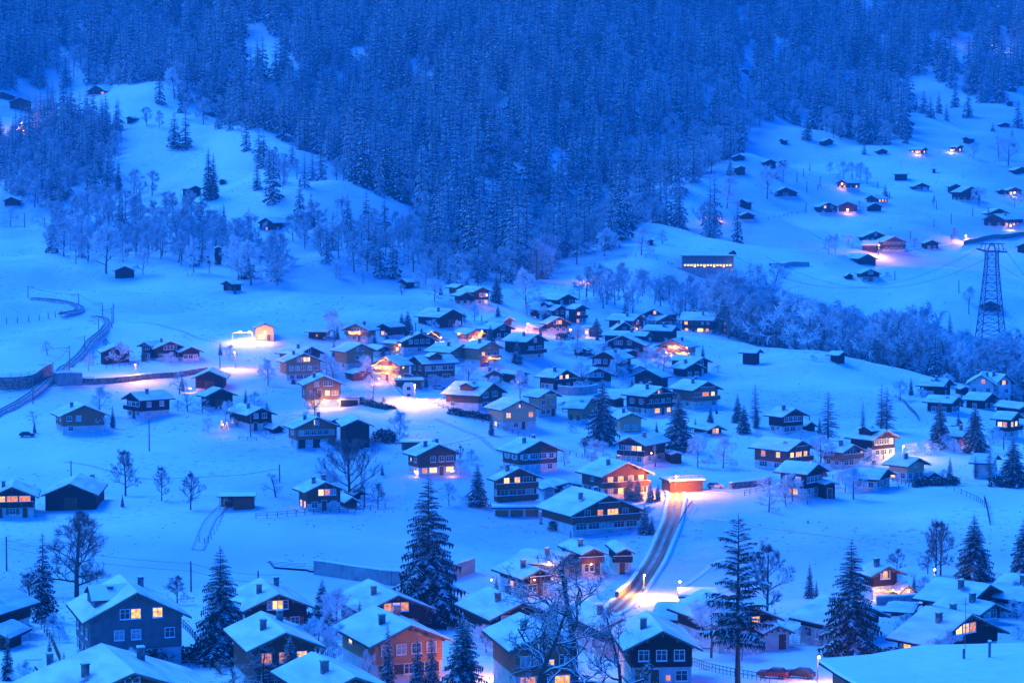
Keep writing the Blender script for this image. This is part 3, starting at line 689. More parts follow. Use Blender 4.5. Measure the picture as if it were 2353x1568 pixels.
        b.obj('balcony', [wall if wall != 'dk' else 'dk', 'trim', 'snow'], o)
    if barn and fine:
        b = MB(); b.box(-1.3, 1.3, -.08, -.003, .1, min(2.6, hw), 0); b.box(-.04, .04, -.11, -.083, .1, min(2.6, hw), 1); b.obj('barn_door', ['br', 'dk'], o)
    HOUSES.append((x, y, z, w, L, Ht, ph)); return o

# ---------------------------------------------------------------- the houses (tile, left and right roof tip, base, apex, turn, length, wall, masonry floors, window rows ...)
# nearest rows, bottom of the picture
house('A', 755, 1695, 1405, 745, 19, 12, 'slate_grey', 1, 'dDD.|.DD.D|.DL.L|..D.', 'DDD|DDD|..DD', 'with three window floors, two lit windows, beside the big spruce', 'house', 'dark_shutter', chim=2, base='pale', dorm=2, fl=2.6, pitch=27)
house('A', 380, 2010, 2150, 1460, 22, 13, 'br', 1, '|DDD|DD', 'DD', 'with wide snowy roof and square chimney at bottom left edge', 'chalet', chim=2, sky=1, pitch=20)
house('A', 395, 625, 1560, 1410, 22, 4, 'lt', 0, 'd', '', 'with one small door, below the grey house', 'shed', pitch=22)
house('A', -230, 130, 1262, 1085, -12, 5, 'dk', 0, '', '', 'half cut off by the left edge beside the snowy garden', 'shed', chim=0)
house('A', -520, 72, 1180, 800, -20, 8, 'dk', 1, 'DD|DD', '', 'cut off by the left edge, only its snowy roof corner visible', 'house')
house('E', -125, 355, 1655, 1370, 10, 10, 'dk', 1, 'dDd|WWW|DwD', 'DD', 'with a yellow lit window row at far left above the bare tree', 'chalet', 'green', balc=(1,))
house('E', 385, 912, 1585, 1340, 4, 15, 'dk', 0, '', '', 'with plain board gable and tall pole behind it, lower left', 'barn', chim=0, oe=.7)
house('B', -135, 515, 1100, 765, 17, 12, 'dk', .3, 'DwD|wWLD|WWww', 'DD', 'with red shutters and four upper windows, two of them lit', 'chalet', 'red', chim=2)
house('B', 920, 1588, 1120, 775, 21, 12, 'dk', .3, 'DD|LLL|DsL', 'DD|DD', 'with red shutters in front of the tallest spruce', 'chalet', 'red', chim=1)
house('B', 990, 1745, 1530, 1040, 23, 12, 'or', 1, 'DDD|DDDD|DDD', '.D|L.', 'with orange boards and dark shutters behind small spruces', 'chalet', 'dark_shutter', chim=2)
house('B', -100, 600, 1620, 1105, 18, 12, 'br', .4, 'wD|LLL|DLD', '', 'with glowing lower windows half hidden by a snowy spruce, bottom', 'chalet', chim=2)
house('B', 480, 1240, 2050, 1500, 24, 11, 'br', 1, 'DD|DD|DD', '', 'whose snowy roof just rises over the bottom edge', 'chalet', chim=1, pitch=21)
house('V', 1116, 1274, 1484, 1382, 22, 11, 'dk', 1, 'DgD|DDD|DD', 'DD', 'with green shutters left of the big bare snowy tree', 'chalet', 'green', chim=2)
house('C', 45, 388, 785, 545, 26, 9, 'dk', 1, 'DDdD|LLL', 'L|L', 'on white ground floor with red lower shutters, under the twin lit gable', 'chalet', 'red', balc=(1,), back=None)
house('C', 585, 825, 600, 360, 20, 9, 'br', 1, 'DDd|LL', 'D|DD', 'with two lit windows below the field road', 'chalet', balc=(1,), chim=1)
house('C', 925, 1070, 592, 362, 8, 8, 'dk', 1, 'dD|www', '', 'with narrow gable, red balcony and white ground floor by the road', 'chalet', None, balc=(1,), chim=0, D=None)
house('C', 330, 600, 600, 405, 62, 7, 'br', 1, '', 'WLD|DL', 'wing with low snowy roof glowing behind the bare tree', 'chalet', w=8, pitch=16)
house('V', 1302, 1484, 1220, 1137, 26, 13, 'br', .85, 'wwwww|DLWD|DD', '', 'with two long balconies just left of the steep road', 'chalet', balc=(1, 2), chim=2, sky=1, wide=True)
house('C', 965, 1695, 1600, 1090, 5, 11, 'dk', 1.15, 'gdsw|DDD|.D', '', 'with green shutters, white ground floor and garage door, bottom centre', 'chalet', 'green', chim=1, pitch=26)
house('C', -70, 640, 1650, 1108, 14, 11, 'rb', 1, 'WdW|DDsD|DD', '', 'with red shutters lit orange by a street lamp, bottom centre', 'chalet', 'red', chim=1)
house('C', 735, 1165, 1330, 985, 20, 12, 'dk', 1, 'DD|DD', 'DD', 'with long blue snowy roof behind the bare snowy tree', 'chalet', chim=1)
house('C', 1590, 1660, 1125, 868, 80, 10, 'or', 0, '', 'DLWWD', 'with flat snowy roof lit bright yellow from below', 'house', w=9, back=1170, chim=1, pitch=13)
house('V', 1628, 1797, 1492, 1389, 24, 11, 'dk', 1, 'DD|DL', 'D', 'behind the tall open pine, one window glowing', 'chalet', chim=1)
house('D', -60, 242, 1270, 1060, 15, 6, 'wh', 1, '.d', '', 'small and low beside the parked cars', 'house', chim=0, og=.5)
house('D', 445, 1095, 1195, 842, 36, 10, 'dk', 1, 'DdD|wD', 'DD', 'with white lower wall left of the Christmas-dark spruce', 'chalet', back=150, chim=1)
house('D', 1360, 2195, 1290, 950, 40, 10, 'dk', .35, '|LWL', 'LL', 'with broad white roof and three shuttered lit windows, lower right', 'chalet', 'light_shutter', fl=1.75, back=1000, chim=2)
house('D', 1680, 2210, 960, 685, 44, 11, 'dk', .2, 'DD|DD', 'DD', 'with green shutters and a roof window, second in lower right cluster', 'chalet', 'green', back=1260, chim=1, sky=1)
house('D', 2190, 2760, 960, 630, 44, 11, 'dk', 1, 'DD|DD', '', 'cut off by the right edge, with two roof windows', 'chalet', back=1850, sky=2, chim=1)
house('D', 1830, 2165, 1032, 857, 34, 7, 'br', .3, 'DD|D', '', 'with small gable wedged between two big snowy roofs', 'chalet', chim=1)
house('D', 880, 1232, 812, 520, 24, 10, 'dk', 1, '|DLLD|D', '', 'above a warmly lit porch hung with lights, lower right', 'house', back=760, chim=1)
house('D', 1180, 1330, 822, 697, 22, 6, 'wh', 1, 'sDD', '', 'annex with a small gable glowing under its snowy roof', 'house', chim=0, og=.5, oe=.6)
house('D', 1420, 1490, 715, 610, 75, 9, 'br', .5, '', 'D.D', 'with low flat roof behind the bright corner lamp', 'shed', w=8, back=1250, chim=0, pitch=10)
house('D', 1255, 1330, 935, 868, 70, 6, 'br', 0, '', '', 'roof low behind the spruce, beside garden swings', 'shed', w=6, back=985, chim=0, pitch=14)
# left middle field
house('E', 1405, 1715, 208, 42, 18, 13, 'dk', .3, 'DwDD|DDDD|DD', '', 'with three joined gables standing alone above the lamp lit lane', 'farmhouse', chim=1, cat='farmhouse')
house('E', 1640, 1857, 218, 92, 22, 9, 'dk', .6, 'DDD|DD', '', 'lower right gable of the joined farmhouse above the lane', 'farmhouse', chim=0, cat='farmhouse')
house('E', 1265, 1420, 206, 52, -30, 8, 'dk', .3, 'Dww|DDD', 'DD', 'lower left gable of the joined farmhouse above the lane', 'farmhouse', chim=0, cat='farmhouse')
house('E', 925, 1215, 237, 80, 16, 9, 'dk', 0, '', '', 'hidden behind a big frosted bush, left of the farmhouse', 'barn', chim=0)
house('E', 1755, 2085, 488, 312, 3, 11, 'dk', .3, '', '', 'with plain broad gable right of the snowy fruit tree', 'barn', chim=0)
house('E', 1872, 2160, 662, 472, 30, 10, 'dk', .4, '', '', 'with a fence rail in front, below another dark barn', 'barn', back=1765, chim=0)
house('E', 1122, 1335, 745, 510, -48, 12, 'dk', 1, 'DdD|www|D', 'D.|DD', 'with glazed balcony gable facing left over white ground floor', 'chalet', back=1625, balc=(1,), chim=1)
house('E', 548, 985, 878, 625, 22, 11, 'rb', .9, 'D..|DD..|DDD', 'DD|DD', 'with red-brown gable and sloping white base at the left', 'chalet', back=390, balc=(), chim=1, og=1.3)
house('V', 564, 632, 988, 937, 28, 10, 'dk', .9, 'dD|DD|D', 'LwwD', 'with two small lit trees at its side wall', 'chalet', back=497, chim=1)
# village, left and centre
house('F', 245, 616, 402, 150, 18, 14, 'or', 1, 'DwwD|DDDDD|DDDLLL', '', 'with long rows of windows, three lit at top', 'chalet', back=135, chim=1)
house('F', 372, 600, 238, 92, 44, 14, 'br', .3, 'D|D', 'DD', 'roof half hidden behind the many-windowed chalet', 'chalet', back=125, chim=1)
house('F', 420, 808, 642, 358, 14, 10, 'rb', 1, 'Ws..|DdLW|w.ww', 'L|D', 'with flat modern gable above a bright yellow ground floor', 'house', back=330, chim=1, wide=True)
house('F', 800, 1095, 300, 65, 30, 12, 'or', 1, 'ww.|.D..|D.D', 'DD', 'with blank board gable and three dark windows', 'chalet', back=635, chim=0)
house('F', 1090, 1242, 190, 85, 30, 8, 'dk', 1, 'D.', '', 'small, with white ground floor behind the blank gabled chalet', 'chalet', chim=0)
house('J', 1320, 1662, 886, 700, 25, 10, 'dk', 1, 'DDw|DDDD|DD', '', 'with white ground floor in mid village beside a small orange lamp', 'chalet', back=1272, chim=1)
house('F', 1246, 1328, 148, 40, 44, 9, 'or', .6, 'L|', '', 'annex with orange lit end wall', 'chalet', back=1110, chim=0)
house('F', 1752, 1996, 216, 70, 44, 13, 'or', .4, 'DD|DD', 'DD', 'with long roof directly behind the string-lit chalet pair', 'chalet', back=1492, chim=1)
house('F', 2012, 2250, 268, 45, 38, 12, 'or', 1, 'gDd|LDD|DD', '', 'with a string of lights on its balcony above a garage', 'chalet', back=1830, balc=(1,), chim=1)
house('F', 1052, 1342, 398, 182, -38, 12, 'or', .9, 'WdW|WLLD|wwDw', '', 'outlined with chains of golden lights on gable and balconies', 'chalet', back=1470, balc=(1, 2), chim=0)
house('F', 1392, 1552, 400, 180, -58, 14, 'br', .6, 'D|DD|LL', 'ww|wwwww', 'with long window band and dormer beside the golden lit one', 'chalet', back=1895, dorm=1.4, chim=1)
house('F', 2062, 2250, 462, 308, 35, 9, 'br', .3, 'DD|D', 'D', 'with two low snowy gables below the parked blue car', 'chalet', back=2045, chim=1)
house('F', 2012, 2268, 655, 425, 58, 14, 'br', .9, 'ww|ww|DD', 'D..|WwWw', 'with lit window band and dormer right of the glowing street lamp', 'chalet', back=1645, dorm=1.3, chim=1)
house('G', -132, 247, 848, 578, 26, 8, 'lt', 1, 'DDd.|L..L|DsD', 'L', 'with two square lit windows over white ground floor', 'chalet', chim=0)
house('F', 330, 770, 1012, 735, 22, 12, 'rb', 1, 'gwgwg|DDDDDD|LDwwD', 'D|D', 'with long shuttered window rows above three white garages', 'chalet', 'light_shutter', back=205, chim=2)
house('F', 772, 1075, 1028, 755, 10, 12, 'dk', .2, '', '', 'with white middle band joined to the long windowed chalet', 'barn', chim=0)
house('F', 1445, 1866, 1268, 983, 26, 12, 'br', 1, 'LWdW|.DDw|LDDD', 'DD|sD|s', 'with four lit ground floor windows in front of the open snow field', 'chalet', back=1300, sky=2, chim=2)
house('F', 425, 812, 1590, 1328, 23, 11, 'br', .8, 'DdD|.WWD|DwwwD', 'LL|L', 'with rows of lit windows in the garden beside the vase-shaped bare tree', 'chalet', 'dark_shutter', back=282, balc=(2,), chim=2)
house('F', 885, 1010, 1482, 1408, 20, 5, 'dk', 0, '', '', 'upper one behind the garden of fruit trees', 'shed', chim=0)
house('F', 795, 935, 1562, 1470, 20, 5, 'br', 0, 'D', '', 'lower one between the garden chalet and a frosted bush', 'shed', chim=0)
house('V', 1132, 1244, 1172, 1074.5, 24, 12, 'br', 1, 'DwD|wwww|LLw|DD', 'D|D', 'with two long balconies above the row of red garage doors', 'chalet', balc=(1, 2), chim=1, back=1112)
house('G', 12, 445, 1240, 950, 30, 11, 'br', 1, 'DDD|DwwD|Dw.wD', 'DD|DD', 'with pale shutters over pale stone base in mid field', 'chalet', 'light_shutter', back=-185, chim=2)
# village, right of centre
house('G', 95, 305, 212, -22, 48, 12, 'dk', 1, 'DD|ww|D', 'D', 'above a corner balcony beside the lamp lit snow bank', 'chalet', back=-150, balc=(1,), chim=1)
house('G', 695, 990, 336, 135, -28, 12, 'dk', 1, 'DDDD|wDD|DD', 'DD', 'with wide white ground floor in the village middle, all windows dark', 'chalet', back=1148, chim=1)
house('G', 1300, 1622, 200, 22, -24, 12, 'or', .9, 'WWdW|wWWw|WW', 'D', 'with gable and balcony hung with bright golden lights', 'chalet', back=1738, balc=(1,), chim=1)
house('G', 1085, 1378, 452, 298, -30, 11, 'dk', 0, '', '', 'with cross boarded gable in the village middle', 'barn', back=1485, chim=0)
house('G', 1538, 1758, 378, 238, 32, 12, 'dk', .3, 'DD|D', '', 'with two stepped roofs at the edge of the open hill', 'farmhouse', back=1408, chim=1)
house('G', 1640, 1812, 345, 190, 32, 12, 'dk', .2, 'D|D', '', 'upper gable stepped behind the hill edge farmhouse', 'farmhouse', chim=0)
house('G', 2192, 2276, 248, 115, 58, 8, 'dk', 0, '', '', 'alone on the open hill with plain side wall', 'barn', back=2030, chim=0)
house('G', 350, 578, 488, 303, 45, 13, 'dk', .2, 'DD|LL|LL', 'DDD', 'with lit windows on two balconies', 'chalet', back=165, balc=(1, 2), chim=1)
house('G', 602, 932, 462, 288, 24, 12, 'dk', .8, 'DD|DDDD|DD', 'D', 'with two thin chimneys behind a terrace wall', 'chalet', back=482, chim=2)
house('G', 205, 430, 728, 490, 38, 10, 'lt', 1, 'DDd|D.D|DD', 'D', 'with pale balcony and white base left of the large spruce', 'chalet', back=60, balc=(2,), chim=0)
house('G', 640, 735, 772, 560, 66, 9, 'or', .5, 'D', 'D.D', 'with low wide roof tucked behind the large spruce', 'chalet', w=9, back=440, chim=0, sky=1)
house('G', 1190, 1498, 715, 458, 38, 15, 'dk', 1, 'DWdL|DDDD|LLDD', 'DDD|DD', 'with red shutters, two lit windows and long roof', 'chalet', 'red', back=962, balc=(1, 2), chim=2)
house('G', 1608, 1912, 652, 410, 34, 13, 'rb', 1, 'DD.D|wWL|wWL', 'DD', 'with two brown balconies and two lit rooms on the right', 'chalet', back=1395, balc=(1, 2), chim=2)
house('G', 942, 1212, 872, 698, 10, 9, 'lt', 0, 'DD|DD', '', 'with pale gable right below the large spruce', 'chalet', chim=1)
house('G', 935, 1228, 1165, 918, -32, 12, 'dk', 1, 'DwwD|DDLW|LL', 'Dw|D', 'with white ground floor and bright lit upper corner window', 'chalet', back=1496, balc=(1,), chim=1)
house('G', 775, 1282, 1460, 1150, 27, 13, 'br', 1, 'DLLD|LLLD|LDD', 'DD|D', 'with many lit windows left of the street lamp corner', 'chalet', 'dark_shutter', back=545, balc=(1,), chim=2)
house('G', 1758, 1946, 905, 812, 24, 7, 'dk', .3, 'LL', '', 'small, with two lit windows between the bare trees', 'chalet', chim=0)
house('V', 1796, 1872, 1080, 1012, 42, 15, 'br', 1, 'WWW|LWL|LLL', 'ww|LL|L', 'with strings of light under its balcony, glowing strongly', 'chalet', back=1714, balc=(1, 2), chim=0, sky=1)
# right side
house('H', 95, 370, 885, 658, 35, 12, 'dk', 1, 'wwD|DwDD|DD', 'DD', 'with white base in front of the open hill', 'chalet', back=-60, chim=1)
house('H', 345, 440, 858, 778, 12, 4, 'dk', 0, '', '', 'beside the snow blue chalet and tall larch', 'hut', chim=0)
house('H', 912, 1218, 1100, 857, 38, 12, 'dk', 1, 'DwD|DDDD|D.D', 'LLL', 'with dormer and row of three lit windows under two tall larches', 'chalet', back=690, dorm=1.3, chim=1)
house('H', 642, 897, 1195, 988, 36, 12, 'rb', .8, 'Dww|DDD|D', 'DD', 'with red-brown gable and long balcony', 'chalet', back=440, balc=(1,), chim=1)
house('H', 300, 552, 1465, 1163, 50, 12, 'dk', 1, 'D.DD|DDDD|DDDD|D', '.LLD|LL', 'tall and black-boarded with lit side windows and lean-to shed', 'chalet', back=15, chim=0)
house('H', 500, 640, 1478, 1330, 20, 6, 'dk', 0, 'd', '', 'leaning on the tall black-boarded chalet', 'shed', chim=0, pitch=14)
house('H', 985, 1136, 1388, 1210, 62, 11, 'dk', 1, 'DD|DD', 'DwD|Dwww', 'low, with red shutters behind a curved rail fence', 'chalet', 'red', back=715, w=9, chim=0, pitch=17)
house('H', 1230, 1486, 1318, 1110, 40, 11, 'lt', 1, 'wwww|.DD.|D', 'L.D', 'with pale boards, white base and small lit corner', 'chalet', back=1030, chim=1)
house('H', 1470, 1562, 1315, 1243, 14, 4, 'dk', 0, '', '', 'standing by a round bush at the end of the hedge', 'hut', chim=0)
house('H', 1558, 1712, 552, 388, 58, 12, 'dk', .3, 'D|D', 'Dw.', 'with two roof windows at the ravine edge', 'chalet', back=1320, sky=2, chim=1)
house('H', 1815, 2098, 602, 350, -14, 12, 'wh', 1, 'DDd|DDD|.L', '', 'tall, with dark shutters at the edge of the ravine', 'house', 'dark_shutter', chim=2, pitch=32)
house('H', 2060, 2268, 612, 345, 22, 10, 'wh', 1, 'DD|DD|L', '', 'right wing of the tall ravine edge house', 'house', 'dark_shutter', chim=1, pitch=38)
house('H', 1765, 1848, 530, 458, 10, 4, 'dk', 0, 's', '', 'left of the tall white house', 'hut', chim=0)
house('H', 1640, 1798, 702, 550, 52, 11, 'dk', .3, 'DD|D', 'DD', 'with white roof, left one of the pair below the white house', 'chalet', back=1395, chim=0, sky=1)
house('H', 1935, 2126, 668, 518, 48, 11, 'dk', .3, 'DD|D', 'D', 'right one of the pair below the white house', 'chalet', back=1750, chim=0)
house('H', 2170, 2346, 932, 692, 52, 12, 'dk', 1, 'ww|LL|D', 'DD|LL', 'with lit rooms and balcony near the right edge', 'chalet', back=2000, balc=(1,), chim=0)
house('H', 1770, 1862, 1002, 832, 58, 9, 'rb', .4, 'D|D', 'LD|LD', 'small, with orange side wall between two snowy spruces', 'chalet', back=1640, w=7, chim=1)
house('H', 1690, 1762, 835, 762, 68, 7, 'or', 0, '', 'W', 'flat little one with a glowing strip, above the orange walled chalet', 'shed', back=1632, w=5, chim=0, pitch=8)
house('H', 2270, 2460, 712, 612, 30, 9, 'dk', .3, '', '', 'cut off by the right edge below the ravine', 'chalet', chim=0)
house('H', 2020, 2110, 1275, 1082, 68, 11, 'wh', .2, '', '', 'pale long one among bare larches at the right', 'barn', back=1805, w=8, chim=0, pitch=16, cat='barn')
house('H', 618, 738, 243, 138, 40, 8, 'dk', 0, '', '', 'on the crest of the hill before the wooded ravine', 'barn', back=516, chim=0)
# village top
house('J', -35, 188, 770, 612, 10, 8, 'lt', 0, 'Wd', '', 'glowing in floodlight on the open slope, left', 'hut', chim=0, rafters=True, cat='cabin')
house('J', 640, 665, 745, 668, 80, 8, 'dk', 0, '', '.s.', 'long and low left of the round frosted tree', 'shed', back=420, w=6, chim=0, pitch=9)
house('J', 785, 1052, 776, 616, -24, 11, 'rb', .8, 'DDdD|DwwD|WWD', '', 'with balcony wrapped in orange lights at the village top', 'chalet', back=1142, balc=(1,), chim=1)
house('J', 1100, 1245, 735, 615, -30, 7, 'dk', .3, 'Ls', '', 'annex gable right of the orange balcony', 'chalet', chim=0)
house('J', 1655, 1907, 645, 484, 42, 16, 'dk', .1, '..W', '', 'very long, on the slope above the village', 'barn', back=1410, chim=1)
house('J', 1300, 1402, 288, 206, -48, 8, 'dk', 0, '', '', 'above the left slope with a small snowy roof', 'barn', back=1503, chim=0)
house('J', 1965, 2152, 445, 283, 28, 11, 'dk', .8, 'DDDL|.DD|LL', '', 'with white garage doors and two bright upper windows', 'chalet', chim=0)
house('J', 1845, 1975, 442, 328, 34, 9, 'dk', .8, 'D|', 'ww', 'lower left gable joined to the garage chalet', 'chalet', back=1757, chim=0)
house('J', 1812, 1922, 352, 258, 36, 9, 'br', .4, 'DD|DD', '', 'small, behind the garage chalet at the forest foot', 'chalet', back=1705, chim=0)
house('J', 1572, 1690, 752, 682, 16, 7, 'br', 0, '', '', 'with a light chain along its gable edge', 'shed', chim=0)
house('J', 1925, 2040, 772, 662, 72, 9, 'or', .4, 'D', 'WLW', 'with two big orange lit windows under a flat roof', 'chalet', back=1758, w=7, chim=0, pitch=8)
house('J', 1905, 2092, 778, 668, 28, 7, 'rb', .4, 'DWD|D', '', 'small, with lit doorway beside an orange lamp', 'chalet', chim=0)
house('J', 2150, 2355, 757, 613, 38, 11, 'dk', .3, 'DD|wwD', 'D', 'with three pale windows right of the snowy spruces', 'chalet', back=2000, chim=0)
house('J', 2230, 2352, 640, 560, 66, 9, 'dk', .2, '', 'DDD', 'low and dark on the slope behind the snowy spruce', 'chalet', back=2060, w=8, chim=0, pitch=14)
house('K', 385, 590, 446, 346, 34, 12, 'dk', .2, 'D.w', 'D', 'with broad roof at the gully foot, topmost in the centre', 'chalet', back=130, chim=0)
house('K', 345, 502, 602, 448, 44, 13, 'dk', .3, 'DD|DD', 'LwD', 'with dormer on a long snowy roof', 'chalet', back=95, dorm=1.3, chim=0)
house('K', 545, 688, 618, 444, 38, 10, 'dk', .3, 'LDD|Lw|D', '', 'with a lit lower room beside the dormer roof', 'chalet', back=450, balc=(1,), chim=0)
house('K', 290, 522, 698, 556, 34, 11, 'dk', .8, 'DDD|DLL|DDDD', '', 'with pair of lit windows above the hedge lamp', 'chalet', back=210, chim=0)
house('K', 545, 612, 722, 660, 50, 4, 'dk', 0, '', '', 'by the white lamp lit wall', 'hut', chim=0)
house('K', 700, 718, 716, 634, 78, 7, 'wh', .8, '', 's.s', 'with low roof edge and lamp lit wall', 'garage', back=598, w=6, chim=0, pitch=6, name='garage', cat='garage')
house('K', 232, 292, 672, 626, 66, 6, 'br', .3, '', 'D', 'low, behind a bright orange lamp', 'garage', back=112, w=6, chim=0, pitch=8, name='garage', cat='garage')
house('K', 1068, 1212, 692, 534, 55, 14, 'dk', .2, 'LD|D', 'DD', 'with great plain roof glowing below its right gable', 'chalet', back=815, chim=2)
house('K', 895, 1140, 765, 600, 2, 9, 'dk', .3, 'DD|D', '', 'with steep bell shaped front roof', 'chalet', chim=1, pitch=34)
house('K', 1187, 1405, 605, 482, -34, 12, 'dk', .3, 'DD|L', '', 'with two roof windows below the frosted trees', 'chalet', back=1558, chim=0)
house('K', 1302, 1498, 642, 541, 28, 10, 'br', .3, 'wDD|D', 'DD', 'with low wide brown gable in the upper village', 'chalet', back=1178, chim=0)
house('K', 1822, 1866, 697, 514, 74, 15, 'dk', .7, 'D', 'LDWL|LDDDD', 'with long side of two lit floors at the upper village edge', 'chalet', back=1500, w=10, chim=2)
house('K', 1825, 2026, 702, 566, 20, 9, 'dk', .4, 'DLL|.LL', '', 'with four lit windows, rightmost of the upper village', 'chalet', chim=0)
house('K', 1420, 1516, 792, 638, 62, 14, 'dk', .2, 'DD', 'D..D', 'with smooth blue roof above the golden lit chalet', 'chalet', back=1145, chim=1, sky=1)
house('K', 1180, 1256, 885, 693, 64, 13, 'dk', .6, 'D|D', 'DDD', 'with long roof between two dark gables', 'chalet', back=770, chim=1)
house('K', 785, 1220, 892, 724, -12, 10, 'dk', .4, 'DD.D|DD.w|.s', '', 'with broad gable half covered by a snowy spruce', 'chalet', chim=0)
house('K', 545, 692, 902, 826, -14, 5, 'dk', 0, '', '', 'small, on the snow bank above a parked car', 'shed', chim=0)
house('K', 650, 800, 262, 205, 80, 8, 'or', 0, '', 'D.D', 'tiny one lit orange at the foot of the far hill', 'hut', w=6, back=652, chim=0, pitch=10)
for a in [('F', 870, 1085, 392, 308, 26, 6, 'br', 0, '', '', 'low one under the pink lit tree'), ('G', 925, 1020, 640, 560, 20, 6, 'dk', 0, '', '', 'low one left of the red shuttered long chalet'), ('F', 160, 235, 875, 815, 30, 5, 'dk', 0, '', '', 'leaning on the long windowed chalet'),
          ('G', 1452, 1538, 1158, 1062, 14, 5, 'dk', 0, '', '', 'leaning on the white based chalet with corner window'), ('G', 352, 640, 1410, 1338, 22, 7, 'dk', 0, 'w', '', 'dark annex left of the many-windowed brown chalet'), ('G', 262, 395, 1482, 1378, 16, 6, 'wh', 1, 'D', '', 'white annex beside the long balconies chalet'),
          ('K', 1035, 1150, 922, 858, 20, 6, 'dk', 0, '', '', 'small one before the broad dark gable'), ('G', 1075, 1230, 330, 270, 20, 7, 'wh', 1, 'DD', '', 'flat terrace annex of the all dark chalet'), ('F', 690, 780, 790, 750, 20, 5, 'dk', 0, '', '', 'tiny one behind the barn with white band'),
          ('J', 2040, 2110, 960, 905, 30, 6, 'dk', 0, '', '', 'low one behind the garage chalet with string lights'), ('G', 0, 150, 440, 322, 34, 9, 'dk', .3, 'L.|D', '', 'with one lit window behind a large frosted tree'), ('F', 1290, 1440, 412, 340, 10, 5, 'br', 0, '', '', 'porch roof between the golden chalet and its neighbour')]:
    house(*a, noun='shed' if a[7] == 'dk' and a[8] == 0 else 'house', chim=0, og=.6, oe=.6, pitch=14)
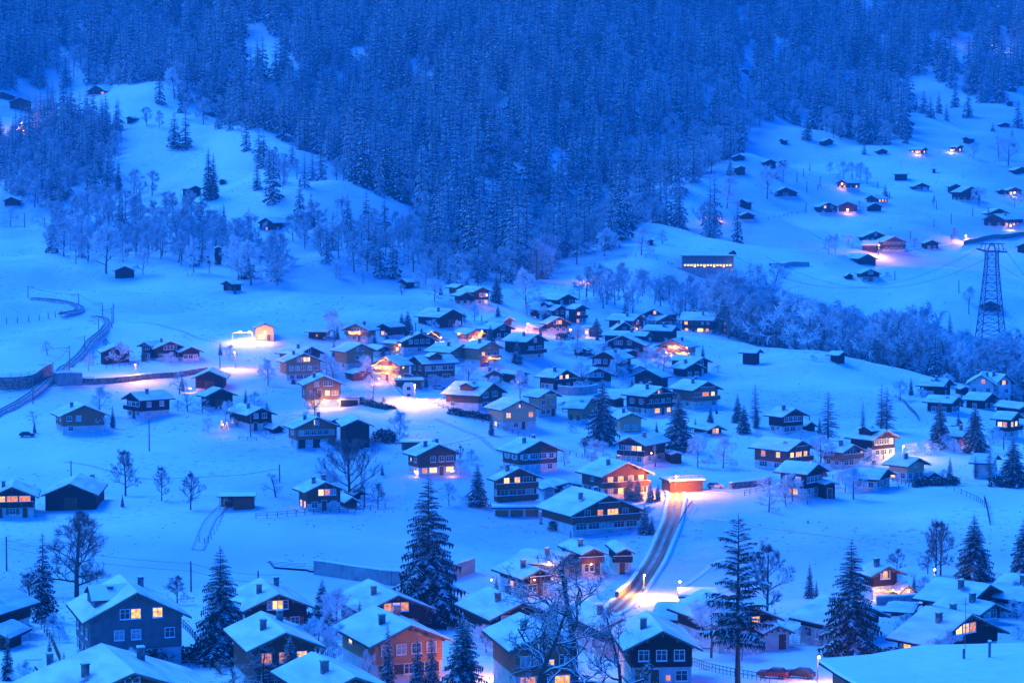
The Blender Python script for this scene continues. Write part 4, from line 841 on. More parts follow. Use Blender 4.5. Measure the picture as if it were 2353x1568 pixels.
# far meadow on the right
for args, kw in [
    (('L', 52, 285, 285, 200, 4, 8, 'dk', .2, 'w', '', 'under a frosted bush above the field track'), dict(noun='barn')),
    (('L', 640, 735, 212, 130, -52, 11, 'dk', .4, 'LL|L', 'DL', 'with a red lit gable before four frosted trees'), dict(back=885)),
    (('L', 1270, 1292, 124, 74, 80, 9, 'dk', 0, '', '', 'flat roofed one beside a silo on the far meadow'), dict(noun='barn', w=7, back=1132, pitch=5)),
    (('L', 1335, 1496, 228, 160, 6, 8, 'dk', .3, 'ww', '', 'with low left roof on the far meadow'), dict(noun='barn')),
    (('L', 1668, 1782, 262, 170, 6, 6, 'dk', .2, 'D', '', 'narrow top gable of the far farm'), dict()),
    (('L', 1752, 1975, 325, 193, 26, 12, 'dk', .4, 'D..', 'DD', 'with curved ramp and snowy roof, biggest of the far farm'), dict(noun='barn', back=1680)),
    (('L', 2115, 2182, 262, 217, 8, 5, 'dk', 0, '', '', 'tiny, between the far farm and the lit figures'), dict(noun='hut')),
    (('L', 2192, 2340, 272, 198, 6, 8, 'dk', .3, 'LLD', '', 'with sparkling lights at the far right edge'), dict()),
    (('L', 908, 1012, 342, 272, -50, 10, 'dk', .3, 'DD', 'LLL', 'with three lit side windows below a lone spruce'), dict(back=1140)),
    (('L', 465, 655, 445, 340, 8, 10, 'dk', .5, 'D.D|L.D', '', 'leftmost of three in a row, one wide lit window'), dict()),
    (('L', 642, 832, 430, 330, -10, 10, 'dk', .3, '.L.', '', 'middle of three in a row, with an orange glowing door'), dict()),
    (('L', 900, 1062, 415, 343, 22, 9, 'dk', .1, '', '', 'right one of three in a row behind frosted bushes'), dict(noun='barn', back=885)),
    (('L', 2014, 2225, 470, 394, 8, 10, 'dk', .1, '', '', 'behind the long lit farmhouse at the right edge'), dict(noun='barn')),
    (('L', 1988, 2170, 560, 445, -40, 16, 'dk', .3, 'DD', 'WLWLW', 'long, with low band of bright windows at right edge'), dict(back=2420, noun='farmhouse', chim=2)),
    (('L', 865, 1118, 700, 603, 4, 10, 'dk', .2, 'DDDD|DDDD', '', 'broad dark one behind the orange lane lamp'), dict()),
    (('L', 985, 1030, 780, 690, 72, 8, 'dk', 0, '', '', 'with flat white roof left of the orange lane lamp'), dict(noun='barn', w=8, back=835)),
    (('L', 1038, 1282, 785, 650, 12, 10, 'dk', .6, 'DwwD|wwww|DDL', '', 'with balconies and two lit windows by the lane lamp'), dict(balc=(1,))),
    (('L', 1430, 1582, 772, 682, 4, 7, 'dk', .3, 'DD|.D', '', 'small square one beside the bright snowy lane'), dict()),
    (('L', 820, 1012, 905, 812, 18, 9, 'dk', 0, '', '', 'with side terrace just below the lamp lit lane'), dict(back=705)),
    (('L', 710, 792, 1038, 988, 4, 4, 'dk', 0, '', '', 'small, left of the white based chalet above the ravine'), dict(noun='hut')),
    (('L', 845, 1045, 1060, 950, 4, 9, 'dk', .9, 'wgw|wwww|ww', '', 'with white based gable alone above the wooded ravine'), dict()),
    (('L', 1948, 2142, 1338, 1240, -14, 7, 'dk', .2, '', '', 'standing behind the lattice pylon'), dict(noun='barn')),
    (('L', 2284, 2420, 800, 714, -30, 6, 'dk', 0, '', '', 'at the right edge beneath the wall lined lane'), dict(noun='barn')),
    (('L', 2255, 2400, 70, 12, 14, 8, 'dk', 0, '', '', 'at the right edge below frosted trees'), dict(noun='barn')),
    (('O', 588, 682, 1136, 1080, 5, 7, 'dk', 0, 'D', '', 'upper of two beside the frosted trees on the hill brow'), dict(noun='barn')),
    (('O', 698, 746, 1122, 1082, 4, 5, 'dk', 0, '', '', 'half hidden behind the two trees on the hill brow'), dict(noun='hut')),
    (('O', 636, 692, 1206, 1157, 6, 5, 'dk', 0, '', '', 'under a leaning frosted tree on the hill brow'), dict(noun='hut')),
    (('O', 380, 470, 1086, 1046, 6, 5, 'dk', 0, '', '', 'upper one at the forest corner of the far hill'), dict(noun='hut')),
    (('O', 398, 474, 1184, 1124, 8, 6, 'dk', 0, '', '', 'half sunk in snow beside a spruce on the hill corner'), dict(noun='barn')),
    (('O', 415, 485, 1405, 1350, -46, 7, 'dk', 0, '', '', 'alone mid slope beside a big frosted tree'), dict(noun='barn', back=532)),
    (('O', 165, 280, 1490, 1424, -24, 8, 'dk', .3, 'LL|W', 'L', 'with bright balcony windows on the lower far hill'), dict(back=316)),
    (('O', 425, 537, 1493, 1438, 4, 6, 'dk', .4, '', '', 'with grey front right of the bright balcony chalet'), dict(noun='barn')),
    (('O', 705, 728, 975, 940, -60, 5, 'dk', 0, '', '', 'topmost one at the forest tongue'), dict(noun='hut', back=764, w=4)),
    (('O', 985, 1068, 982, 938, 34, 8, 'dk', 0, '', '', 'with long snowy roof under the dark forest tongue'), dict(noun='barn', back=950)),
    (('O', 1352, 1432, 1040, 1008, 6, 6, 'dk', 0, '', '', 'plain one in the row below the forest tongue'), dict(noun='hut')),
    (('O', 1650, 1702, 1042, 998, 50, 10, 'dk', .2, 'L', 'LLL', 'with sparkling golden side windows, upper far meadow'), dict(back=1566)),
    (('O', 1936, 1985, 970, 928, -40, 8, 'dk', 0, '', '', 'with chimney pole, uppermost right of the far meadow'), dict(noun='barn', back=2042)),
    (('O', 1890, 1945, 1028, 984, 30, 7, 'dk', .2, 'L', 'L', 'with a white glow at its left end, upper far meadow'), dict(back=1845)),
    (('O', 2180, 2262, 858, 831, 8, 6, 'dk', 0, '', '', 'low, left of the frosted grove at the right edge'), dict(noun='hut')),
    (('O', 2235, 2308, 620, 591, 5, 6, 'dk', 0, '', '', 'highest on the right edge meadow'), dict(noun='hut')),
    (('O', 2228, 2282, 718, 685, -12, 5, 'dk', 0, '', '', 'small double one below the right edge forest'), dict(noun='hut')),
    (('O', 418, 498, 492, 472, 6, 6, 'dk', 0, '', '', 'in a tiny snow clearing inside the dark forest'), dict(noun='hut')),
    (('O', 1820, 1864, 265, 238, 10, 6, 'dk', 0, '', '', 'in the highest clearing at upper right'), dict(noun='hut')),
    (('O', 1740, 1762, 1167, 1143, 78, 6, 'dk', 0, '', '', 'flat roofed tiny one at far meadow centre'), dict(noun='shed', back=1703, w=4, pitch=4)),
    (('M', 60, 212, 742, 660, 8, 8, 'dk', 0, '', '', 'at the upper left above the orange railway lamp'), dict(noun='barn')),
    (('M', -60, 100, 668, 622, 6, 8, 'dk', 0, '', '', 'low one cut by the upper left edge'), dict(noun='barn')),
    (('M', 575, 735, 645, 580, -36, 13, 'dk', .3, '..W', 'D', 'with one lit corner above the left spruce clump'), dict(noun='farmhouse', back=825)),
    (('M', 850, 905, 835, 790, -20, 7, 'dk', 0, '', '', 'half hidden behind spruces on the left spur'), dict(noun='barn')),
    (('M', 20, 137, 1397, 1334, 4, 8, 'dk', .2, '', '', 'beside a round frosted bush at the left edge'), dict(noun='barn')),
    (('M', 1742, 1868, 1566, 1475, -42, 9, 'dk', .3, 'L|D', 'DD', 'with one lit window on the spur meadow'), dict(back=1968)),
    (('M', 1480, 1526, 1247, 1214, 4, 5, 'dk', 0, '', '', 'tiny, right of the tall slim spruces on the spur'), dict(noun='hut')),
    (('M', 1275, 1365, 1335, 1258, 30, 8, 'dk', 0, '', '', 'with long slanting roof behind the paired spruces'), dict(noun='barn')),
    (('I', 1040, 1246, 1030, 922, 14, 7, 'dk', 0, '', '', 'alone below the frosted wood on the left meadow'), dict(noun='barn', back=1025)),
    (('I', 2027, 2150, 1157, 1055, -40, 7, 'dk', .3, '.w', '', 'right one below the frosted wood, under two round trees'), dict(noun='barn', back=2246)),
    (('I', 1968, 2030, 912, 745, 10, 4, 'dk', .2, '', '', 'tall narrow one between frosted trees'), dict(noun='hut')),
    (('N', 832, 905, 948, 906, -35, 7, 'dk', 0, '', '', 'on a small ledge inside the forest gully'), dict(noun='barn')),
    (('N', 2205, 2250, 1116, 1078, 6, 5, 'dk', 0, '', '', 'tiny, behind a round tree on the hill flank'), dict(noun='hut')),
]: house(*args, **dict(dict(chim=0, og=.8, oe=.8), **kw))

# ---------------------------------------------------------------- single trees
noise_mat('twig', (.09, .09, .09), (.20, .21, .22), .5, .95)
def sp_pair(name, **k):
    T, K = spruce(**k); return K.mesh(name + '_trunk', ['bark']), T.mesh(name + '_crown', ['needles', 'snow'])
PR = {}
PR['spruce'] = [(20.0, *sp_pair('spruce', H=20, R=R_, whorls=24, nb=11, pairs=7, seed=s, snow=.5, droop=.36, tw=.5, curtain=1.4, seg=7)) for s, R_ in ((21, 4.4), (22, 3.9), (23, 4.8))]
PR['slim'] = [(20.0, *sp_pair('slim', H=20, R=2.6, whorls=26, nb=9, pairs=6, seed=s, snow=.45, droop=.4, tw=.6, curtain=1.8)) for s in (31, 32)]
PR['hero'] = [(25.0, *sp_pair('hero', H=25, R=R_, whorls=34, nb=14, pairs=17, seed=s, snow=.52, droop=.34, tw=.30, seg=10, ragged=.24, curtain=1.6)) for s, R_ in ((41, 5.4), (42, 5.0))]
PR['pine'] = [(25.0, *sp_pair('pine', H=25, R=4.4, whorls=22, nb=8, pairs=16, seed=51, snow=.4, bare=.26, droop=.05, tw=.34, power=.42, ragged=.35, curtain=1.0, seg=12))]
PR['far'] = [(20.0, *sp_pair('far', H=20, R=R_, whorls=16, nb=8, pairs=4, seed=s, snow=.7, bare=.03, droop=.42, tw=.55, seg=2, curtain=1.5)) for s, R_ in ((61, 3.4), (62, 4.0))]
def bare_set(name, seeds, H, lv, mats, n=0, size=.7, width=.02, snow_lv=9, minr=(.05, .035, .022, .018, .016), gk={}, tm=9, droop=0):
    out = []
    for s in seeds:
        segs = grow(H, s, levels=lv, **gk); a, b = tree_meshes(name, segs, minr, mats, snow_lv=snow_lv, tm_from=tm)
        if n:
            pf = puff(segs, s, n, size, width, 2, droop); T = Tri(); me = b
            V = np.empty(len(me.vertices) * 3, np.float32); me.vertices.foreach_get('co', V); mi = np.empty(len(me.polygons), np.int32); me.polygons.foreach_get('material_index', mi)
            T.v.append(V.reshape(-1, 3)); T.m.append(mi); T.n = len(mi); T.add(pf, 1); b = T.mesh(name + '_crown', [m.name for m in me.materials]); bpy.data.meshes.remove(me)
        out.append((H, a, b))
    return out
PR['bare'] = bare_set('bare', (71, 72), 14.0, 4, ('bark', 'twig'), n=4000, size=.8, width=.024, gk=dict(nlimb=12, sub=4, crown_w=.42, twist=.3, upb=.5, trunk=.2))
PR['lime'] = bare_set('lime', (81,), 20.0, 4, ('bark', 'twig'), n=9000, size=1.1, width=.02, gk=dict(nlimb=17, sub=5, crown_w=.40, twist=.35, upb=.55, trunk=.16, r0=.026))
PR['vase'] = bare_set('vase', (83,), 16.0, 4, ('bark', 'twig'), n=7000, size=1.1, width=.026, gk=dict(nlimb=16, sub=4, crown_w=.62, twist=.25, upb=1.3, trunk=.10, r0=.026))
PR['fruit'] = bare_set('fruit', (85, 86), 7.0, 4, ('bark', 'frost'), n=900, size=.5, width=.03, snow_lv=1, gk=dict(nlimb=9, sub=3, crown_w=.62, twist=.8, upb=.3, trunk=.22, r0=.035))
PR['frosted'] = bare_set('frosted', (91, 92, 93), 12.0, 4, ('bark_light', 'frost'), n=5200, size=.75, width=.05, tm=2, gk=dict(nlimb=11, sub=4, crown_w=.5, twist=.5, upb=.35, trunk=.2))
PR['snowy'] = bare_set('snowy', (95, 96), 20.0, 4, ('bark', 'bark'), n=1600, size=.9, width=.022, snow_lv=1, gk=dict(nlimb=13, sub=4, crown_w=.56, twist=1.2, upb=.35, trunk=.14, r0=.026))
PR['larch'] = [(22.0, K.mesh('larch_trunk', ['bark_light']), T.mesh('larch_crown', ['twig', 'frost_dim'])) for T, K in [spruce(H=22, R=R_, whorls=26, nb=9, pairs=10, seed=s, snow=.35, bare=.12, droop=.2, tw=.22, power=.6, ragged=.3, curtain=.5, seg=6) for s, R_ in ((101, 3.9), (102, 3.4))]]
PR['shrub'] = bare_set('shrub', (111, 112), 3.0, 3, ('bark', 'frost'), n=1400, size=.35, width=.035, tm=1, gk=dict(nlimb=12, sub=4, crown_w=.75, twist=.6, upb=.5, trunk=.02, r0=.02))
KN = dict(spruce=('spruce_tree', 'snow laden spruce'), slim=('spruce_tree', 'slim snow dusted spruce'), hero=('spruce_tree', 'large dark spruce'), pine=('pine_tree', 'tall open crowned pine'), far=('spruce_tree', 'snow dusted spruce'),
          bare=('bare_tree', 'leafless dark tree'), lime=('bare_tree', 'great leafless tree'), vase=('bare_tree', 'leafless vase shaped tree'), fruit=('fruit_tree', 'small crooked fruit tree'), frosted=('frosted_tree', 'frost whitened tree'),
          snowy=('bare_tree', 'sprawling bare tree with snow on every branch'), larch=('larch_tree', 'tall leafless larch'), shrub=('shrub', 'snowy round shrub'))
TR_ = random.Random(8)
def tree(t, u, vb, vt, kind, tail, wide=1.0, D=None, group=None):
    ub, va = tv(t, u, vb); _, vtop = tv(t, u, vt); x, y, z = ground(ub, va, D); H = (va - vtop) * y / FV * 1.0
    if D is not None: _, vv = project(x, y, z); H = (float(vv) - vtop) * y / FV
    H0, a, b = PR[kind][TR_.randrange(len(PR[kind]))]; s = H / H0; nm, ad = KN[kind]
    o = empty(nm, (x, y, z - .15), TR_.uniform(0, 6.28), ad + ' ' + tail, 'shrub' if kind == 'shrub' else 'tree', group)
    wide *= {'hero': 1.22, 'spruce': 1.15}.get(kind, 1.0); o.scale = (s * wide, s * wide, s); link('trunk', a, o); link('crown', b, o); return o
for r in [
    ('A', 390, 1020, 185, 'slim', 'just left of the great leafless tree', 1.3), ('A', 1985, 1400, 300, 'hero', 'right of the grey house, lower left'), ('B', 590, 985, 608, 'spruce', 'between the two red shuttered chalets'),
    ('V', 985, 1436, 1078, 'hero', 'tallest in the picture, left of centre', .95), ('B', 1180, 1590, 1000, 'slim', 'in front of the orange boarded chalet'), ('B', 1445, 1620, 1095, 'slim', 'left of a close pair before the orange chalet', 1.2),
    ('B', 1572, 1620, 1080, 'slim', 'right of a close pair before the orange chalet', 1.2), ('B', 1850, 1650, 930, 'hero', 'with wide snowy boughs right of the orange chalet', 1.1), ('B', 300, 1650, 1110, 'hero', 'covering the glowing lower windows at the bottom', 1.1),
    ('B', 2090, 930, 825, 'slim', 'tiny, left of the green shuttered chalet'), ('D', 750, 1310, 238, 'hero', 'standing over the lower right snowy yard', 1.05), ('D', 1850, 655, 35, 'hero', 'full and broad behind the lower right roofs', 1.25),
    ('D', 2300, 640, 70, 'hero', 'cut by the right edge behind the roofs', 1.1), ('V', 1694, 1570, 1166, 'pine', 'with bare lower trunk, right of the bottom centre', 1.0), ('V', 1252, 1201, 1145, 'spruce', 'by the red garage doors'),
    ('V', 1480, 1226, 1150, 'spruce', 'at the left verge of the steep road'), ('C', 1242, 228, 70, 'spruce', 'shorter, at the left verge of the steep road'), ('G', 1072, 1490, 1240, 'spruce', 'left of twins beside the many-windowed brown chalet'),
    ('G', 1140, 1500, 1268, 'spruce', 'right of twins beside the many-windowed brown chalet'), ('G', 1255, 1512, 1310, 'spruce', 'left of two small ones near the lamp corner', .9), ('G', 1325, 1500, 1325, 'spruce', 'right of two small ones near the lamp corner', .9),
    ('G', 812, 975, 372, 'hero', 'big one in the village centre right', 1.05), ('G', 1512, 1030, 512, 'hero', 'broad one in front of the brown balcony chalet', 1.15), ('G', 1668, 865, 722, 'slim', 'thin one beside the broad centre spruce'),
    ('G', 1805, 795, 622, 'spruce', 'small, left of the frosted thicket'), ('G', 1862, 700, 630, 'spruce', 'tiny, at the top of the frosted thicket'), ('G', 2052, 780, 505, 'spruce', 'upper one of a leaning pair by the thicket'), ('G', 2112, 880, 600, 'spruce', 'lower one of a leaning pair by the thicket'),
    ('H', 1640, 430, 168, 'hero', 'at the ravine edge left of the white house'), ('H', 1578, 1015, 568, 'hero', 'left of two before the right edge cluster', 1.0), ('H', 1900, 1060, 588, 'hero', 'right of two before the right edge cluster', 1.0), ('H', 2250, 1360, 893, 'hero', 'at the right edge above the hedge', 1.25),
    ('V', 1096, 1162, 1058, 'spruce', 'dark one left of the long balconies chalet'), ('J', 1385, 715, 478, 'spruce', 'right twin at the village top'), ('J', 1330, 725, 505, 'spruce', 'left twin at the village top'), ('J', 1080, 815, 693, 'spruce', 'right of the orange balcony chalet'),
    ('J', 1195, 768, 683, 'spruce', 'squat one by the orange balcony annex', 1.4), ('J', 2198, 418, 138, 'spruce', 'beside the white garage chalet', 1.1), ('J', 2212, 612, 428, 'spruce', 'on the slope above the village centre', 1.1), ('J', 2140, 800, 608, 'spruce', 'leaning over the orange lamp', 1.1),
    ('J', 1510, 697, 640, 'spruce', 'tiny, above the village roofs', 1.3), ('K', 497, 630, 515, 'spruce', 'between the dormer roof and the lamp', 1.3), ('K', 762, 728, 545, 'spruce', 'round one right of the lamp lit wall', 1.4), ('K', 960, 872, 712, 'spruce', 'in front of the broad dark gable', 1.6),
    ('G', 35, 240, 8, 'spruce', 'left of the corner balcony chalet'), ('V', 613, 975, 918, 'spruce', 'behind the chalet with small lit trees'), ('F', 335, 428, 358, 'spruce', 'knee high, left of the modern gable', 1.8), ('J', 2055, 290, 235, 'slim', 'poking over the garage chalet roof'),
    ('F', 1162, 592, 530, 'spruce', 'tiny one left of the lit snow', 1.4), ('F', 1065, 585, 525, 'spruce', 'tiny one by the garden rack', 1.2), ('B', 620, 1230, 1125, 'spruce', 'small clipped one in the lower gardens', 1.6), ('D', 540, 1330, 1245, 'spruce', 'waist high one in the lamp lit yard', 1.8),
    ('I', 1700, 535, 198, 'far', 'left of a pair above the frosted belt'), ('I', 1842, 602, 208, 'far', 'right of a pair above the frosted belt'), ('I', 2052, 645, 335, 'slim', 'thin one right of the spur pair'), ('M', 1412, 1350, 995, 'slim', 'highest slim one alone on the spur meadow', 1.1),
    ('M', 1445, 1345, 1030, 'slim', 'second slim one on the spur meadow', 1.1), ('M', 945, 1405, 1250, 'slim', 'rising out of the left frosted belt'), ('M', 802, 1305, 1068, 'slim', 'edge one right of the left clump'), ('M', 2028, 1490, 1205, 'far', 'left one above the gully meadow'),
    ('M', 2105, 1530, 1285, 'far', 'right one above the gully meadow'), ('M', 1850, 1360, 1003, 'far', 'right one on the spur shoulder', 1.1), ('M', 1738, 1280, 1078, 'far', 'left one on the spur shoulder', 1.3), ('N', 430, 1030, 765, 'far', 'big one at the meadow edge above the gully', 1.3),
    ('M', 1180, 1000, 740, 'far', 'left one of the upper spur clump', 1.2), ('M', 1255, 1005, 745, 'far', 'right one of the upper spur clump', 1.4), ('O', 1545, 695, 568, 'far', 'leftmost on the upper right meadow'), ('O', 1622, 740, 645, 'far', 'second on the upper right meadow'),
    ('O', 1672, 768, 600, 'far', 'tallest of the meadow clump, upper right', 1.2), ('O', 1718, 795, 645, 'far', 'lowest of the meadow clump, upper right', 1.2), ('O', 1775, 765, 610, 'far', 'right of the meadow clump, upper right'), ('O', 1826, 815, 690, 'far', 'single slender one right of the meadow clump'),
    ('O', 1550, 968, 830, 'far', 'below the dark forest tongue'), ('O', 1885, 725, 560, 'far', 'left of two tall ones at the upper right', 1.2), ('O', 1972, 792, 600, 'far', 'right of two tall ones at the upper right', 1.4), ('O', 2140, 888, 820, 'far', 'little lone one in the upper right meadow', 1.4),
    ('O', 2270, 985, 858, 'far', 'above the right edge grove', 1.1), ('O', 2310, 860, 662, 'far', 'at the upper right edge', 1.3), ('O', 1412, 1328, 1236, 'far', 'behind the three windowed far chalet', 1.4), ('O', 1270, 1042, 945, 'far', 'alone below the forest tongue right', 1.2),
    ('O', 882, 945, 755, 'far', 'on the snow strip between forests', 1.2), ('O', 362, 1185, 1055, 'far', 'on the left brow of the far hill', 1.4), ('O', 2110, 1462, 1395, 'far', 'small one by the long far farmhouse', 1.3), ('K', 1020, 520, 385, 'far', 'dark one among frosted trees above the village', 1.1),
    # leafless ones
    ('V', 176, 1370, 1163, 'lime', 'with fan shaped crown at the lower left', 1.15), ('E', 1150, 1452, 1020, 'bare', 'tall oval one in the left field', 1.0), ('E', 1482, 1498, 1175, 'bare', 'middle one of three in the left field', .8), ('E', 1748, 1580, 1230, 'bare', 'rightmost of three in the left field', 1.0),
    ('E', 840, 1398, 1248, 'bare', 'small one right of the plain gabled barn', 1.3), ('V', 803, 1142, 1018, 'vase', 'behind the garden chalet', 1.15), ('F', 1112, 1562, 1325, 'bare', 'in the corner of the fenced garden', 1.1), ('F', 175, 1465, 1240, 'fruit', 'old, left of the garden chalet', 1.1),
    ('E', 303, 782, 665, 'fruit', 'alone left of the red-brown chalet', 1.2), ('E', 432, 160, 30, 'fruit', 'alone above the railway', 1.1), ('E', 812, 305, 158, 'frosted', 'left one right of the railway', .9), ('E', 858, 250, 118, 'frosted', 'right one beside the railway', .9),
    ('E', 968, 127, 8, 'bare', 'broken topped one on the slope above the farmhouse', 1.0), ('E', 1645, 520, 308, 'fruit', 'spreading one left of the plain barn', 1.0), ('E', 1905, 872, 733, 'frosted', 'small round one in mid left field', 1.1), ('E', 1722, 680, 512, 'fruit', 'between the balcony chalet and the barn', .9),
    ('E', 1852, 697, 560, 'fruit', 'in front of the railed barn', 1.1), ('E', 1628, 668, 570, 'fruit', 'at the eave end of the balcony chalet', 1.0), ('E', 1095, 238, 62, 'shrub', 'bush big as the barn behind it', 1.15), ('E', 920, 868, 735, 'shrub', 'bush right of the red-brown chalet', 1.2),
    ('F', 105, 442, 200, 'frosted', 'large one at the left of the village', 1.1), ('F', 702, 392, 200, 'frosted', 'large one in front of the blank gable', 1.3), ('F', 1025, 390, 168, 'frosted', 'pink lit one left of the golden chalet', 1.1), ('F', 532, 725, 458, 'bare', 'before the bright modern ground floor', .9),
    ('F', 1940, 432, 220, 'frosted', 'between the window band chalet and the blue car', 1.3), ('J', 718, 770, 493, 'frosted', 'round topped one on the slope above the village', 1.1), ('J', 728, 190, 30, 'frosted', 'above a round bush on the high left slope', 1.1), ('J', 765, 192, 100, 'shrub', 'round bush high on the left slope', 1.3),
    ('J', 318, 85, 0, 'shrub', 'highest round bush on the left slope', 1.3), ('J', 1328, 348, 245, 'fruit', 'below the small roofed barn', 1.4), ('J', 1632, 408, 212, 'frosted', 'broad one left of the garage chalet', 1.3), ('K', 118, 495, 120, 'frosted', 'tall trunked one behind the top chalets', 1.0),
    ('V', 1322, 1610, 1243, 'snowy', 'filling the bottom centre', 1.15), ('V', 1236, 1640, 1330, 'snowy', 'lower left companion of the sprawling centre tree', .9), ('V', 1425, 1600, 1372, 'snowy', 'right companion of the sprawling centre tree', .8), ('D', 1512, 602, 100, 'bare', 'left of tall twins behind the corner lamp', .8), ('D', 1556, 602, 95, 'bare', 'right of tall twins behind the corner lamp', .8),
    ('D', 1162, 575, 345, 'bare', 'thin one behind the lit porch roof', 1.1), ('V', 1762, 1420, 1243, 'bare', 'slender birch like one right of the pine', .9), ('D', 1440, 600, 350, 'bare', 'shorter one left of the tall twins', 1.0), ('G', 655, 1088, 908, 'bare', 'at the foot of the big village spruce', 1.0), ('G', 822, 1092, 950, 'frosted', 'small one under the big village spruce', 1.1),
    ('G', 470, 1178, 1042, 'fruit', 'by the rail fence below the village', 1.1), ('G', 1690, 1190, 898, 'frosted', 'left of two big ones in the thicket', 1.0), ('G', 1922, 1198, 925, 'frosted', 'right of two big ones in the thicket', 1.1), ('G', 62, 565, 285, 'frosted', 'large one left of the two balcony chalet', 1.0),
    ('G', 665, 475, 378, 'fruit', 'on the terrace wall', 1.0), ('G', 1325, 298, 188, 'fruit', 'below the golden lit gable', 1.0), ('G', 1215, 275, 145, 'frosted', 'round one left of the golden lit gable', 1.2), ('G', 545, 450, 370, 'fruit', 'at the balcony corner', 1.0), ('F', 1862, 1130, 985, 'bare', 'above the round bush in mid field', 1.0),
    ('F', 1762, 1545, 1318, 'frosted', 'beside the tallest spruce top', 1.0), ('F', 1975, 1160, 1035, 'shrub', 'upper bush in mid field', 1.0), ('F', 1870, 1260, 1120, 'shrub', 'lower bush in mid field', 1.0), ('H', 1215, 580, 395, 'frosted', 'bushy one at the upper end of the ravine wall', 1.2), ('H', 370, 1532, 1398, 'fruit', 'right of three below the black-boarded chalet', 1.0),
    ('H', 172, 1552, 1408, 'fruit', 'middle of three below the black-boarded chalet', 1.0), ('H', 12, 1600, 1425, 'fruit', 'left of three below the black-boarded chalet', 1.3), ('D', 298, 1215, 1045, 'frosted', 'small one in the lower right garden', 1.1), ('D', 492, 1270, 1060, 'fruit', 'many stemmed one in the lower right garden', 1.2), ('A', 270, 962, 560, 'bare', 'thin one left of the slim spruce', 1.3),
    ('A', 1592, 860, 580, 'bare', 'behind the grey house gable', 1.2), ('A', 480, 1148, 935, 'frosted', 'snowy bush like one left of the grey house', 1.2), ('B', 860, 1080, 880, 'fruit', 'between two red shuttered chalets', 1.3), ('B', 2150, 1300, 1000, 'bare', 'twiggy one under the green shutters', 1.2), ('A', 2100, 1700, 1290, 'snowy', 'snowy thicket right of the left hand spruce', 1.4),
    ('B', 60, 1640, 1190, 'snowy', 'low one over the bottom left chalet wall', .9), ('B', 1000, 1560, 1290, 'shrub', 'tall dark garden bush left of the orange chalet', .7), ('B', 700, 1400, 1190, 'shrub', 'garden bush below the little clipped spruce', .8), ('B', 780, 1180, 1105, 'shrub', 'low one behind the garden fence', 1.6), ('C', 560, 600, 430, 'bare', 'dark one hugging the twin lit gable', 1.0),
    ('L', 1525, 382, 268, 'bare', 'stubby one on the far meadow', .5), ('L', 1715, 662, 562, 'bare', 'right one above the bright lane', 1.0), ('L', 1687, 706, 625, 'bare', 'left one above the bright lane', .9), ('O', 1130, 1216, 1093, 'frosted', 'first of four behind the red lit gable', 1.0), ('O', 1192, 1212, 1098, 'frosted', 'second of four behind the red lit gable', 1.0),
    ('O', 1243, 1216, 1098, 'frosted', 'third of four behind the red lit gable', 1.0), ('O', 1288, 1245, 1130, 'frosted', 'fourth of four behind the red lit gable', 1.1), ('O', 1040, 1172, 1095, 'frosted', 'lone round one left of the four', 1.0), ('L', 1350, 758, 653, 'frosted', 'dark stemmed round one between two lane chalets', .9), ('L', 1105, 1036, 972, 'shrub', 'round one right of the white based chalet', 1.0),
    ('L', 562, 800, 628, 'frosted', 'left of a group above the lane', .8), ('L', 622, 800, 618, 'frosted', 'second of a group above the lane', .7), ('L', 738, 745, 635, 'frosted', 'right of a group above the lane', 1.1), ('L', 1938, 368, 195, 'frosted', 'large one before the far farm', 1.2), ('O', 2178, 1065, 925, 'frosted', 'left one of the right edge grove', 1.2), ('O', 2245, 1120, 930, 'frosted', 'right one of the right edge grove', 1.2),
    ('O', 615, 1345, 1128, 'frosted', 'big drooping one on the far hill', .9), ('O', 720, 1230, 1088, 'frosted', 'leaning one on the hill brow', 1.0), ('O', 342, 1408, 1198, 'frosted', 'big one at the left foot of the far hill', 1.0), ('O', 2010, 1072, 968, 'frosted', 'beside the white glowing chalet', .9), ('N', 2168, 1182, 998, 'frosted', 'round one on the hill flank', 1.1),
    ('N', 1918, 1188, 1005, 'frosted', 'large one at the gully rim', 1.2), ('N', 2310, 1104, 1008, 'fruit', 'beside the round one on the hill flank', 1.1), ('I', 752, 810, 420, 'frosted', 'tall dark stemmed one in the frosted belt', .8), ('I', 972, 985, 555, 'frosted', 'broad one at the barn below the belt', 1.1), ('I', 2185, 1062, 650, 'frosted', 'wide one over the lower right belt barn', 1.1),
    ('I', 2300, 1095, 700, 'frosted', 'right end of the frosted belt', 1.1), ('I', 1310, 992, 762, 'frosted', 'small one in front of the belt', 1.0), ('I', 1775, 980, 665, 'frosted', 'one of three standing before the belt', .7), ('I', 1918, 985, 690, 'frosted', 'thin one left of the tall narrow hut', .6), ('I', 98, 552, 385, 'frosted', 'round one near the left edge hut', 1.2),
    ('L', 845, 395, 318, 'frosted', 'between the far chalets in a row', 1.2), ('L', 2262, 380, 250, 'frosted', 'by the far right lit figures', 1.2), ('M', 1180, 668, 470, 'frosted', 'dark stemmed one at the top of the spur', .9), ('H', 2100, 620, 430, 'frosted', 'in front of the tall white house', 1.1), ('F', 1515, 410, 338, 'shrub', 'before the window band chalet', 1.0), ('F', 1640, 445, 345, 'frosted', 'thin one before the window band chalet', 1.1),
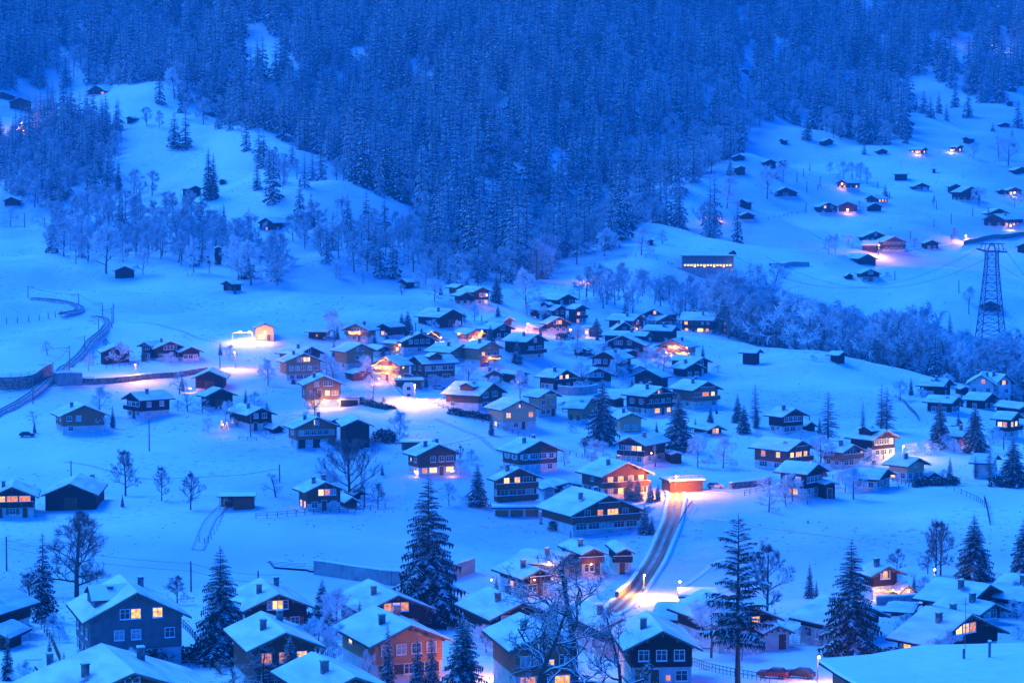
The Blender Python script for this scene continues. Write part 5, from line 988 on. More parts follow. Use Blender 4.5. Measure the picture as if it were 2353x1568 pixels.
    ('H', 300, 985, 860, 'shrub', 'large clump above the black-boarded chalet', 1.4), ('H', 400, 1010, 895, 'shrub', 'second large clump above the black-boarded chalet', 1.3), ('H', 520, 1225, 1150, 'shrub', 'hedge like clump beside the tall dark chalet', 1.8), ('H', 975, 1195, 1120, 'bare', 'small lamp lit one beside the pale boarded chalet', 1.5), ('H', 1615, 1290, 1210, 'shrub', 'dark dome by the end of the hedge', 1.3),
    ('H', 1720, 1060, 950, 'shrub', 'under the left right-cluster spruce', 1.2)]: tree(*r)
for r in [('H', 555, 958, 478, 'larch', 'single one left of the dormer chalet', 1.3), ('H', 1045, 868, 412, 'larch', 'left stem of the tall pair', 1.0), ('H', 1092, 872, 440, 'larch', 'right stem of the tall pair', 1.25), ('H', 875, 848, 573, 'larch', 'shorter one left of the tall pair', .8), ('G', 2215, 818, 412, 'larch', 'pointed one on the open hill', 1.0),
          ('H', 2035, 1338, 905, 'larch', 'thin one before the pale barn', .6), ('H', 1905, 1300, 1065, 'larch', 'thinner one left of the pale barn', .7), ('L', 1670, 1568, 1320, 'larch', 'in the ravine left of the pylon', .9)]: tree(*r)

# ---------------------------------------------------------------- roads, lane, railway bed (sheets just above the snow)
noise_mat('road_mat', (.10, .075, .055), (.17, .13, .10), .15, .7)
noise_mat('path_snow', (.48, .48, .48), (.74, .74, .74), 1.6, .8, .6, bscale=1.5, bdist=.15)
noise_mat('road_mid', (.30, .26, .22), (.42, .38, .34), .25, .8)
noise_mat('track_bed', (.16, .16, .16), (.65, .66, .67), 2.2, .9, .3)
noise_mat('steel', (.03, .03, .035), (.06, .06, .065), 2, .5)
def path3(t, pts, step=1.5, D=None):
    P = [ground(*tv(t, a, b)) if D is None else ground(*tv(t, a, b), D) for a, b in pts]; P = np.array(P)
    out = [P[0]]
    for a, b in zip(P[:-1], P[1:]):
        n = max(1, int(np.hypot(*(b - a)[:2]) / step))
        for i in range(1, n + 1): out.append(a + (b - a) * i / n)
    P = np.array(out)
    for _ in range(3): P[1:-1] = (P[:-2] + P[1:-1] * 2 + P[2:]) / 4
    P[:, 2] = hgt(P[:, 0], P[:, 1]); return P
def ribbon(name, P, w_, mat, dz=.1, flat=None, kind='structure', cols=5, lbl=None, cat=None, sm=4, strips=None):
    if strips: cols = len(strips) + 1
    d = np.gradient(P[:, :2], axis=0); d /= np.linalg.norm(d, axis=1, keepdims=True) + 1e-9; n = np.stack([-d[:, 1], d[:, 0]], 1); s = np.linspace(-.5, .5, cols) * w_
    X = P[:, None, :2] + n[:, None] * s[None, :, None]; flat = (('path' in name) or ('lane' in name)) if flat is None else flat; H_ = hgt(X[..., 0], X[..., 1]); Z = H_.max(1); Z = np.max([np.roll(np.pad(Z, 4, mode='edge'), q_)[4:-4] for q_ in range(-3, 4)], 0); Z = np.convolve(np.pad(Z, 6, mode='edge'), np.ones(13) / 13, 'valid')
    V = np.concatenate([X, (H_ + .09)[..., None] if flat else np.repeat((Z + dz)[:, None, None], cols, 1)], 2)
    m = len(P); ids = np.arange(m * cols).reshape(m, cols); F = np.stack([ids[:-1, :-1], ids[1:, :-1], ids[1:, 1:], ids[:-1, 1:]], -1).reshape(-1, 4)
    V = V.reshape(-1, 3); E = V.copy(); E[:, 2] -= .3 if flat else .8                # embankment sides
    MI = [strips[q_ % (cols - 1)] if strips else 0 for q_ in range(len(F))]; F = F.tolist(); off = len(V); V2 = np.concatenate([V, E])
    for i in range(m - 1):
        for c in (0, cols - 1): a, b = i * cols + c, (i + 1) * cols + c; F.append([a, b, b + off, a + off]); MI.append(0 if not strips else 2)
    o = link(name, mesh_from(name, V2, F, [mat] if not strips else mat, MI, True)); tag(o, lbl, cat, None, kind); return o, V.reshape(m, cols, 3)
RD = path3('V', [(1543, 1112), (1556, 1140), (1545, 1195), (1520, 1255), (1490, 1310), (1455, 1360), (1415, 1400), (1350, 1440)])
ribbon('road', RD, 4.3, ['road_mat', 'road_mid', 'snow'], .14, strips=[2, 2, 1, 0, 0, 1, 1, 0, 0, 1, 2, 2])
ribbon('lane', path3('V', [(1541, 1108), (1600, 1122), (1680, 1130), (1745, 1122), (1795, 1100)]), 3.6, ['path_snow', 'road_mid', 'snow'], .1, strips=[2, 0, 1, 0, 1, 0, 2])
ribbon('village_lane', path3('V', [(905, 875), (930, 905), (945, 925), (985, 925), (1040, 905), (1100, 890)]), 4, ['path_snow', 'road_mid', 'snow'], .1, strips=[2, 0, 1, 0, 1, 0, 2])
ribbon('valley_lane', path3('V', [(0, 902), (60, 893), (130, 885), (230, 880), (330, 872), (400, 862), (470, 850), (560, 842), (640, 846)]), 4.0, ['path_snow', 'road_mid', 'snow'], .12, strips=[2, 0, 1, 0, 1, 0, 2])
ribbon('far_lane', path3('L', [(860, 800), (1100, 790), (1300, 780), (1600, 740), (1800, 712), (2000, 690), (2352, 655)]), 4.5, ['path_snow', 'road_mid', 'snow'], .12, strips=[2, 0, 1, 0, 1, 0, 2])
ribbon('footpath', path3('V', [(545, 1140), (485, 1190), (465, 1235), (455, 1262)]), 2.4, 'path_snow', .06)
TRK = path3('V', [(-30, 968), (40, 930), (85, 903), (125, 868), (165, 832), (205, 795), (238, 765), (248, 745), (240, 733), (216, 728)])
_, TB = ribbon('track_bed', TRK, 2.6, 'track_bed', .35)
def rails(T, name, lbl):
    o = empty(name, tuple(T[0, 2]), 0, lbl, 'railway'); org = T[0, 2]
    for s_ in (1, 3):
        b = MB()
        for a, c in zip(T[:-1, s_] - org, T[1:, s_] - org): b.bar(a + (0, 0, .1), c + (0, 0, .1), .09)
        b.obj('rail', ['steel'], o)
rails(TB, 'railway_track', 'curved rack railway track climbing the snow at the left edge')
TR2 = path3('V', [(75, 687), (125, 692), (165, 698), (185, 710), (180, 720), (140, 730)]); _, TB2 = ribbon('upper_track_bed', TR2, 3, 'track_bed', .3)
rails(TB2, 'railway_track', 'upper loop of railway track in the snow at far left')
TR3 = path3('V', [(2, 340), (18, 322), (34, 308), (50, 296)]); _, TB3 = ribbon('high_track_bed', TR3, 3, 'track_bed', .3)

for i, pts in enumerate([[(1620, 1190), (1800, 1215), (2000, 1245), (2200, 1300), (2380, 1330)], [(700, 1000), (900, 1040), (1060, 1010), (1200, 1000)], [(150, 1060), (330, 1100), (520, 1092), (640, 1075)], [(1000, 960), (1100, 1000), (1150, 1040)], [(1930, 540), (2030, 575), (2120, 590)], [(1720, 500), (1830, 520), (1960, 560)], [(300, 740), (420, 760), (520, 800)], [(1560, 1350), (1640, 1290), (1780, 1260)]]):
    ribbon('footpath', path3('V', pts), 1.0, 'path_snow', .05, cols=3)

# ---------------------------------------------------------------- walls, hedges, banks
def wall(name, P, h, th, mats, lbl, cat='wall', snow=True, under=1.5):
    o = empty(name, tuple(P[0]), 0, lbl, cat); org = P[0]; b = MB(); c = MB()
    for a, d in zip(P[:-1] - org, P[1:] - org):
        t = (d - a)[:2]; t = t / (np.linalg.norm(t) + 1e-9); n = np.array([-t[1], t[0]]) * th / 2
        q = [(*(a[:2] - n), a[2]), (*(d[:2] - n), d[2]), (*(d[:2] + n), d[2]), (*(a[:2] + n), a[2])]
        lo = [(x, y, z - under) for x, y, z in q]; hi = [(x, y, z + h) for x, y, z in q]
        b.quad(lo[0], lo[1], hi[1], hi[0]); b.quad(lo[2], lo[3], hi[3], hi[2]); b.quad(hi[0], hi[1], hi[2], hi[3]); b.quad(lo[3], lo[0], hi[0], hi[3]); b.quad(lo[1], lo[2], hi[2], hi[1])
        if snow:
            u = [(x, y, z + .02) for x, y, z in hi]; w_ = [(x, y, z + .2) for x, y, z in hi]
            c.quad(u[0], u[1], w_[1], w_[0]); c.quad(u[2], u[3], w_[3], w_[2]); c.quad(w_[0], w_[1], w_[2], w_[3]); c.quad(u[3], u[0], w_[0], w_[3]); c.quad(u[1], u[2], w_[2], w_[1])
    b.obj('wall', mats, o)
    if snow: c.obj('snow_cap', ['snow'], o)
    return o
wall('retaining_wall', path3('B', [(520, 590), (690, 610), (1000, 660), (1190, 695), (1420, 690), (1650, 655), (1830, 612), (1950, 570)]), 2.3, .5, ['concrete'], 'long bent grey retaining wall in the snow field behind the tallest spruce')
wall('retaining_wall', path3('E', [(-20, 480), (120, 482), (300, 470), (470, 360)]), 3.4, .6, ['stone'], 'dark stone retaining wall left of the railway at the left edge')
wall('retaining_wall', path3('E', [(640, 400), (735, 430), (900, 428), (1170, 408), (1500, 375), (1750, 345), (1900, 322)]), 1.5, .5, ['stone'], 'low wall along the snowy lane lit orange by a lamp')
wall('stone_wall', path3('G', [(410, 520), (560, 535), (720, 520), (765, 508)]), 2.2, .5, ['concrete'], 'terrace wall in front of the two balcony chalet')
wall('stone_wall', path3('G', [(1990, 1390), (2150, 1372), (2352, 1350)]), 1.3, .9, ['stone'], 'rubble wall beside the lamp lit lane at centre right')
wall('stone_wall', path3('L', [(1800, 725), (1950, 690), (2100, 665), (2352, 640)]), 2.0, .6, ['stone'], 'dark wall along the bright lane on the far right meadow')
wall('stone_wall', path3('D', [(980, 868), (1180, 862), (1350, 845)]), 1.2, .5, ['concrete'], 'low wall below the lit porch yard at lower right')
wall('stone_wall', path3('L', [(45, 925), (200, 905), (370, 912)]), 1.5, 3, ['concrete'], 'snow topped bunker like wall beside the wooded ravine')
wall('stone_wall', path3('C', [(930, 830), (1050, 735), (1110, 650)]), 1.4, .6, ['stone'], 'rough garden wall left of the road bend')
wall('stone_wall', path3('E', [(510, 435), (600, 430), (735, 432)]), 3.2, 2.5, ['concrete'], 'grey railway underpass wall right of the track')
def hedge(t, pts, h, th, lbl, seed):
    P = path3(t, pts, .5); r = np.random.RandomState(seed); o = empty('hedge', tuple(P[0]), 0, lbl, 'hedge'); n = len(P) * 90
    i = r.randint(0, len(P), n); a = r.uniform(0, pi, n); rr = r.uniform(.3, 1, n) ** .5
    c = P[i] - P[0] + np.stack([np.cos(a) * rr * th / 2 + r.normal(0, .15, n), r.normal(0, .25, n) + np.cos(a * 3) * .2, np.sin(a) * rr * h * (1 + .12 * np.sin(i * .7))], 1)
    d1 = r.normal(0, .2, (n, 3)); d2 = r.normal(0, .2, (n, 3)); T = Tri(); T.add(np.stack([c - d1, c + d1, c + d2], 1), 0)
    k = r.rand(n) < .35; e = c[k] + (0, 0, .12); d1[:, 2] *= .3; d2[:, 2] *= .3; T.add(np.stack([e - d1[k], e + d1[k], e + d2[k]], 1)[e[:, 2] > h * .4 + 0 * e[:, 2]] if 0 else np.stack([e - d1[k], e + d1[k], e + d2[k]], 1), 1)
    link('foliage', T.mesh('foliage', ['needles', 'snow']), o)
hedge('A', [(1340, 1400), (1600, 1385), (1870, 1375)], 2.0, 1.5, 'snow flecked dark hedge right of the grey house', 1)
hedge('H', [(1360, 1370), (1500, 1360), (1600, 1352), (1730, 1352)], 1.6, 1.6, 'clipped hedge at the far corner of the pale boarded chalet', 2)
hedge('F', [(1790, 700), (1900, 722), (2050, 745), (2160, 765)], 1.5, 2.0, 'bushy hedge with snow caps left of the two windowed pale chalet', 3)
hedge('H', [(2070, 1365), (2200, 1372), (2352, 1378)], 2.0, 2.2, 'dark hedge under the right edge spruce', 4)
hedge('F', [(950, 590), (1050, 625), (1230, 660)], 1.0, 3.0, 'dark planted bank right of the bright garage', 5)
hedge('B', [(415, 1060), (600, 1048), (650, 1110)], 1.8, 1.6, 'pinkish snowy hedge between the red shuttered chalets', 6)
hedge('F', [(1100, 960), (1180, 935), (1250, 975)], 2.6, 3.0, 'snowy bush row beside the barn with white band', 7)
hedge('K', [(415, 760), (480, 762), (540, 750)], 2.2, 2.2, 'box shaped dark hedge beside the upper village lamp', 8)
hedge('C', [(360, 200), (440, 190), (520, 215)], 1.8, 2.5, 'dark hedge left of the long balcony chalet base', 9)
hedge('D', [(830, 1330), (1000, 1345), (1150, 1335)], 1.2, 1.5, 'snow topped garden hedge behind the lattice fence', 10)

# ---------------------------------------------------------------- fences, poles, masts
_pm = {}
def post_mesh(h, r, nm='post'):
    k = (round(h, 1), r)
    if k not in _pm: b = MB(); b.bar((0, 0, -.4), (0, 0, k[0]), r, 0, 5, r * .8); _pm[k] = b.mesh(nm, ['trim'])
    return _pm[k]
def fence(t, pts, lbl, gap=2.2, h=1.15, r=.09, rails_=2, cat='fence'):
    P = path3(t, pts, gap); P = P[:95]; o = empty('fence', tuple(P[0]), 0, lbl, cat); me = post_mesh(h, r)
    for p in P: link('post', me, o, tuple(p - P[0]))
    if rails_:
        b = MB()
        for k in range(rails_):
            z = h * (.92 - .42 * k)
            for a, c in zip(P[:-1] - P[0], P[1:] - P[0]): b.bar(a + (0, 0, z), c + (0, 0, z), .05)
        b.obj('rail', ['trim'], o)
fence('F', [(1590, 600), (1750, 665), (1850, 720), (2000, 765), (2150, 815), (2352, 885), (2450, 920), (2500, 935)], 'long wooden rail fence running down from the glowing street lamp')
fence('G', [(390, 1035), (520, 1075), (640, 1110), (760, 1150)], 'rail fence below the two big chalets in the middle')
fence('H', [(600, 1300), (700, 1335), (860, 1385), (980, 1415), (1120, 1400), (1295, 1378)], 'curved rail fence around the low red shuttered chalet')
fence('H', [(1110, 1310), (1230, 1345), (1345, 1375)], 'short rail fence left of the clipped hedge')
fence('H', [(1600, 1280), (1680, 1300), (1755, 1340)], 'rail fence end beyond the hedge')
fence('H', [(1180, 565), (1250, 600), (1330, 690), (1390, 770)], 'fence line climbing the ravine edge', r=.12)
fence('E', [(975, 290), (1100, 290), (1200, 262), (1335, 230)], 'curved garden fence below the frosted bush and barn')
fence('E', [(735, 400), (860, 402)], 'railing on top of the underpass wall')
fence('E', [(-10, 385), (120, 375), (290, 358), (460, 325)], 'railing on the dark stone wall at the left edge')
fence('I', [(560, 1380), (520, 1390), (460, 1395), (370, 1405), (270, 1420), (155, 1430), (40, 1445), (-30, 1452)], 'row of short posts curving left from the upper track loop', rails_=0, gap=6, h=2.0, r=.16)
fence('B', [(540, 1255), (600, 1310), (690, 1385)], 'rail fence behind the bottom roof', gap=1.6)
fence('B', [(540, 1275), (700, 1262), (850, 1270), (960, 1310)], 'garden fence left of the orange boarded chalet', gap=1.6)
fence('A', [(370, 1085), (430, 1150), (480, 1230), (540, 1380)], 'post fence left of the grey house', gap=2.4)
fence('A', [(1610, 1040), (1700, 1120), (1790, 1230)], 'railing going down right of the grey house', gap=1.5)
fence('A', [(1870, 1360), (1920, 1420), (1980, 1490)], 'railing below the left hand spruce', gap=1.5)
fence('A', [(1500, 1440), (1700, 1440), (1890, 1445)], 'dark mesh fence behind the bottom left roof', gap=2.0, r=.06)
fence('C', [(1590, 1400), (1750, 1455), (1950, 1500), (2300, 1560)], 'criss cross garden fence right of the bottom centre chalet', gap=.8, h=1.0, r=.05)
fence('D', [(590, 1250), (700, 1300), (820, 1345), (1000, 1360), (1150, 1350)], 'lattice fence around the lamp lit yard', gap=.8, h=1.0, r=.05)
fence('C', [(1605, -45), (1555, 20), (1500, 130), (1440, 260), (1370, 400), (1290, 560), (1200, 700), (1150, 790)], 'low guard rail along the right verge of the steep road', gap=2.4, h=.8)
fence('V', [(588, 1190), (640, 1188), (720, 1180), (800, 1175), (885, 1166)], 'garden fence in front of the many-windowed garden chalet', gap=1.8)
fence('G', [(2120, 1450), (2200, 1430), (2290, 1415)], 'mesh fence of a snowy garden bed, centre right', gap=1.6)
fence('L', [(150, 465), (250, 440), (340, 428)], 'fence posts beside the far field track, left', gap=4, h=1.3, r=.13)
fence('L', [(10, 490), (80, 485), (150, 465)], 'fence posts at the left start of the far field track', rails_=0, gap=7, h=1.3, r=.15)
fence('K', [(1030, 12), (1100, 8), (1220, 18), (1320, 45), (1420, 70)], 'arc of fence posts on the far slope left of the station', rails_=0, gap=6, h=1.4, r=.15)
fence('I', [(1720, 1010), (1760, 1012)], 'two posts below the frosted belt', rails_=0, h=1.3, r=.14)
fence('E', [(2190, 940), (2260, 952), (2352, 945)], 'square fenced garden bed in mid left field', gap=1.5, h=.9)
fence('A', [(1790, 300), (1870, 370), (1885, 280), (1960, 190), (2005, 70)], 'thin posts beside the footpath in the left field', gap=3.2, rails_=0, h=1.2, r=.07)
fence('D', [(1950, -70), (1975, 20), (2000, 150)], 'dark fence line climbing the snow at right', gap=2.5, h=1.0, r=.12)
fence('H', [(1640, 1385), (1800, 1440), (1900, 1490), (1990, 1560)], 'faint mesh fence curving down the right hand snow', gap=2.6, h=1.1, r=.07, rails_=1)
def pole(t, u, vb, vt, lbl, r=.16, arm=0, name='utility_pole', cat='pole', group=None):
    a, b = tv(t, u, vb); _, c = tv(t, u, vt); x, y, z = ground(a, b); h = (b - c) * y / FV; r = max(r, y * .00022)
    m = MB(); m.bar((0, 0, -.5), (0, 0, h), r, 0, 6, r * .75); o = link(name, None, None, (x, y, z)); tag(o, lbl, cat, group); m.obj('pole', ['trim' if not arm else 'metal'], o)
    if arm:
        m = MB(); m.bar((0, 0, h * .9), (arm, -.6, h * .9), r * .5); m.bar((0, 0, h * .72), (arm * .8, -.5, h * .86), r * .4); m.obj('arm', ['metal'], o)
    return (x, y, z + h)
for r in [('E', 1368, 1042, 745, 'tall thin pole in the middle of the left field'), ('E', 653, 1345, 1128, 'pole rising behind the plain gabled barn'), ('E', 2297, 915, 705, 'pole in front of the chalet with small lit trees'), ('E', 2016, 325, 122, 'dark pole above the lane right of the farmhouse'),
          ('A', 60, 560, 245, 'thick pole at the lower left edge'), ('A', 1716, 748, 468, 'pole behind the grey house'), ('B', 14, 705, 555, 'pole behind the red shuttered chalet, left'), ('C', 515, 335, 205, 'pole with bushy foot below the long balconies'),
          ('F', 210, 1330, 1160, 'pole through the old fruit tree'), ('F', 988, 1560, 1378, 'pole in the fenced garden'), ('G', 1300, 1185, 985, 'thin pole before the bright corner window chalet'), ('J', 975, 245, 155, 'pole on the high left slope'), ('J', 1457, 695, 600, 'pole above the village roofs'),
          ('J', 1712, 640, 512, 'pole before the very long barn'), ('J', 2062, 595, 535, 'pole above the village centre'), ('D', 365, 135, 105, 'short post in the right snow field'), ('I', 225, 565, 430, 'left pole by the left edge hut'), ('I', 410, 568, 468, 'right pole by the left edge hut'),
          ('H', 1064, 1115, 1030, 'short pole before the dormer chalet'), ('H', 385, 780, 712, 'pole behind the small hut'), ('H', 2165, 1030, 900, 'pole at the right edge chalet')]: pole(*r)
for i, r in enumerate([(270, 152, 55), (333, 100, 28), (390, 50, -20), (362, 242, 145), (483, 195, 98), (463, 215, 165), (1012, 208, 140), (355, 430, 338), (1548, 395, 320), (1882, 465, 378), (1685, 530, 433), (1528, 562, 488), (1310, 670, 594), (1168, 1042, 955), (1755, 1162, 1045), (1845, 1355, 1218), (1120, 290, 235)]):
    pole('L', *r, 'slender dark power pole on the far right meadow', group='power poles of the far right meadow')
ARM = [pole(*r, arm=a, name='catenary_mast', cat='mast') for r, a in [(('E', 488, 440, 228, 'railway mast right of the stone wall'), -4), (('E', 638, 300, 75, 'railway mast at the middle of the climbing track'), -4), (('E', 778, 155, -15, 'railway mast near the upper bend'), -3), (('E', 303, 612, 340, 'railway mast nearest the camera on the track'), -2),
       (('I', 905, 1568, 1398, 'railway mast inside the upper bend'), -3.5), (('I', 940, 1395, 1250, 'railway mast above the upper bend'), -3), (('I', 1027, 1485, 1295, 'left of two masts right of the bend'), -3.5), (('I', 1040, 1442, 1255, 'right of two masts right of the bend'), .5), (('I', 722, 1285, 1168, 'railway mast on the upper track loop'), -3), (('I', 257, 1205, 1100, 'railway mast at the start of the upper loop'), 2.5)]]
def wire(a, b, sag, lbl, r=.03, n=14, mat='steel', gr='overhead wires'):
    a, b = np.array(a, float), np.array(b, float); m = MB(); P = [a + (b - a) * i / n - (0, 0, 4 * sag * (i / n) * (1 - i / n)) for i in range(n + 1)]
    for p, q in zip(P[:-1], P[1:]): m.bar(p - a, q - a, r, 0, 3)
    o = m.obj('overhead_wire', [mat], loc=tuple(a)); tag(o, lbl, 'wire', gr); return o
wire(ARM[9], ARM[8], 1, 'overhead wire over the upper track loop', .06); wire(ARM[8], ARM[5], 1, 'overhead wire between loop and bend', .06); wire(ARM[1], ARM[0], .8, 'overhead wire over the climbing track', .05); wire(ARM[0], ARM[3], .8, 'overhead wire over the lowest track', .05)
p1 = np.array(ground(15, 1310)) + (0, 0, 5.2); p2 = np.array(ground(438.9, 1358.1)) + (0, 0, 4.6); p0_ = p1 + (p1 - p2) * .25; p3 = p2 + (p2 - p1) * .45
for dzz, nmz in ((0, 'upper'), (-1.2, 'lower')):
    wire(p1 + (0, 0, dzz), p2 + (0, 0, dzz), .6, nmz + ' power line crossing the lower left field', .028); wire(p2 + (0, 0, dzz), p3 + (0, 0, dzz), .6, nmz + ' power line running right behind the left hand spruce', .028)

# ---------------------------------------------------------------- lamps and lights
WARM, ORANGE, WHITE = (1, .46, .05), (1, .33, .02), (1, .62, .16)
LK = 0.62
def light(name, loc, power, col, parent, r=.25):
    l = bpy.data.lights.new(name, 'POINT'); l.energy = power * LK; l.color = col; l.shadow_soft_size = r
    o = bpy.data.objects.new(name, l); C.objects.link(o); o.location = loc; o.parent = parent
_bulb = {}
def bulb(r, mat='lamp'):
    if (r, mat) not in _bulb:
        b = MB(); n = 8
        for i in range(n):
            for j in range(5):
                t0, t1 = 2 * pi * i / n, 2 * pi * (i + 1) / n; p0, p1 = pi * j / 5, pi * (j + 1) / 5
                f = lambda t, p: (r * sin(p) * cos(t), r * sin(p) * sin(t), r * cos(p)); b.quad(f(t0, p0), f(t0, p1), f(t1, p1), f(t1, p0))
        _bulb[(r, mat)] = b.mesh('bulb', [mat])
    return _bulb[(r, mat)]
def street_lamp(t, u, vb, vt, power, col, lbl, r=.28, arm=.9):
    a, b = tv(t, u, vb); _, c = tv(t, u, vt); x, y, z = ground(a, b); h = max(3.0, (b - c) * y / FV); rp = max(.06, y * .00012)
    o = empty('street_lamp', (x, y, z), 0, lbl, 'street lamp')
    m = MB(); m.bar((0, 0, -.4), (0, 0, h), rp, 0, 6); m.bar((0, 0, h), (0, -arm, h + .15), rp * .8); m.obj('pole', ['pole_dark'], o)
    m = MB(); m.box(-.18, .18, -arm - .45, -arm + .1, h + .1, h + .2); m.obj('lamp_head', ['metal', ], o)
    if 'blue sign' in lbl: m = MB(); m.box(-.2, .2, -rp - .08, -rp - .02, h * .38, h * .38 + .4); m.obj('sign_plate', ['paint_blue'], o)
    link('bulb', bulb(max(r * .6, y * .00033)), o, (0, -arm - .15, h - .1)); light('lamp_light', (0, -arm - .15, h - .55 - r), power, col, o)
noise_mat('paint_blue', (.004, .02, .16), (.006, .03, .2), 2, .4); noise_mat('pole_dark', (.015, .015, .017), (.03, .03, .033), 3, .6)
for r in [('F', 1450, 592, 430, 8500, WARM, 'tall street lamp glowing over the snow in the village centre left'), ('G', 1487, 1452, 1262, 13000, ORANGE, 'orange street lamp by the garages at the head of the steep road'), ('E', 1245, 388, 245, 4200, ORANGE, 'orange lamp above the snowy lane at left'),
          ('E', 2155, 292, 130, 4500, ORANGE, 'tall thin lamp right of the farmhouse lane'), ('C', 1172, 802, 578, 6500, WARM, 'street lamp with a small blue sign at the bottom of the steep road'), ('V', 1878, 1566, 1500, 1500, ORANGE, 'street lamp beside the two parked cars, bottom right'),
          ('V', 1171, 1556, 1488, 4200, ORANGE, 'street lamp lighting the orange chalet front, bottom centre'), ('L', 1018, 830, 722, 7000, ORANGE, 'orange flaring lamp on the far lane'), ('L', 1815, 702, 636, 7000, ORANGE, 'right hand lamp on the far bright lane'),
          ('D', 1490, 700, 612, 500, WHITE, 'bright lamp at the corner of the big lower right roof'), ('K', 521, 745, 684, 2200, ORANGE, 'lamp beside the box shaped hedge, upper village'), ('K', 132, 692, 662, 2600, ORANGE, 'flaring lamp by the low garage, upper village left'),
          ('H', 1240, 1108, 1066, 2500, WHITE, 'white glowing lamp above the pale boarded chalet'), ('M', 148, 885, 832, 5200, ORANGE, 'orange lamp beside the high railway at the upper left'), ('K', 726, 242, 208, 3200, ORANGE, 'lamp at the foot of the far hill'),
          ('C', 1490, 812, 712, 250, WHITE, 'slim post lamp above the flat garage roof, bottom'), ('J', 2066, 766, 728, 900, ORANGE, 'orange lamp next to the leaning spruce, village top'), ('H', 70, 1175, 1160, 4500, ORANGE, 'lamp under the strongly glowing balcony chalet')]: street_lamp(*r)
def near_house(x, y):
    d = [(h.location.x - x) ** 2 + (h.location.y - y) ** 2 for h in _hs]; return _hs[int(np.argmin(d))]
_hs = [o for o in C.objects if o.get('category') in ('chalet', 'house', 'farmhouse', 'hut', 'shed', 'garage', 'cabin', 'barn')]
def wall_lamp(t, u, v, D, power, col=WARM, r=.12, mat='lamp'):
    a, b = tv(t, u, v); 
    x, y, z = [float(q) for q in at_depth(a, b, D)]; h = near_house(x, y); p = empty('wall_lamp', (0, 0, 0), 0, None, None) if 0 else None
    M = h.matrix_basis.inverted(); from mathutils import Vector; q = M @ Vector((x, y, z))
    o = link('wall_lamp', bulb(max(r, D * .0003), mat), h, tuple(q)); 
    if power: light('wall_light', (0, 0, -.35), power, col, o, .2)
def gd(t, u, v): return ground(*tv(t, u, v))[1]
for t, u, v, bu, bv, off, pw, col in [
    ('F', 620, 575, 620, 642, 2.2, 420, WHITE), ('F', 750, 580, 700, 642, 2.2, 260, WHITE), ('F', 1095, 280, 1200, 398, 2.5, 420, ORANGE), ('F', 1195, 270, 1200, 398, 2.5, 300, ORANGE), ('F', 1195, 328, 1200, 398, 2.5, 300, ORANGE), ('F', 1310, 360, 1200, 398, 3, 420, ORANGE),
    ('F', 1120, 380, 1200, 398, 4, 260, ORANGE), ('G', 1590, 90, 1470, 200, 2.5, 350, ORANGE), ('G', 1400, 140, 1470, 200, 2.5, 300, ORANGE), ('G', 1560, 142, 1470, 200, 2.5, 300, ORANGE), ('G', 1480, 85, 1470, 200, 2, 250, ORANGE),
    ('J', 935, 690, 930, 776, 2, 260, ORANGE), ('J', 80, 690, 80, 770, 2.5, 700, WHITE), ('J', 2110, 348, 2060, 445, 2, 160, ORANGE), ('F', 2140, 190, 2140, 268, 2, 150, ORANGE), ('H', 60, 1165, 160, 1190, 4, 1100, ORANGE), ('H', 300, 1140, 250, 1185, 2, 300, ORANGE), ('H', 330, 1090, 250, 1185, 2, 200, ORANGE),
    ('D', 1000, 735, 1060, 812, 2.2, 160, WARM), ('D', 1130, 735, 1060, 812, 2.5, 160, WARM), ('D', 1265, 745, 1265, 820, 2, 120, WARM), ('C', 1500, 1030, 1480, 1125, 3, 500, WHITE), ('C', 1300, 1030, 1480, 1125, 3, 420, WHITE), ('G', 1265, 1060, 1100, 1165, 2, 120, ORANGE),
    ('J', 1310, 805, 1290, 886, 2.5, 260, ORANGE), ('J', 1690, 738, 1690, 770, 2, 260, ORANGE), ('J', 1850, 705, 1990, 772, 3, 160, ORANGE), ('J', 1985, 755, 1990, 776, 2, 260, ORANGE), ('L', 735, 400, 735, 430, 3, 900, ORANGE), ('L', 685, 165, 690, 212, 2, 260, ORANGE), ('O', 1860, 1015, 1915, 1028, 3, 700, WHITE),
    ('O', 1630, 1028, 1670, 1042, 3, 600, ORANGE), ('O', 215, 1447, 220, 1490, 2, 260, ORANGE), ('O', 298, 1468, 220, 1490, 2, 260, ORANGE), ('L', 2265, 245, 2265, 272, 2, 300, WARM), ('L', 2230, 548, 2080, 560, 6, 500, WHITE), ('K', 1130, 660, 1140, 692, 2.5, 420, WARM), ('K', 670, 690, 640, 716, 4, 260, WARM), ('B', 2110, 640, 2200, 785, 6, 300, WARM),
    ('C', 320, 480, 460, 600, 5, 350, WARM), ('C', 700, 500, 705, 600, 2, 90, ORANGE), ('C', 190, 640, 210, 785, 2, 60, ORANGE), ('E', 2040, 800, 2270, 878, 6, 60, ORANGE), ('E', 1745, 470, 1900, 488, 3, 300, ORANGE), ('C', 340, 1460, 280, 1560, 6, 420, ORANGE), ('F', 1450, 1230, 1650, 1268, 1.5, 60, WARM), ('F', 1785, 1225, 1650, 1268, 1.5, 90, WARM),
    ('H', 1830, 985, 1830, 1002, 2.5, 60, ORANGE), ('G', 2352, 1260, 2400, 1200, 3, 400, ORANGE), ('M', 720, 630, 655, 645, 3, 300, WARM)]:
    wall_lamp(t, u, v, gd(t, bu, bv) - off, pw, col)
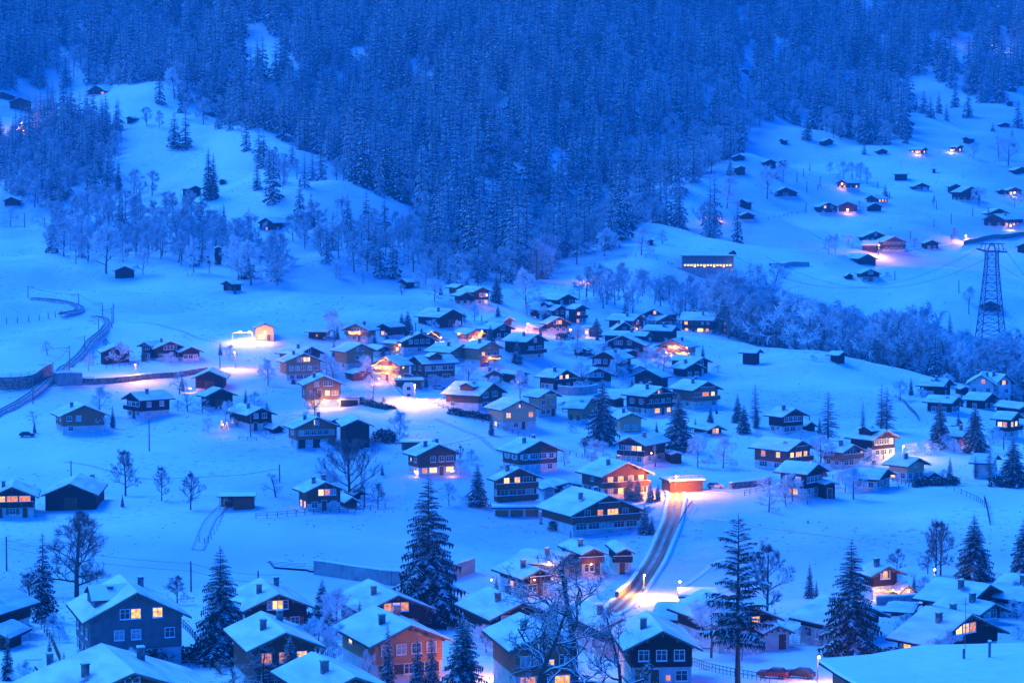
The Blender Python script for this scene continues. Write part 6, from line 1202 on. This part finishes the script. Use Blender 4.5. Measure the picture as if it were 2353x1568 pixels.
def string_lights(t, runs, bu, bv, off, lbl, step=.35, r=.07, mat='bead'):
    D = gd(t, bu, bv) - off; P0 = None; b = MB(); rr = random.Random(3)
    for pts in runs:
        Q = [np.array([float(q) for q in at_depth(*tv(t, u, v), D)]) for u, v in pts]
        if P0 is None: P0 = Q[0]
        for a, c in zip(Q[:-1], Q[1:]):
            n = max(1, int(np.linalg.norm(c - a) / step))
            for i in range(n): p = a + (c - a) * i / n - P0 + (0, 0, -.25 * sin(pi * (i % 6) / 6)); b.box(p[0] - r, p[0] + r, p[1] - r, p[1] + r, p[2] - r, p[2] + r)
            b.bar(a - P0 + (0, .1, 0), c - P0 + (0, .1, 0), .012, 1, 3)
    o = b.obj('string_lights', [mat, 'metal'], loc=tuple(P0)); tag(o, lbl, 'string lights')
string_lights('F', [[(1055, 262), (1180, 185), (1335, 262)], [(1085, 268), (1360, 268)], [(1070, 322), (1305, 326)], [(1310, 275), (1355, 275)]], 1200, 398, 1.6, 'golden light chains tracing the gable and balconies of the brightest chalet', .4, .12)
string_lights('G', [[(1335, 140), (1452, 142)], [(1490, 142), (1618, 142)], [(1425, 85), (1528, 85)]], 1470, 200, 1.5, 'bright golden lights on the balcony and gable near the open hill', .3, .12)
string_lights('J', [[(848, 685), (1025, 685)], [(848, 700), (1025, 700)], [(848, 692), (1025, 692)]], 930, 776, 1.4, 'orange lights wrapped round the balcony at the village top', .35, .11)
string_lights('F', [[(2058, 192), (2240, 190)]], 2140, 268, 1.5, 'single row of lights along the garage chalet balcony', .3, .1)
string_lights('J', [[(1565, 705), (1600, 682), (1690, 745)]], 1630, 752, 1.2, 'light chain along a small gable edge near the village top', .3, .1)
string_lights('H', [[(210, 1152), (412, 1140)], [(20, 1172), (100, 1160)]], 250, 1185, 1.8, 'strings of lights below the right hand glowing balcony', .25, .1)
string_lights('D', [[(950, 722), (1040, 728), (1165, 738)], [(1210, 718), (1295, 712)]], 1060, 812, 1.8, 'icicle light string on the porch at lower right', .25, .06)
# floodlights on a rail left of the cabin
x, y, z = ground(560, 783); o = empty('floodlight_stand', (x, y, z), 0, 'stand with two glaring floodlights left of the pale cabin', 'floodlight')
m = MB(); m.bar((-3.4, 0, 0), (-3.4, 0, 2.6), .1); m.bar((2.6, 0, 0), (2.6, 0, 2.6), .1); m.bar((-3.4, 0, 2.6), (2.6, 0, 2.6), .1); m.box(-3.6, 2.9, -1, 1, 2.7, 2.8); m.obj('frame', ['lt'], o)
for xx in (-1.0, 1.8): link('bulb', bulb(.3), o, (xx, -.4, 2.9)); light('flood_light', (xx, -1.2, 2.7), 1500, WHITE, o, .4)

# tufts of dead grass and stones poking through the snow
def tufts():
    r = np.random.RandomState(9); n = 15000; y = 200 * (1300 / 200) ** r.rand(n); x = r.uniform(-1, 1, n) * (.25 * y + 10)
    pn = bumps(x * 1.9 + 50, y * 1.3) + r.normal(0, .25, n); k = pn > np.percentile(pn, 62); x, y = x[k], y[k]; z = hgt(x, y); n = len(x); s = (.07 + .0002 * y) * r.uniform(.5, 1.5, n); c = np.stack([x, y, z], 1); T = Tri()
    for q in range(3):
        a = r.uniform(0, 2 * pi, n); o = np.stack([np.cos(a), np.sin(a), 0 * a], 1) * s[:, None] * r.uniform(.3, 1.4, (n, 1)); w_ = np.stack([s * .5, 0 * s, 0 * s], 1); T.add(np.stack([c + o - w_, c + o + w_, c + o + np.stack([0 * s, 0 * s, s * .8], 1)], 1), 0)
    tag(link('grass_tufts', T.mesh('grass_tufts', ['bark_light'])), 'tufts of dead grass poking through the snow of the meadows', 'grass', kind='stuff')
tufts()

# ---------------------------------------------------------------- cable car station, pylon, other structures
Dst = ground(1600, 636)[1]; k = Dst / FV; x, y, z = ground(1615, 638)
o = empty('cable_car_station', (x, y, z), radians(-4), 'long station building with a row of bright windows on a concrete base', 'station')
L2 = 121 * k; b = MB(); b.box(-75 * k, 70 * k, 0, 12, -6, 24 * k); b.obj('base_wall', ['concrete'], o)
b = MB(); b.box(-48 * k, 70 * k, .3, 11, 24 * k + .003, 50 * k); b.obj('wall', ['slate_grey'], o)
b = MB(); b.box(-52 * k, 74 * k, -1, 12, 50 * k + .003, 51.5 * k); b.box(-52 * k, 74 * k, -1, 12, 51.5 * k + .003, 54 * k, 1); b.obj('roof', ['roof_wood', 'snow'], o)
b = MB(); b.box(60 * k, 76 * k, 2, 10, 51 * k, 58 * k); b.poly([(60 * k, 1.9, 58 * k), (76 * k, 1.9, 58 * k), (70 * k, 1.9, 64 * k)]); b.obj('head_house', ['dk'], o)
for i in range(15):
    xx = (-44 + i * 7.4) * k; hh = (9 if i in (6, 9, 12, 3) else 5.0) * k; b = MB(); b.box(xx, xx + 5.0 * k, .2, .297, 25 * k + (0 if hh > 6 * k else 2.5 * k), 25 * k + 6.5 * k); me = b.mesh('window', ['lit3']); link('window', me, o)
b = MB(); b.box(-70 * k, -60 * k, -.08, -.003, 1, 12 * k); b.obj('door', ['dk'], o)
b = MB(); b.bar((-72 * k, 1, 24 * k), (-72 * k, 1, 33 * k), .15); b.bar((-75 * k, 1, 33 * k), (-68 * k, 1, 33 * k), .2); b.obj('mast', ['metal'], o)
light('station_light', (66 * k, -2.5, 30 * k), 160, (1, .75, .5), o)

D = 862.0; k = D / FV; x, y, z = ground(2275, 800, D); _, vg = project(x, y, z); vg = float(vg)
o = empty('cable_car_pylon', (x, y, z), radians(12), 'tall steel lattice pylon with wide cable arms rising from the ravine woods', 'pylon')
Ht = (vg - 575) * k; wb, wt = 62 * k * 1.08, 26 * k
b = MB(); 
def cw(t): return (wb + (wt - wb) * min(1, t * 1.12) ** .8) / 2
for sx_ in (-1, 1):
    for sy_ in (-1, 1):
        for i in range(12):
            t0, t1 = i / 12, (i + 1) / 12; b.bar((sx_ * cw(t0), sy_ * cw(t0) * .6, Ht * t0), (sx_ * cw(t1), sy_ * cw(t1) * .6, Ht * t1), .24)
b.obj('leg', ['metal'], o)
b = MB()
for i in range(12):
    t0, t1 = i / 12, (i + 1) / 12; z0, z1 = Ht * t0, Ht * t1; a, c = cw(t0), cw(t1)
    for sy_ in (-.6, .6):
        b.bar((-a, sy_ * a, z0), (c, sy_ * c, z1), .13); b.bar((a, sy_ * a, z0), (-c, sy_ * c, z1), .13); b.bar((-c, sy_ * c, z1), (c, sy_ * c, z1), .13)
    for s_ in (-1, 1): b.bar((s_ * a, -.6 * a, z0), (s_ * c, .6 * c, z1), .13); b.bar((s_ * a, .6 * a, z0), (s_ * c, -.6 * c, z1), .13)
b.obj('bracing', ['metal'], o)
b = MB(); aw = 37 * k
b.bar((-aw, 0, Ht + 5 * k), (-aw * .3, 0, Ht - 2 * k), .45); b.bar((-aw * .3, 0, Ht - 2 * k), (aw * .3, 0, Ht - 2 * k), .4); b.bar((aw * .3, 0, Ht - 2 * k), (aw, 0, Ht - 3 * k), .45)
for xx in (-.8, -.5, -.2, .2, .5, .8): b.bar((xx * aw, 0, Ht), (xx * aw * .8, 0, Ht + 17 * k), .16)
b.bar((-aw * .85, 0, Ht + 17 * k), (aw * .85, 0, Ht + 15 * k), .22); b.bar((-aw * .3, 0, Ht), (0, 0, Ht + 19 * k), .16); b.bar((aw * .3, 0, Ht), (0, 0, Ht + 19 * k), .16)
b.bar((-aw * .5, -1.6, Ht + 16 * k), (-aw * .5, 1.6, Ht + 16 * k), .3); b.bar((aw * .5, -1.6, Ht + 16 * k), (aw * .5, 1.6, Ht + 16 * k), .3); b.bar((-aw * .5, 0, Ht), (aw * .1, 0, Ht + 16 * k), .15); b.bar((aw * .5, 0, Ht), (-aw * .1, 0, Ht + 16 * k), .15)
b.obj('cable_arm', ['metal'], o)
tx, ty, tz = x, y, z + Ht
for s_, nm in ((-1, 'left'), (1, 'right')):
    for q in (0, .35):
        wire((tx + s_ * aw * .8, ty, tz + .8 + q), tuple(np.array(at_depth(2500, 690 + 60 * (s_ > 0) - 8, 700.)) + (0, 0, q)), 4, 'thick cable car cable running right from the pylon', .05, gr='cable car cables')
        wire((tx + s_ * aw * .8, ty, tz + .8 + q), tuple(np.array(at_depth(1690 + 70 * (s_ > 0), 590., 930.)) + (0, 0, q)), 14, 'thin cable car cable running left from the pylon to the station', .04, gr='cable car cables')
# open shed
x, y, z = ground(545, 1170); k = y / FV; o = empty('open_shed', (x, y, z), radians(4), 'flat roofed open wood shed with plank wall alone in the left field', 'shed')
b = MB()
for xx in (-40, -30): b.bar((xx * k, 0, -.5), (xx * k, 0, 30 * k), .12)
b.bar((-40 * k, 0, 8 * k), (-22 * k, 0, 29 * k), .1); b.bar((-40 * k, 0, 22 * k), (-15 * k, 0, 22 * k), .08); b.obj('post', ['lt'], o)
b = MB(); b.box(-8 * k, 38 * k, 0, 4, -1, 28 * k); b.box(-40 * k, -8 * k, 3.8, 4, -1, 28 * k); b.obj('wall', ['br'], o)
b = MB(); b.box(-45 * k, 43 * k, -.8, 4.6, 31 * k, 32.5 * k); b.box(-44.5 * k, 42.5 * k, -.7, 4.5, 32.5 * k + .003, 34 * k, 1); b.obj('roof', ['roof_wood', 'snow'], o)
# garage row below the long balconies and the lamp corner garages
def garage_row(u, v, wpx, hpx, n, rz, lbl, mat, roofrail=True, D=6):
    x, y, z = ground(u, v); k = y / FV; o = empty('garage_row', (x, y, z), radians(rz), lbl, 'garage'); W = wpx * k; H = hpx * k
    b = MB(); b.box(-W / 2, W / 2, 0, D, -2, H); b.obj('wall', [mat], o); b = MB(); b.box(-W / 2 - .5, W / 2 + .5, -.7, D + .2, H + .003, H + .25); b.box(-W / 2 - .4, W / 2 + .4, -.6, D + .1, H + .253, H + .6, 1); b.obj('roof', ['roof_wood', 'snow'], o)
    for i in range(n):
        xx = -W / 2 + W * (i + .5) / n; b = MB(); b.box(xx - W / n * .42, xx + W / n * .42, -.06, -.003, .05, H * .8); b.obj('garage_door', ['rb' if n > 2 else 'br'], o)
    if roofrail:
        b = MB(); b.bar((-W / 2, -.4, H + 1.4), (W / 2, -.4, H + 1.4), .06)
        for i in range(9): xx = -W / 2 + W * i / 8; b.bar((xx, -.4, H + .2), (xx, -.4, H + 1.4), .05)
        b.obj('railing', ['trim'], o)
garage_row(1187, 1186, 104, 20, 3, 4, 'row of red garage doors in a white wall under a snowy terrace', 'wh', False)
garage_row(1577, 1129, 78, 24, 2, 14, 'low brown garage with railed roof beside the orange street lamp', 'br')
garage_row(955, 1032, 66, 15, 1, -4, 'low board shed front below the barn with white band', 'slate_grey', False, 4)
garage_row(940, 890, 60, 16, 1, 5, 'half buried stone cellar with a railed deck left of the glowing street lamp', 'stone')
garage_row(1604, 1384, 78, 13, 3, -2, 'pale flat roofed garage beyond the yellow lit house, bottom', 'lt', False)
# garage annex of the modern house
x, y, z = ground(802, 933); k = y / FV
o = empty('garage', (x, y, z), radians(10), 'flat garage annex with dark door right of the bright modern ground floor', 'garage')
b = MB(); b.box(-22 * k, 24 * k, 0, 6, -2, 20 * k); b.obj('wall', ['wh'], o); b = MB(); b.box(-23 * k, 25 * k, -.6, 6.2, 20 * k + .003, 22 * k); b.box(-22.5 * k, 24.5 * k, -.5, 6, 22 * k + .003, 23.5 * k, 1); b.obj('roof', ['concrete', 'snow'], o)
b = MB(); b.box(-20 * k, 20 * k, -.07, -.003, .1, 15 * k); b.obj('garage_door', ['dk'], o); b = MB(); b.box(-22 * k, 24 * k, -.5, -.42, 23.5 * k + .1, 29 * k); b.obj('railing', ['pale'], o)
# small pedestrian bridge deck / low things
# big near roof at the bottom right corner
def P3(u, v, D): return np.array([float(q) for q in at_depth(*tv('D', u, v), D)])
R1, R2, A1, A2, B1, B2 = P3(1385, 1262, 236), P3(2700, 1232, 232), P3(462, 1385, 222), P3(750, 1570, 210), P3(1250, 1900, 196), P3(2900, 2050, 192)
M1, M2 = P3(930, 1345, 230), P3(620, 1495, 215)
o = empty('chalet', tuple(A2), 0, 'huge smooth snow covered roof filling the bottom right corner', 'chalet'); org = A2
top = [A1 - org, M1 - org, R1 - org, R2 - org, B2 - org, B1 - org, A2 - org, M2 - org]; b = MB()
ctr = sum(top) / 8
for dz, m_ in ((.45, 1), (0, 0)):
    for i in range(8): a, c = top[i], top[(i + 1) % 8]; b.poly([tuple(a + (0, 0, dz)), tuple(c + (0, 0, dz)), tuple(ctr + (0, 0, dz))], m_)
for i in range(8): a, c = top[i], top[(i + 1) % 8]; b.quad(tuple(a + (0, 0, .12)), tuple(c + (0, 0, .12)), tuple(c + (0, 0, .45)), tuple(a + (0, 0, .45)), 1); b.quad(tuple(a), tuple(c), tuple(c + (0, 0, .12)), tuple(a + (0, 0, .12)), 0)
b.obj('roof', ['roof_wood', 'snow'], o)
b = MB()
for i in range(16):
    f = i / 15; p = (A1 - org) * (1 - f) + (A2 - org) * f if i > 7 else None; q = (A1 * (1 - f) + A2 * f) - org; q2 = q + (ctr - q) * .12; b.bar(q + (0, 0, -.12), q2 + (0, 0, -.2), .09)
b.obj('rafter', ['roof_wood'], o)
b = MB(); inn = [p + (ctr - p) * .14 for p in top]
for i in range(8): a, c = inn[i], inn[(i + 1) % 8]; b.quad((a[0], a[1], a[2] - 9), (c[0], c[1], c[2] - 9), tuple(c - (0, 0, .05)), tuple(a - (0, 0, .05)))
b.obj('wall', ['rb'], o)
for u, v, hh in ((1995, 1325, 1.5), (1765, 1300, .5)):
    p = P3(u, v, 224) - org; b = MB(); b.bar(p - (0, 0, .5), p + (0, 0, hh), .14, 0, 8); b.bar(p + (0, 0, hh), p + (0, 0, hh + .12), .19, 1, 8); b.obj('vent_pipe', ['metal', 'snow'], o)
p = P3(1775, 1300, 226) - org; b = MB(); b.bar(p, p + (0, 0, 5.6), .04)
for z_ in (2.2, 2.6, 5.0): b.bar(p + (-.3, 0, z_), p + (.3, 0, z_), .03)
b.obj('antenna', ['metal'], o)

# garden shrubs round the houses
def garden_shrubs(n):
    r = random.Random(17); k = 0; pts = []; hh = [h for h in HOUSES if 260 < h[1] < 900]
    while k < n:
        h = r.choice(hh); d = r.uniform(2.5, 9); a = h[6] + r.choice((0, pi)) + r.uniform(-.7, .7); x = h[0] + cos(a) * (h[3] / 2 + d); y = h[1] + sin(a) * (h[3] / 2 + d) + r.uniform(-2, 8)
        bad = False
        for q in HOUSES:
            dx, dy = x - q[0], y - q[1]; lx = dx * cos(q[6]) + dy * sin(q[6]); ly = -dx * sin(q[6]) + dy * cos(q[6])
            if abs(lx) < q[3] / 2 + 1.2 and -1.5 < ly < q[4] + 1.5: bad = True; break
        if bad or (RD[:, :2] - (x, y)).__pow__(2).sum(1).min() < 25: continue
        q_ = r.random(); fr = q_ < .25; cf = q_ > .78; H0, ta, tb = r.choice(PR['frosted' if fr else 'slim' if cf else 'shrub']); s = r.uniform(4, 7.5) / H0 if fr else r.uniform(2.5, 6) / H0 if cf else r.uniform(1.4, 3.4) / H0
        o = empty('frosted_tree' if fr else 'garden_conifer' if cf else 'shrub', (x, y, float(hgt(x, y)) - .1), r.uniform(0, 6), 'small frosted garden tree beside a village house' if fr else 'small dark garden conifer beside a village house' if cf else 'snow covered garden shrub beside a village house', 'tree' if fr or cf else 'shrub', 'small frosted garden trees' if fr else 'small garden conifers' if cf else 'snowy garden shrubs'); o.scale = (s * 1.2, s * 1.2, s); link('trunk', ta, o); link('crown', tb, o); k += 1
garden_shrubs(210)

# ---------------------------------------------------------------- cars
noise_mat('tyre', (.012, .012, .012), (.03, .03, .03), 5, .9); noise_mat('glass', (.02, .03, .04), (.05, .06, .08), 2, .08)
for nm, c in (('paint_red', (.20, .03, .025)), ('paint_dark', (.03, .035, .045)), ('paint_navy', (.05, .10, .35)), ('paint_silver', (.35, .36, .38))): noise_mat(nm, c, tuple(v * 1.15 for v in c), 2, .3)
noise_mat('tail_red', (.5, .02, .015), (.6, .03, .02), 3, .3)
def car(u, v, deg, paint, lbl, snow=True, t='V', sc=.84, D=None):
    x, y, z = ground(*tv(t, u, v), D); o = empty('car', (x, y, z + .05), radians(deg), lbl, 'car'); o.scale = (sc,) * 3
    b = MB(); pr = [(-2.15, .35), (2.1, .35), (2.2, .6), (2.1, .85), (1.05, .98), (-1.75, 1.0), (-2.15, .9)]
    n = len(pr); V = [(px, s * (.86 if pz < .9 else .80), pz) for s in (-1, 1) for px, pz in pr]; F = [tuple(range(n)), tuple(range(n, 2 * n))[::-1]] + [(i, i + n, (i + 1) % n + n, (i + 1) % n) for i in range(n)]
    link('body', mesh_from('body', V, F, [paint]), o)
    cb = [(-1.9, .985), (1.0, .975), (.25, 1.42), (-1.35, 1.45)]; V = [(px, s * (.79 if pz < 1.2 else .64), pz) for s in (-1, 1) for px, pz in cb]; F = [(0, 1, 2, 3), (7, 6, 5, 4), (0, 4, 5, 1), (1, 5, 6, 2), (3, 2, 6, 7), (0, 3, 7, 4)]
    link('window', mesh_from('window', V, F, ['glass', paint], [0, 0, 0, 0, 1, 0]), o)
    if snow: b = MB(); b.box(-1.3, .2, -.6, .6, 1.46, 1.56); b.box(1.1, 2.0, -.7, .7, .985, 1.04); b.obj('snow_cover', ['snow'], o)
    for wx_ in (-1.35, 1.4):
        for s in (-1, 1):
            b = MB(); b.bar((wx_, s * .70, .34), (wx_, s * .90, .34), .34, 0, 14); w_ = b.obj('wheel', ['tyre'], o); b = MB(); b.bar((wx_, s * .895, .34), (wx_, s * .92, .34), .19, 0, 10); b.obj('rim', ['metal'], w_)
    for s in (-1, 1):
        b = MB(); b.box(2.12, 2.2, s * .62 - .17, s * .62 + .17, .62, .78); b.obj('headlight', ['frame'], o); b = MB(); b.box(-2.19, -2.1, s * .66 - .14, s * .66 + .14, .68, .88); b.obj('tail_light', ['tail_red'], o)
for r in [(1776, 1556, 158, 'paint_red', 'red car parked under the street lamp, bottom right', False), (1836, 1556, 150, 'paint_dark', 'black car parked right of the red car', False), (1117, 841, 10, 'paint_navy', 'blue car on the drive below the garage chalet', True), (1643, 1121, -6, 'paint_silver', 'silver car beside the rubble wall', True),
          (1806, 1124, 8, 'paint_navy', 'dark blue car before the tall black-boarded chalet', True), (1353, 818, 5, 'paint_dark', 'snow topped car below the small bank shed', True), (62, 1002, 4, 'paint_dark', 'dark car left of the red-brown chalet', True), (1008, 893, 14, 'paint_silver', 'snow covered pale car right of the glowing lamp', True),
          (1891, 1092, 80, 'paint_red', 'small red car behind the black-boarded chalet', False), (2340, 920, 4, 'paint_dark', 'dark car near the right edge by the white house', True), (1517, 870, 4, 'paint_dark', 'snow buried car beneath the barn on the slope', True) if 0 else (2318, 935, 8, 'paint_dark', 'second dark car by the white house', True)]: car(*r)
def trailer(u, v, sx_, h, lbl, nm, cat):
    x, y, z = ground(u, v); o = empty(nm, (x, y, z), radians(10), lbl, cat); b = MB(); pr = [(-sx_, .6), (sx_, .6), (sx_, h * .8), (sx_ * .7, h), (-sx_ * .7, h), (-sx_, h * .8)]
    b.prism(pr, -.9, .9, 0); b.obj('body', ['frame'], o); b = MB(); b.box(-sx_ * .45, sx_ * .2, -.96, -.905, h * .5, h * .75); b.obj('window', ['glass'], o); b = MB(); b.box(-sx_ * .7, sx_ * .7, -.85, .85, h + .01, h + .2); b.obj('snow_cover', ['snow'], o)
    for s in (-1, 1): b = MB(); b.bar((0, s * .8, .35), (0, s * 1.0, .35), .35, 0, 12); b.obj('wheel', ['tyre'], o)
trailer(153, 876, 2.4, 2.9, 'pale caravan parked by the railway underpass', 'caravan', 'caravan')
trailer(939, 909, 1.5, 3.4, 'snow covered trailer glowing beside the central street lamp', 'trailer', 'trailer')
# rows of old tyres holding down the snow field edge
b = MB()
for i in range(8): t0, t1 = 2 * pi * i / 8, 2 * pi * (i + 1) / 8; b.quad((.42 * cos(t0), .42 * sin(t0), 0), (.42 * cos(t1), .42 * sin(t1), 0), (.42 * cos(t1), .42 * sin(t1), .32), (.42 * cos(t0), .42 * sin(t0), .32), 0); b.poly([(.42 * cos(t0), .42 * sin(t0), .32), (.42 * cos(t1), .42 * sin(t1), .32), (0, 0, .34)], 1)
ty_ = b.mesh('tyre', ['tyre', 'snow'])
for r_ in range(5):
    for i in range(22):
        uu = 130 + i * 22 + r_ * 11; vv = 485 + r_ * 13 + i * 1.6 + (8 if i > 13 else 0)
        if i > 13 and r_ < 1: continue
        x, y, z = ground(*tv('B', uu, vv)); tag(link('tyre', ty_, None, (x, y, z + .02)), 'black tyre in the long rows lying on the snow field', 'tyre', 'tyres laid in rows on the snow')
# bell figure and lit garden trees
def lit_tree(t, u, vb, vt, lbl):
    a, b_ = tv(t, u, vb); _, c = tv(t, u, vt); x, y, z = ground(a, b_); y -= 0; h = (b_ - c) * y / FV; o = empty('lit_tree', (x, y - 1.5, z), 0, lbl, 'tree'); H0, ta, tb = PR['slim'][0]; s = h / H0
    link('trunk', ta, o, scale=(s, s, s)); link('crown', tb, o, scale=(s * 1.8, s * 1.8, s)); b = MB(); r = random.Random(5)
    for i in range(46): f = i / 46; a_ = i * 1.9; q = h * .24 * (1 - f) + .05; b.box(q * cos(a_) - .03, q * cos(a_) + .03, q * sin(a_) - .03, q * sin(a_) + .03, h * f, h * f + .06)
    b.obj('light_chain', ['bead'], o); light('tree_light', (0, -1.2, h * .4), 10, ORANGE, o)
lit_tree('E', 2038, 825, 755, 'left small tree wound with lights at the chalet side wall'); lit_tree('E', 2085, 830, 768, 'right small tree wound with lights at the chalet side wall'); lit_tree('H', 1832, 1010, 962, 'glowing decorated tree below the orange walled chalet')
# football goal frame in the lower left garden
x, y, z = ground(*tv('A', 370, 1462)); k = y / FV; b = MB(); W = 290 * .2558 * k; H = 105 * .2558 * k
b.bar((-W / 2, 0, 0), (-W / 2, 0, H), .05); b.bar((W / 2, 0, 0), (W / 2, 0, H), .05); b.bar((-W / 2, 0, H), (W / 2, 0, H + .1), .05); tag(b.obj('goal_frame', ['metal'], loc=(x, y, z)), 'thin goal frame in the snowy garden left of the grey house', 'goal frame')
# snow gun with its plume in the upper right clearing
x, y, z = ground(2278, 118); o = empty('snow_gun', (x, y, z), 0, 'snow gun lit white in the upper right clearing', 'snow gun'); m = MB(); m.bar((0, 0, 0), (0, 0, 3), .3); m.bar((0, 0, 3), (1.2, 0, 4.2), .7, 0, 8); m.obj('barrel', ['metal'], o); link('bulb', bulb(.45), o, (0, -1, 4)); light('flood_light', (1.5, -3, 5), 3000, (1, .75, .6), o, .5)
HAZE = 0.00021
# ---------------------------------------------------------------- haze: the evening air of the valley
def haze():
    m = bpy.data.materials.new('haze'); m.use_nodes = True; t = m.node_tree; t.nodes.clear()
    o = t.nodes.new('ShaderNodeOutputMaterial'); v = t.nodes.new('ShaderNodeVolumePrincipled')
    v.inputs['Color'].default_value = (.08, .62, 1, 1); v.inputs['Density'].default_value = HAZE; v.inputs['Anisotropy'].default_value = 0
    t.links.new(v.outputs[0], o.inputs['Volume']); MATS['haze'] = m
    z0 = float(GZ.min()) - 1.0; z1 = max(float(GZ.max()), 0) + 45; X = float(halfw(2050)) + 5; y0, y1 = -12, 2060
    V = [(sx * X, y, z) for z in (z0, z1) for y in (y0, y1) for sx in (-1, 1)]
    F = [(0, 2, 3, 1), (4, 5, 7, 6), (0, 1, 5, 4), (2, 6, 7, 3), (0, 4, 6, 2), (1, 3, 7, 5)]
    tag(link('haze', mesh_from('haze', V, F, ['haze'])), kind='stuff')
haze()
for o in C.objects:
    if o.get('label') and len(o['label'].replace('-', ' ').split()) > 16: print('LONG', o['label'])
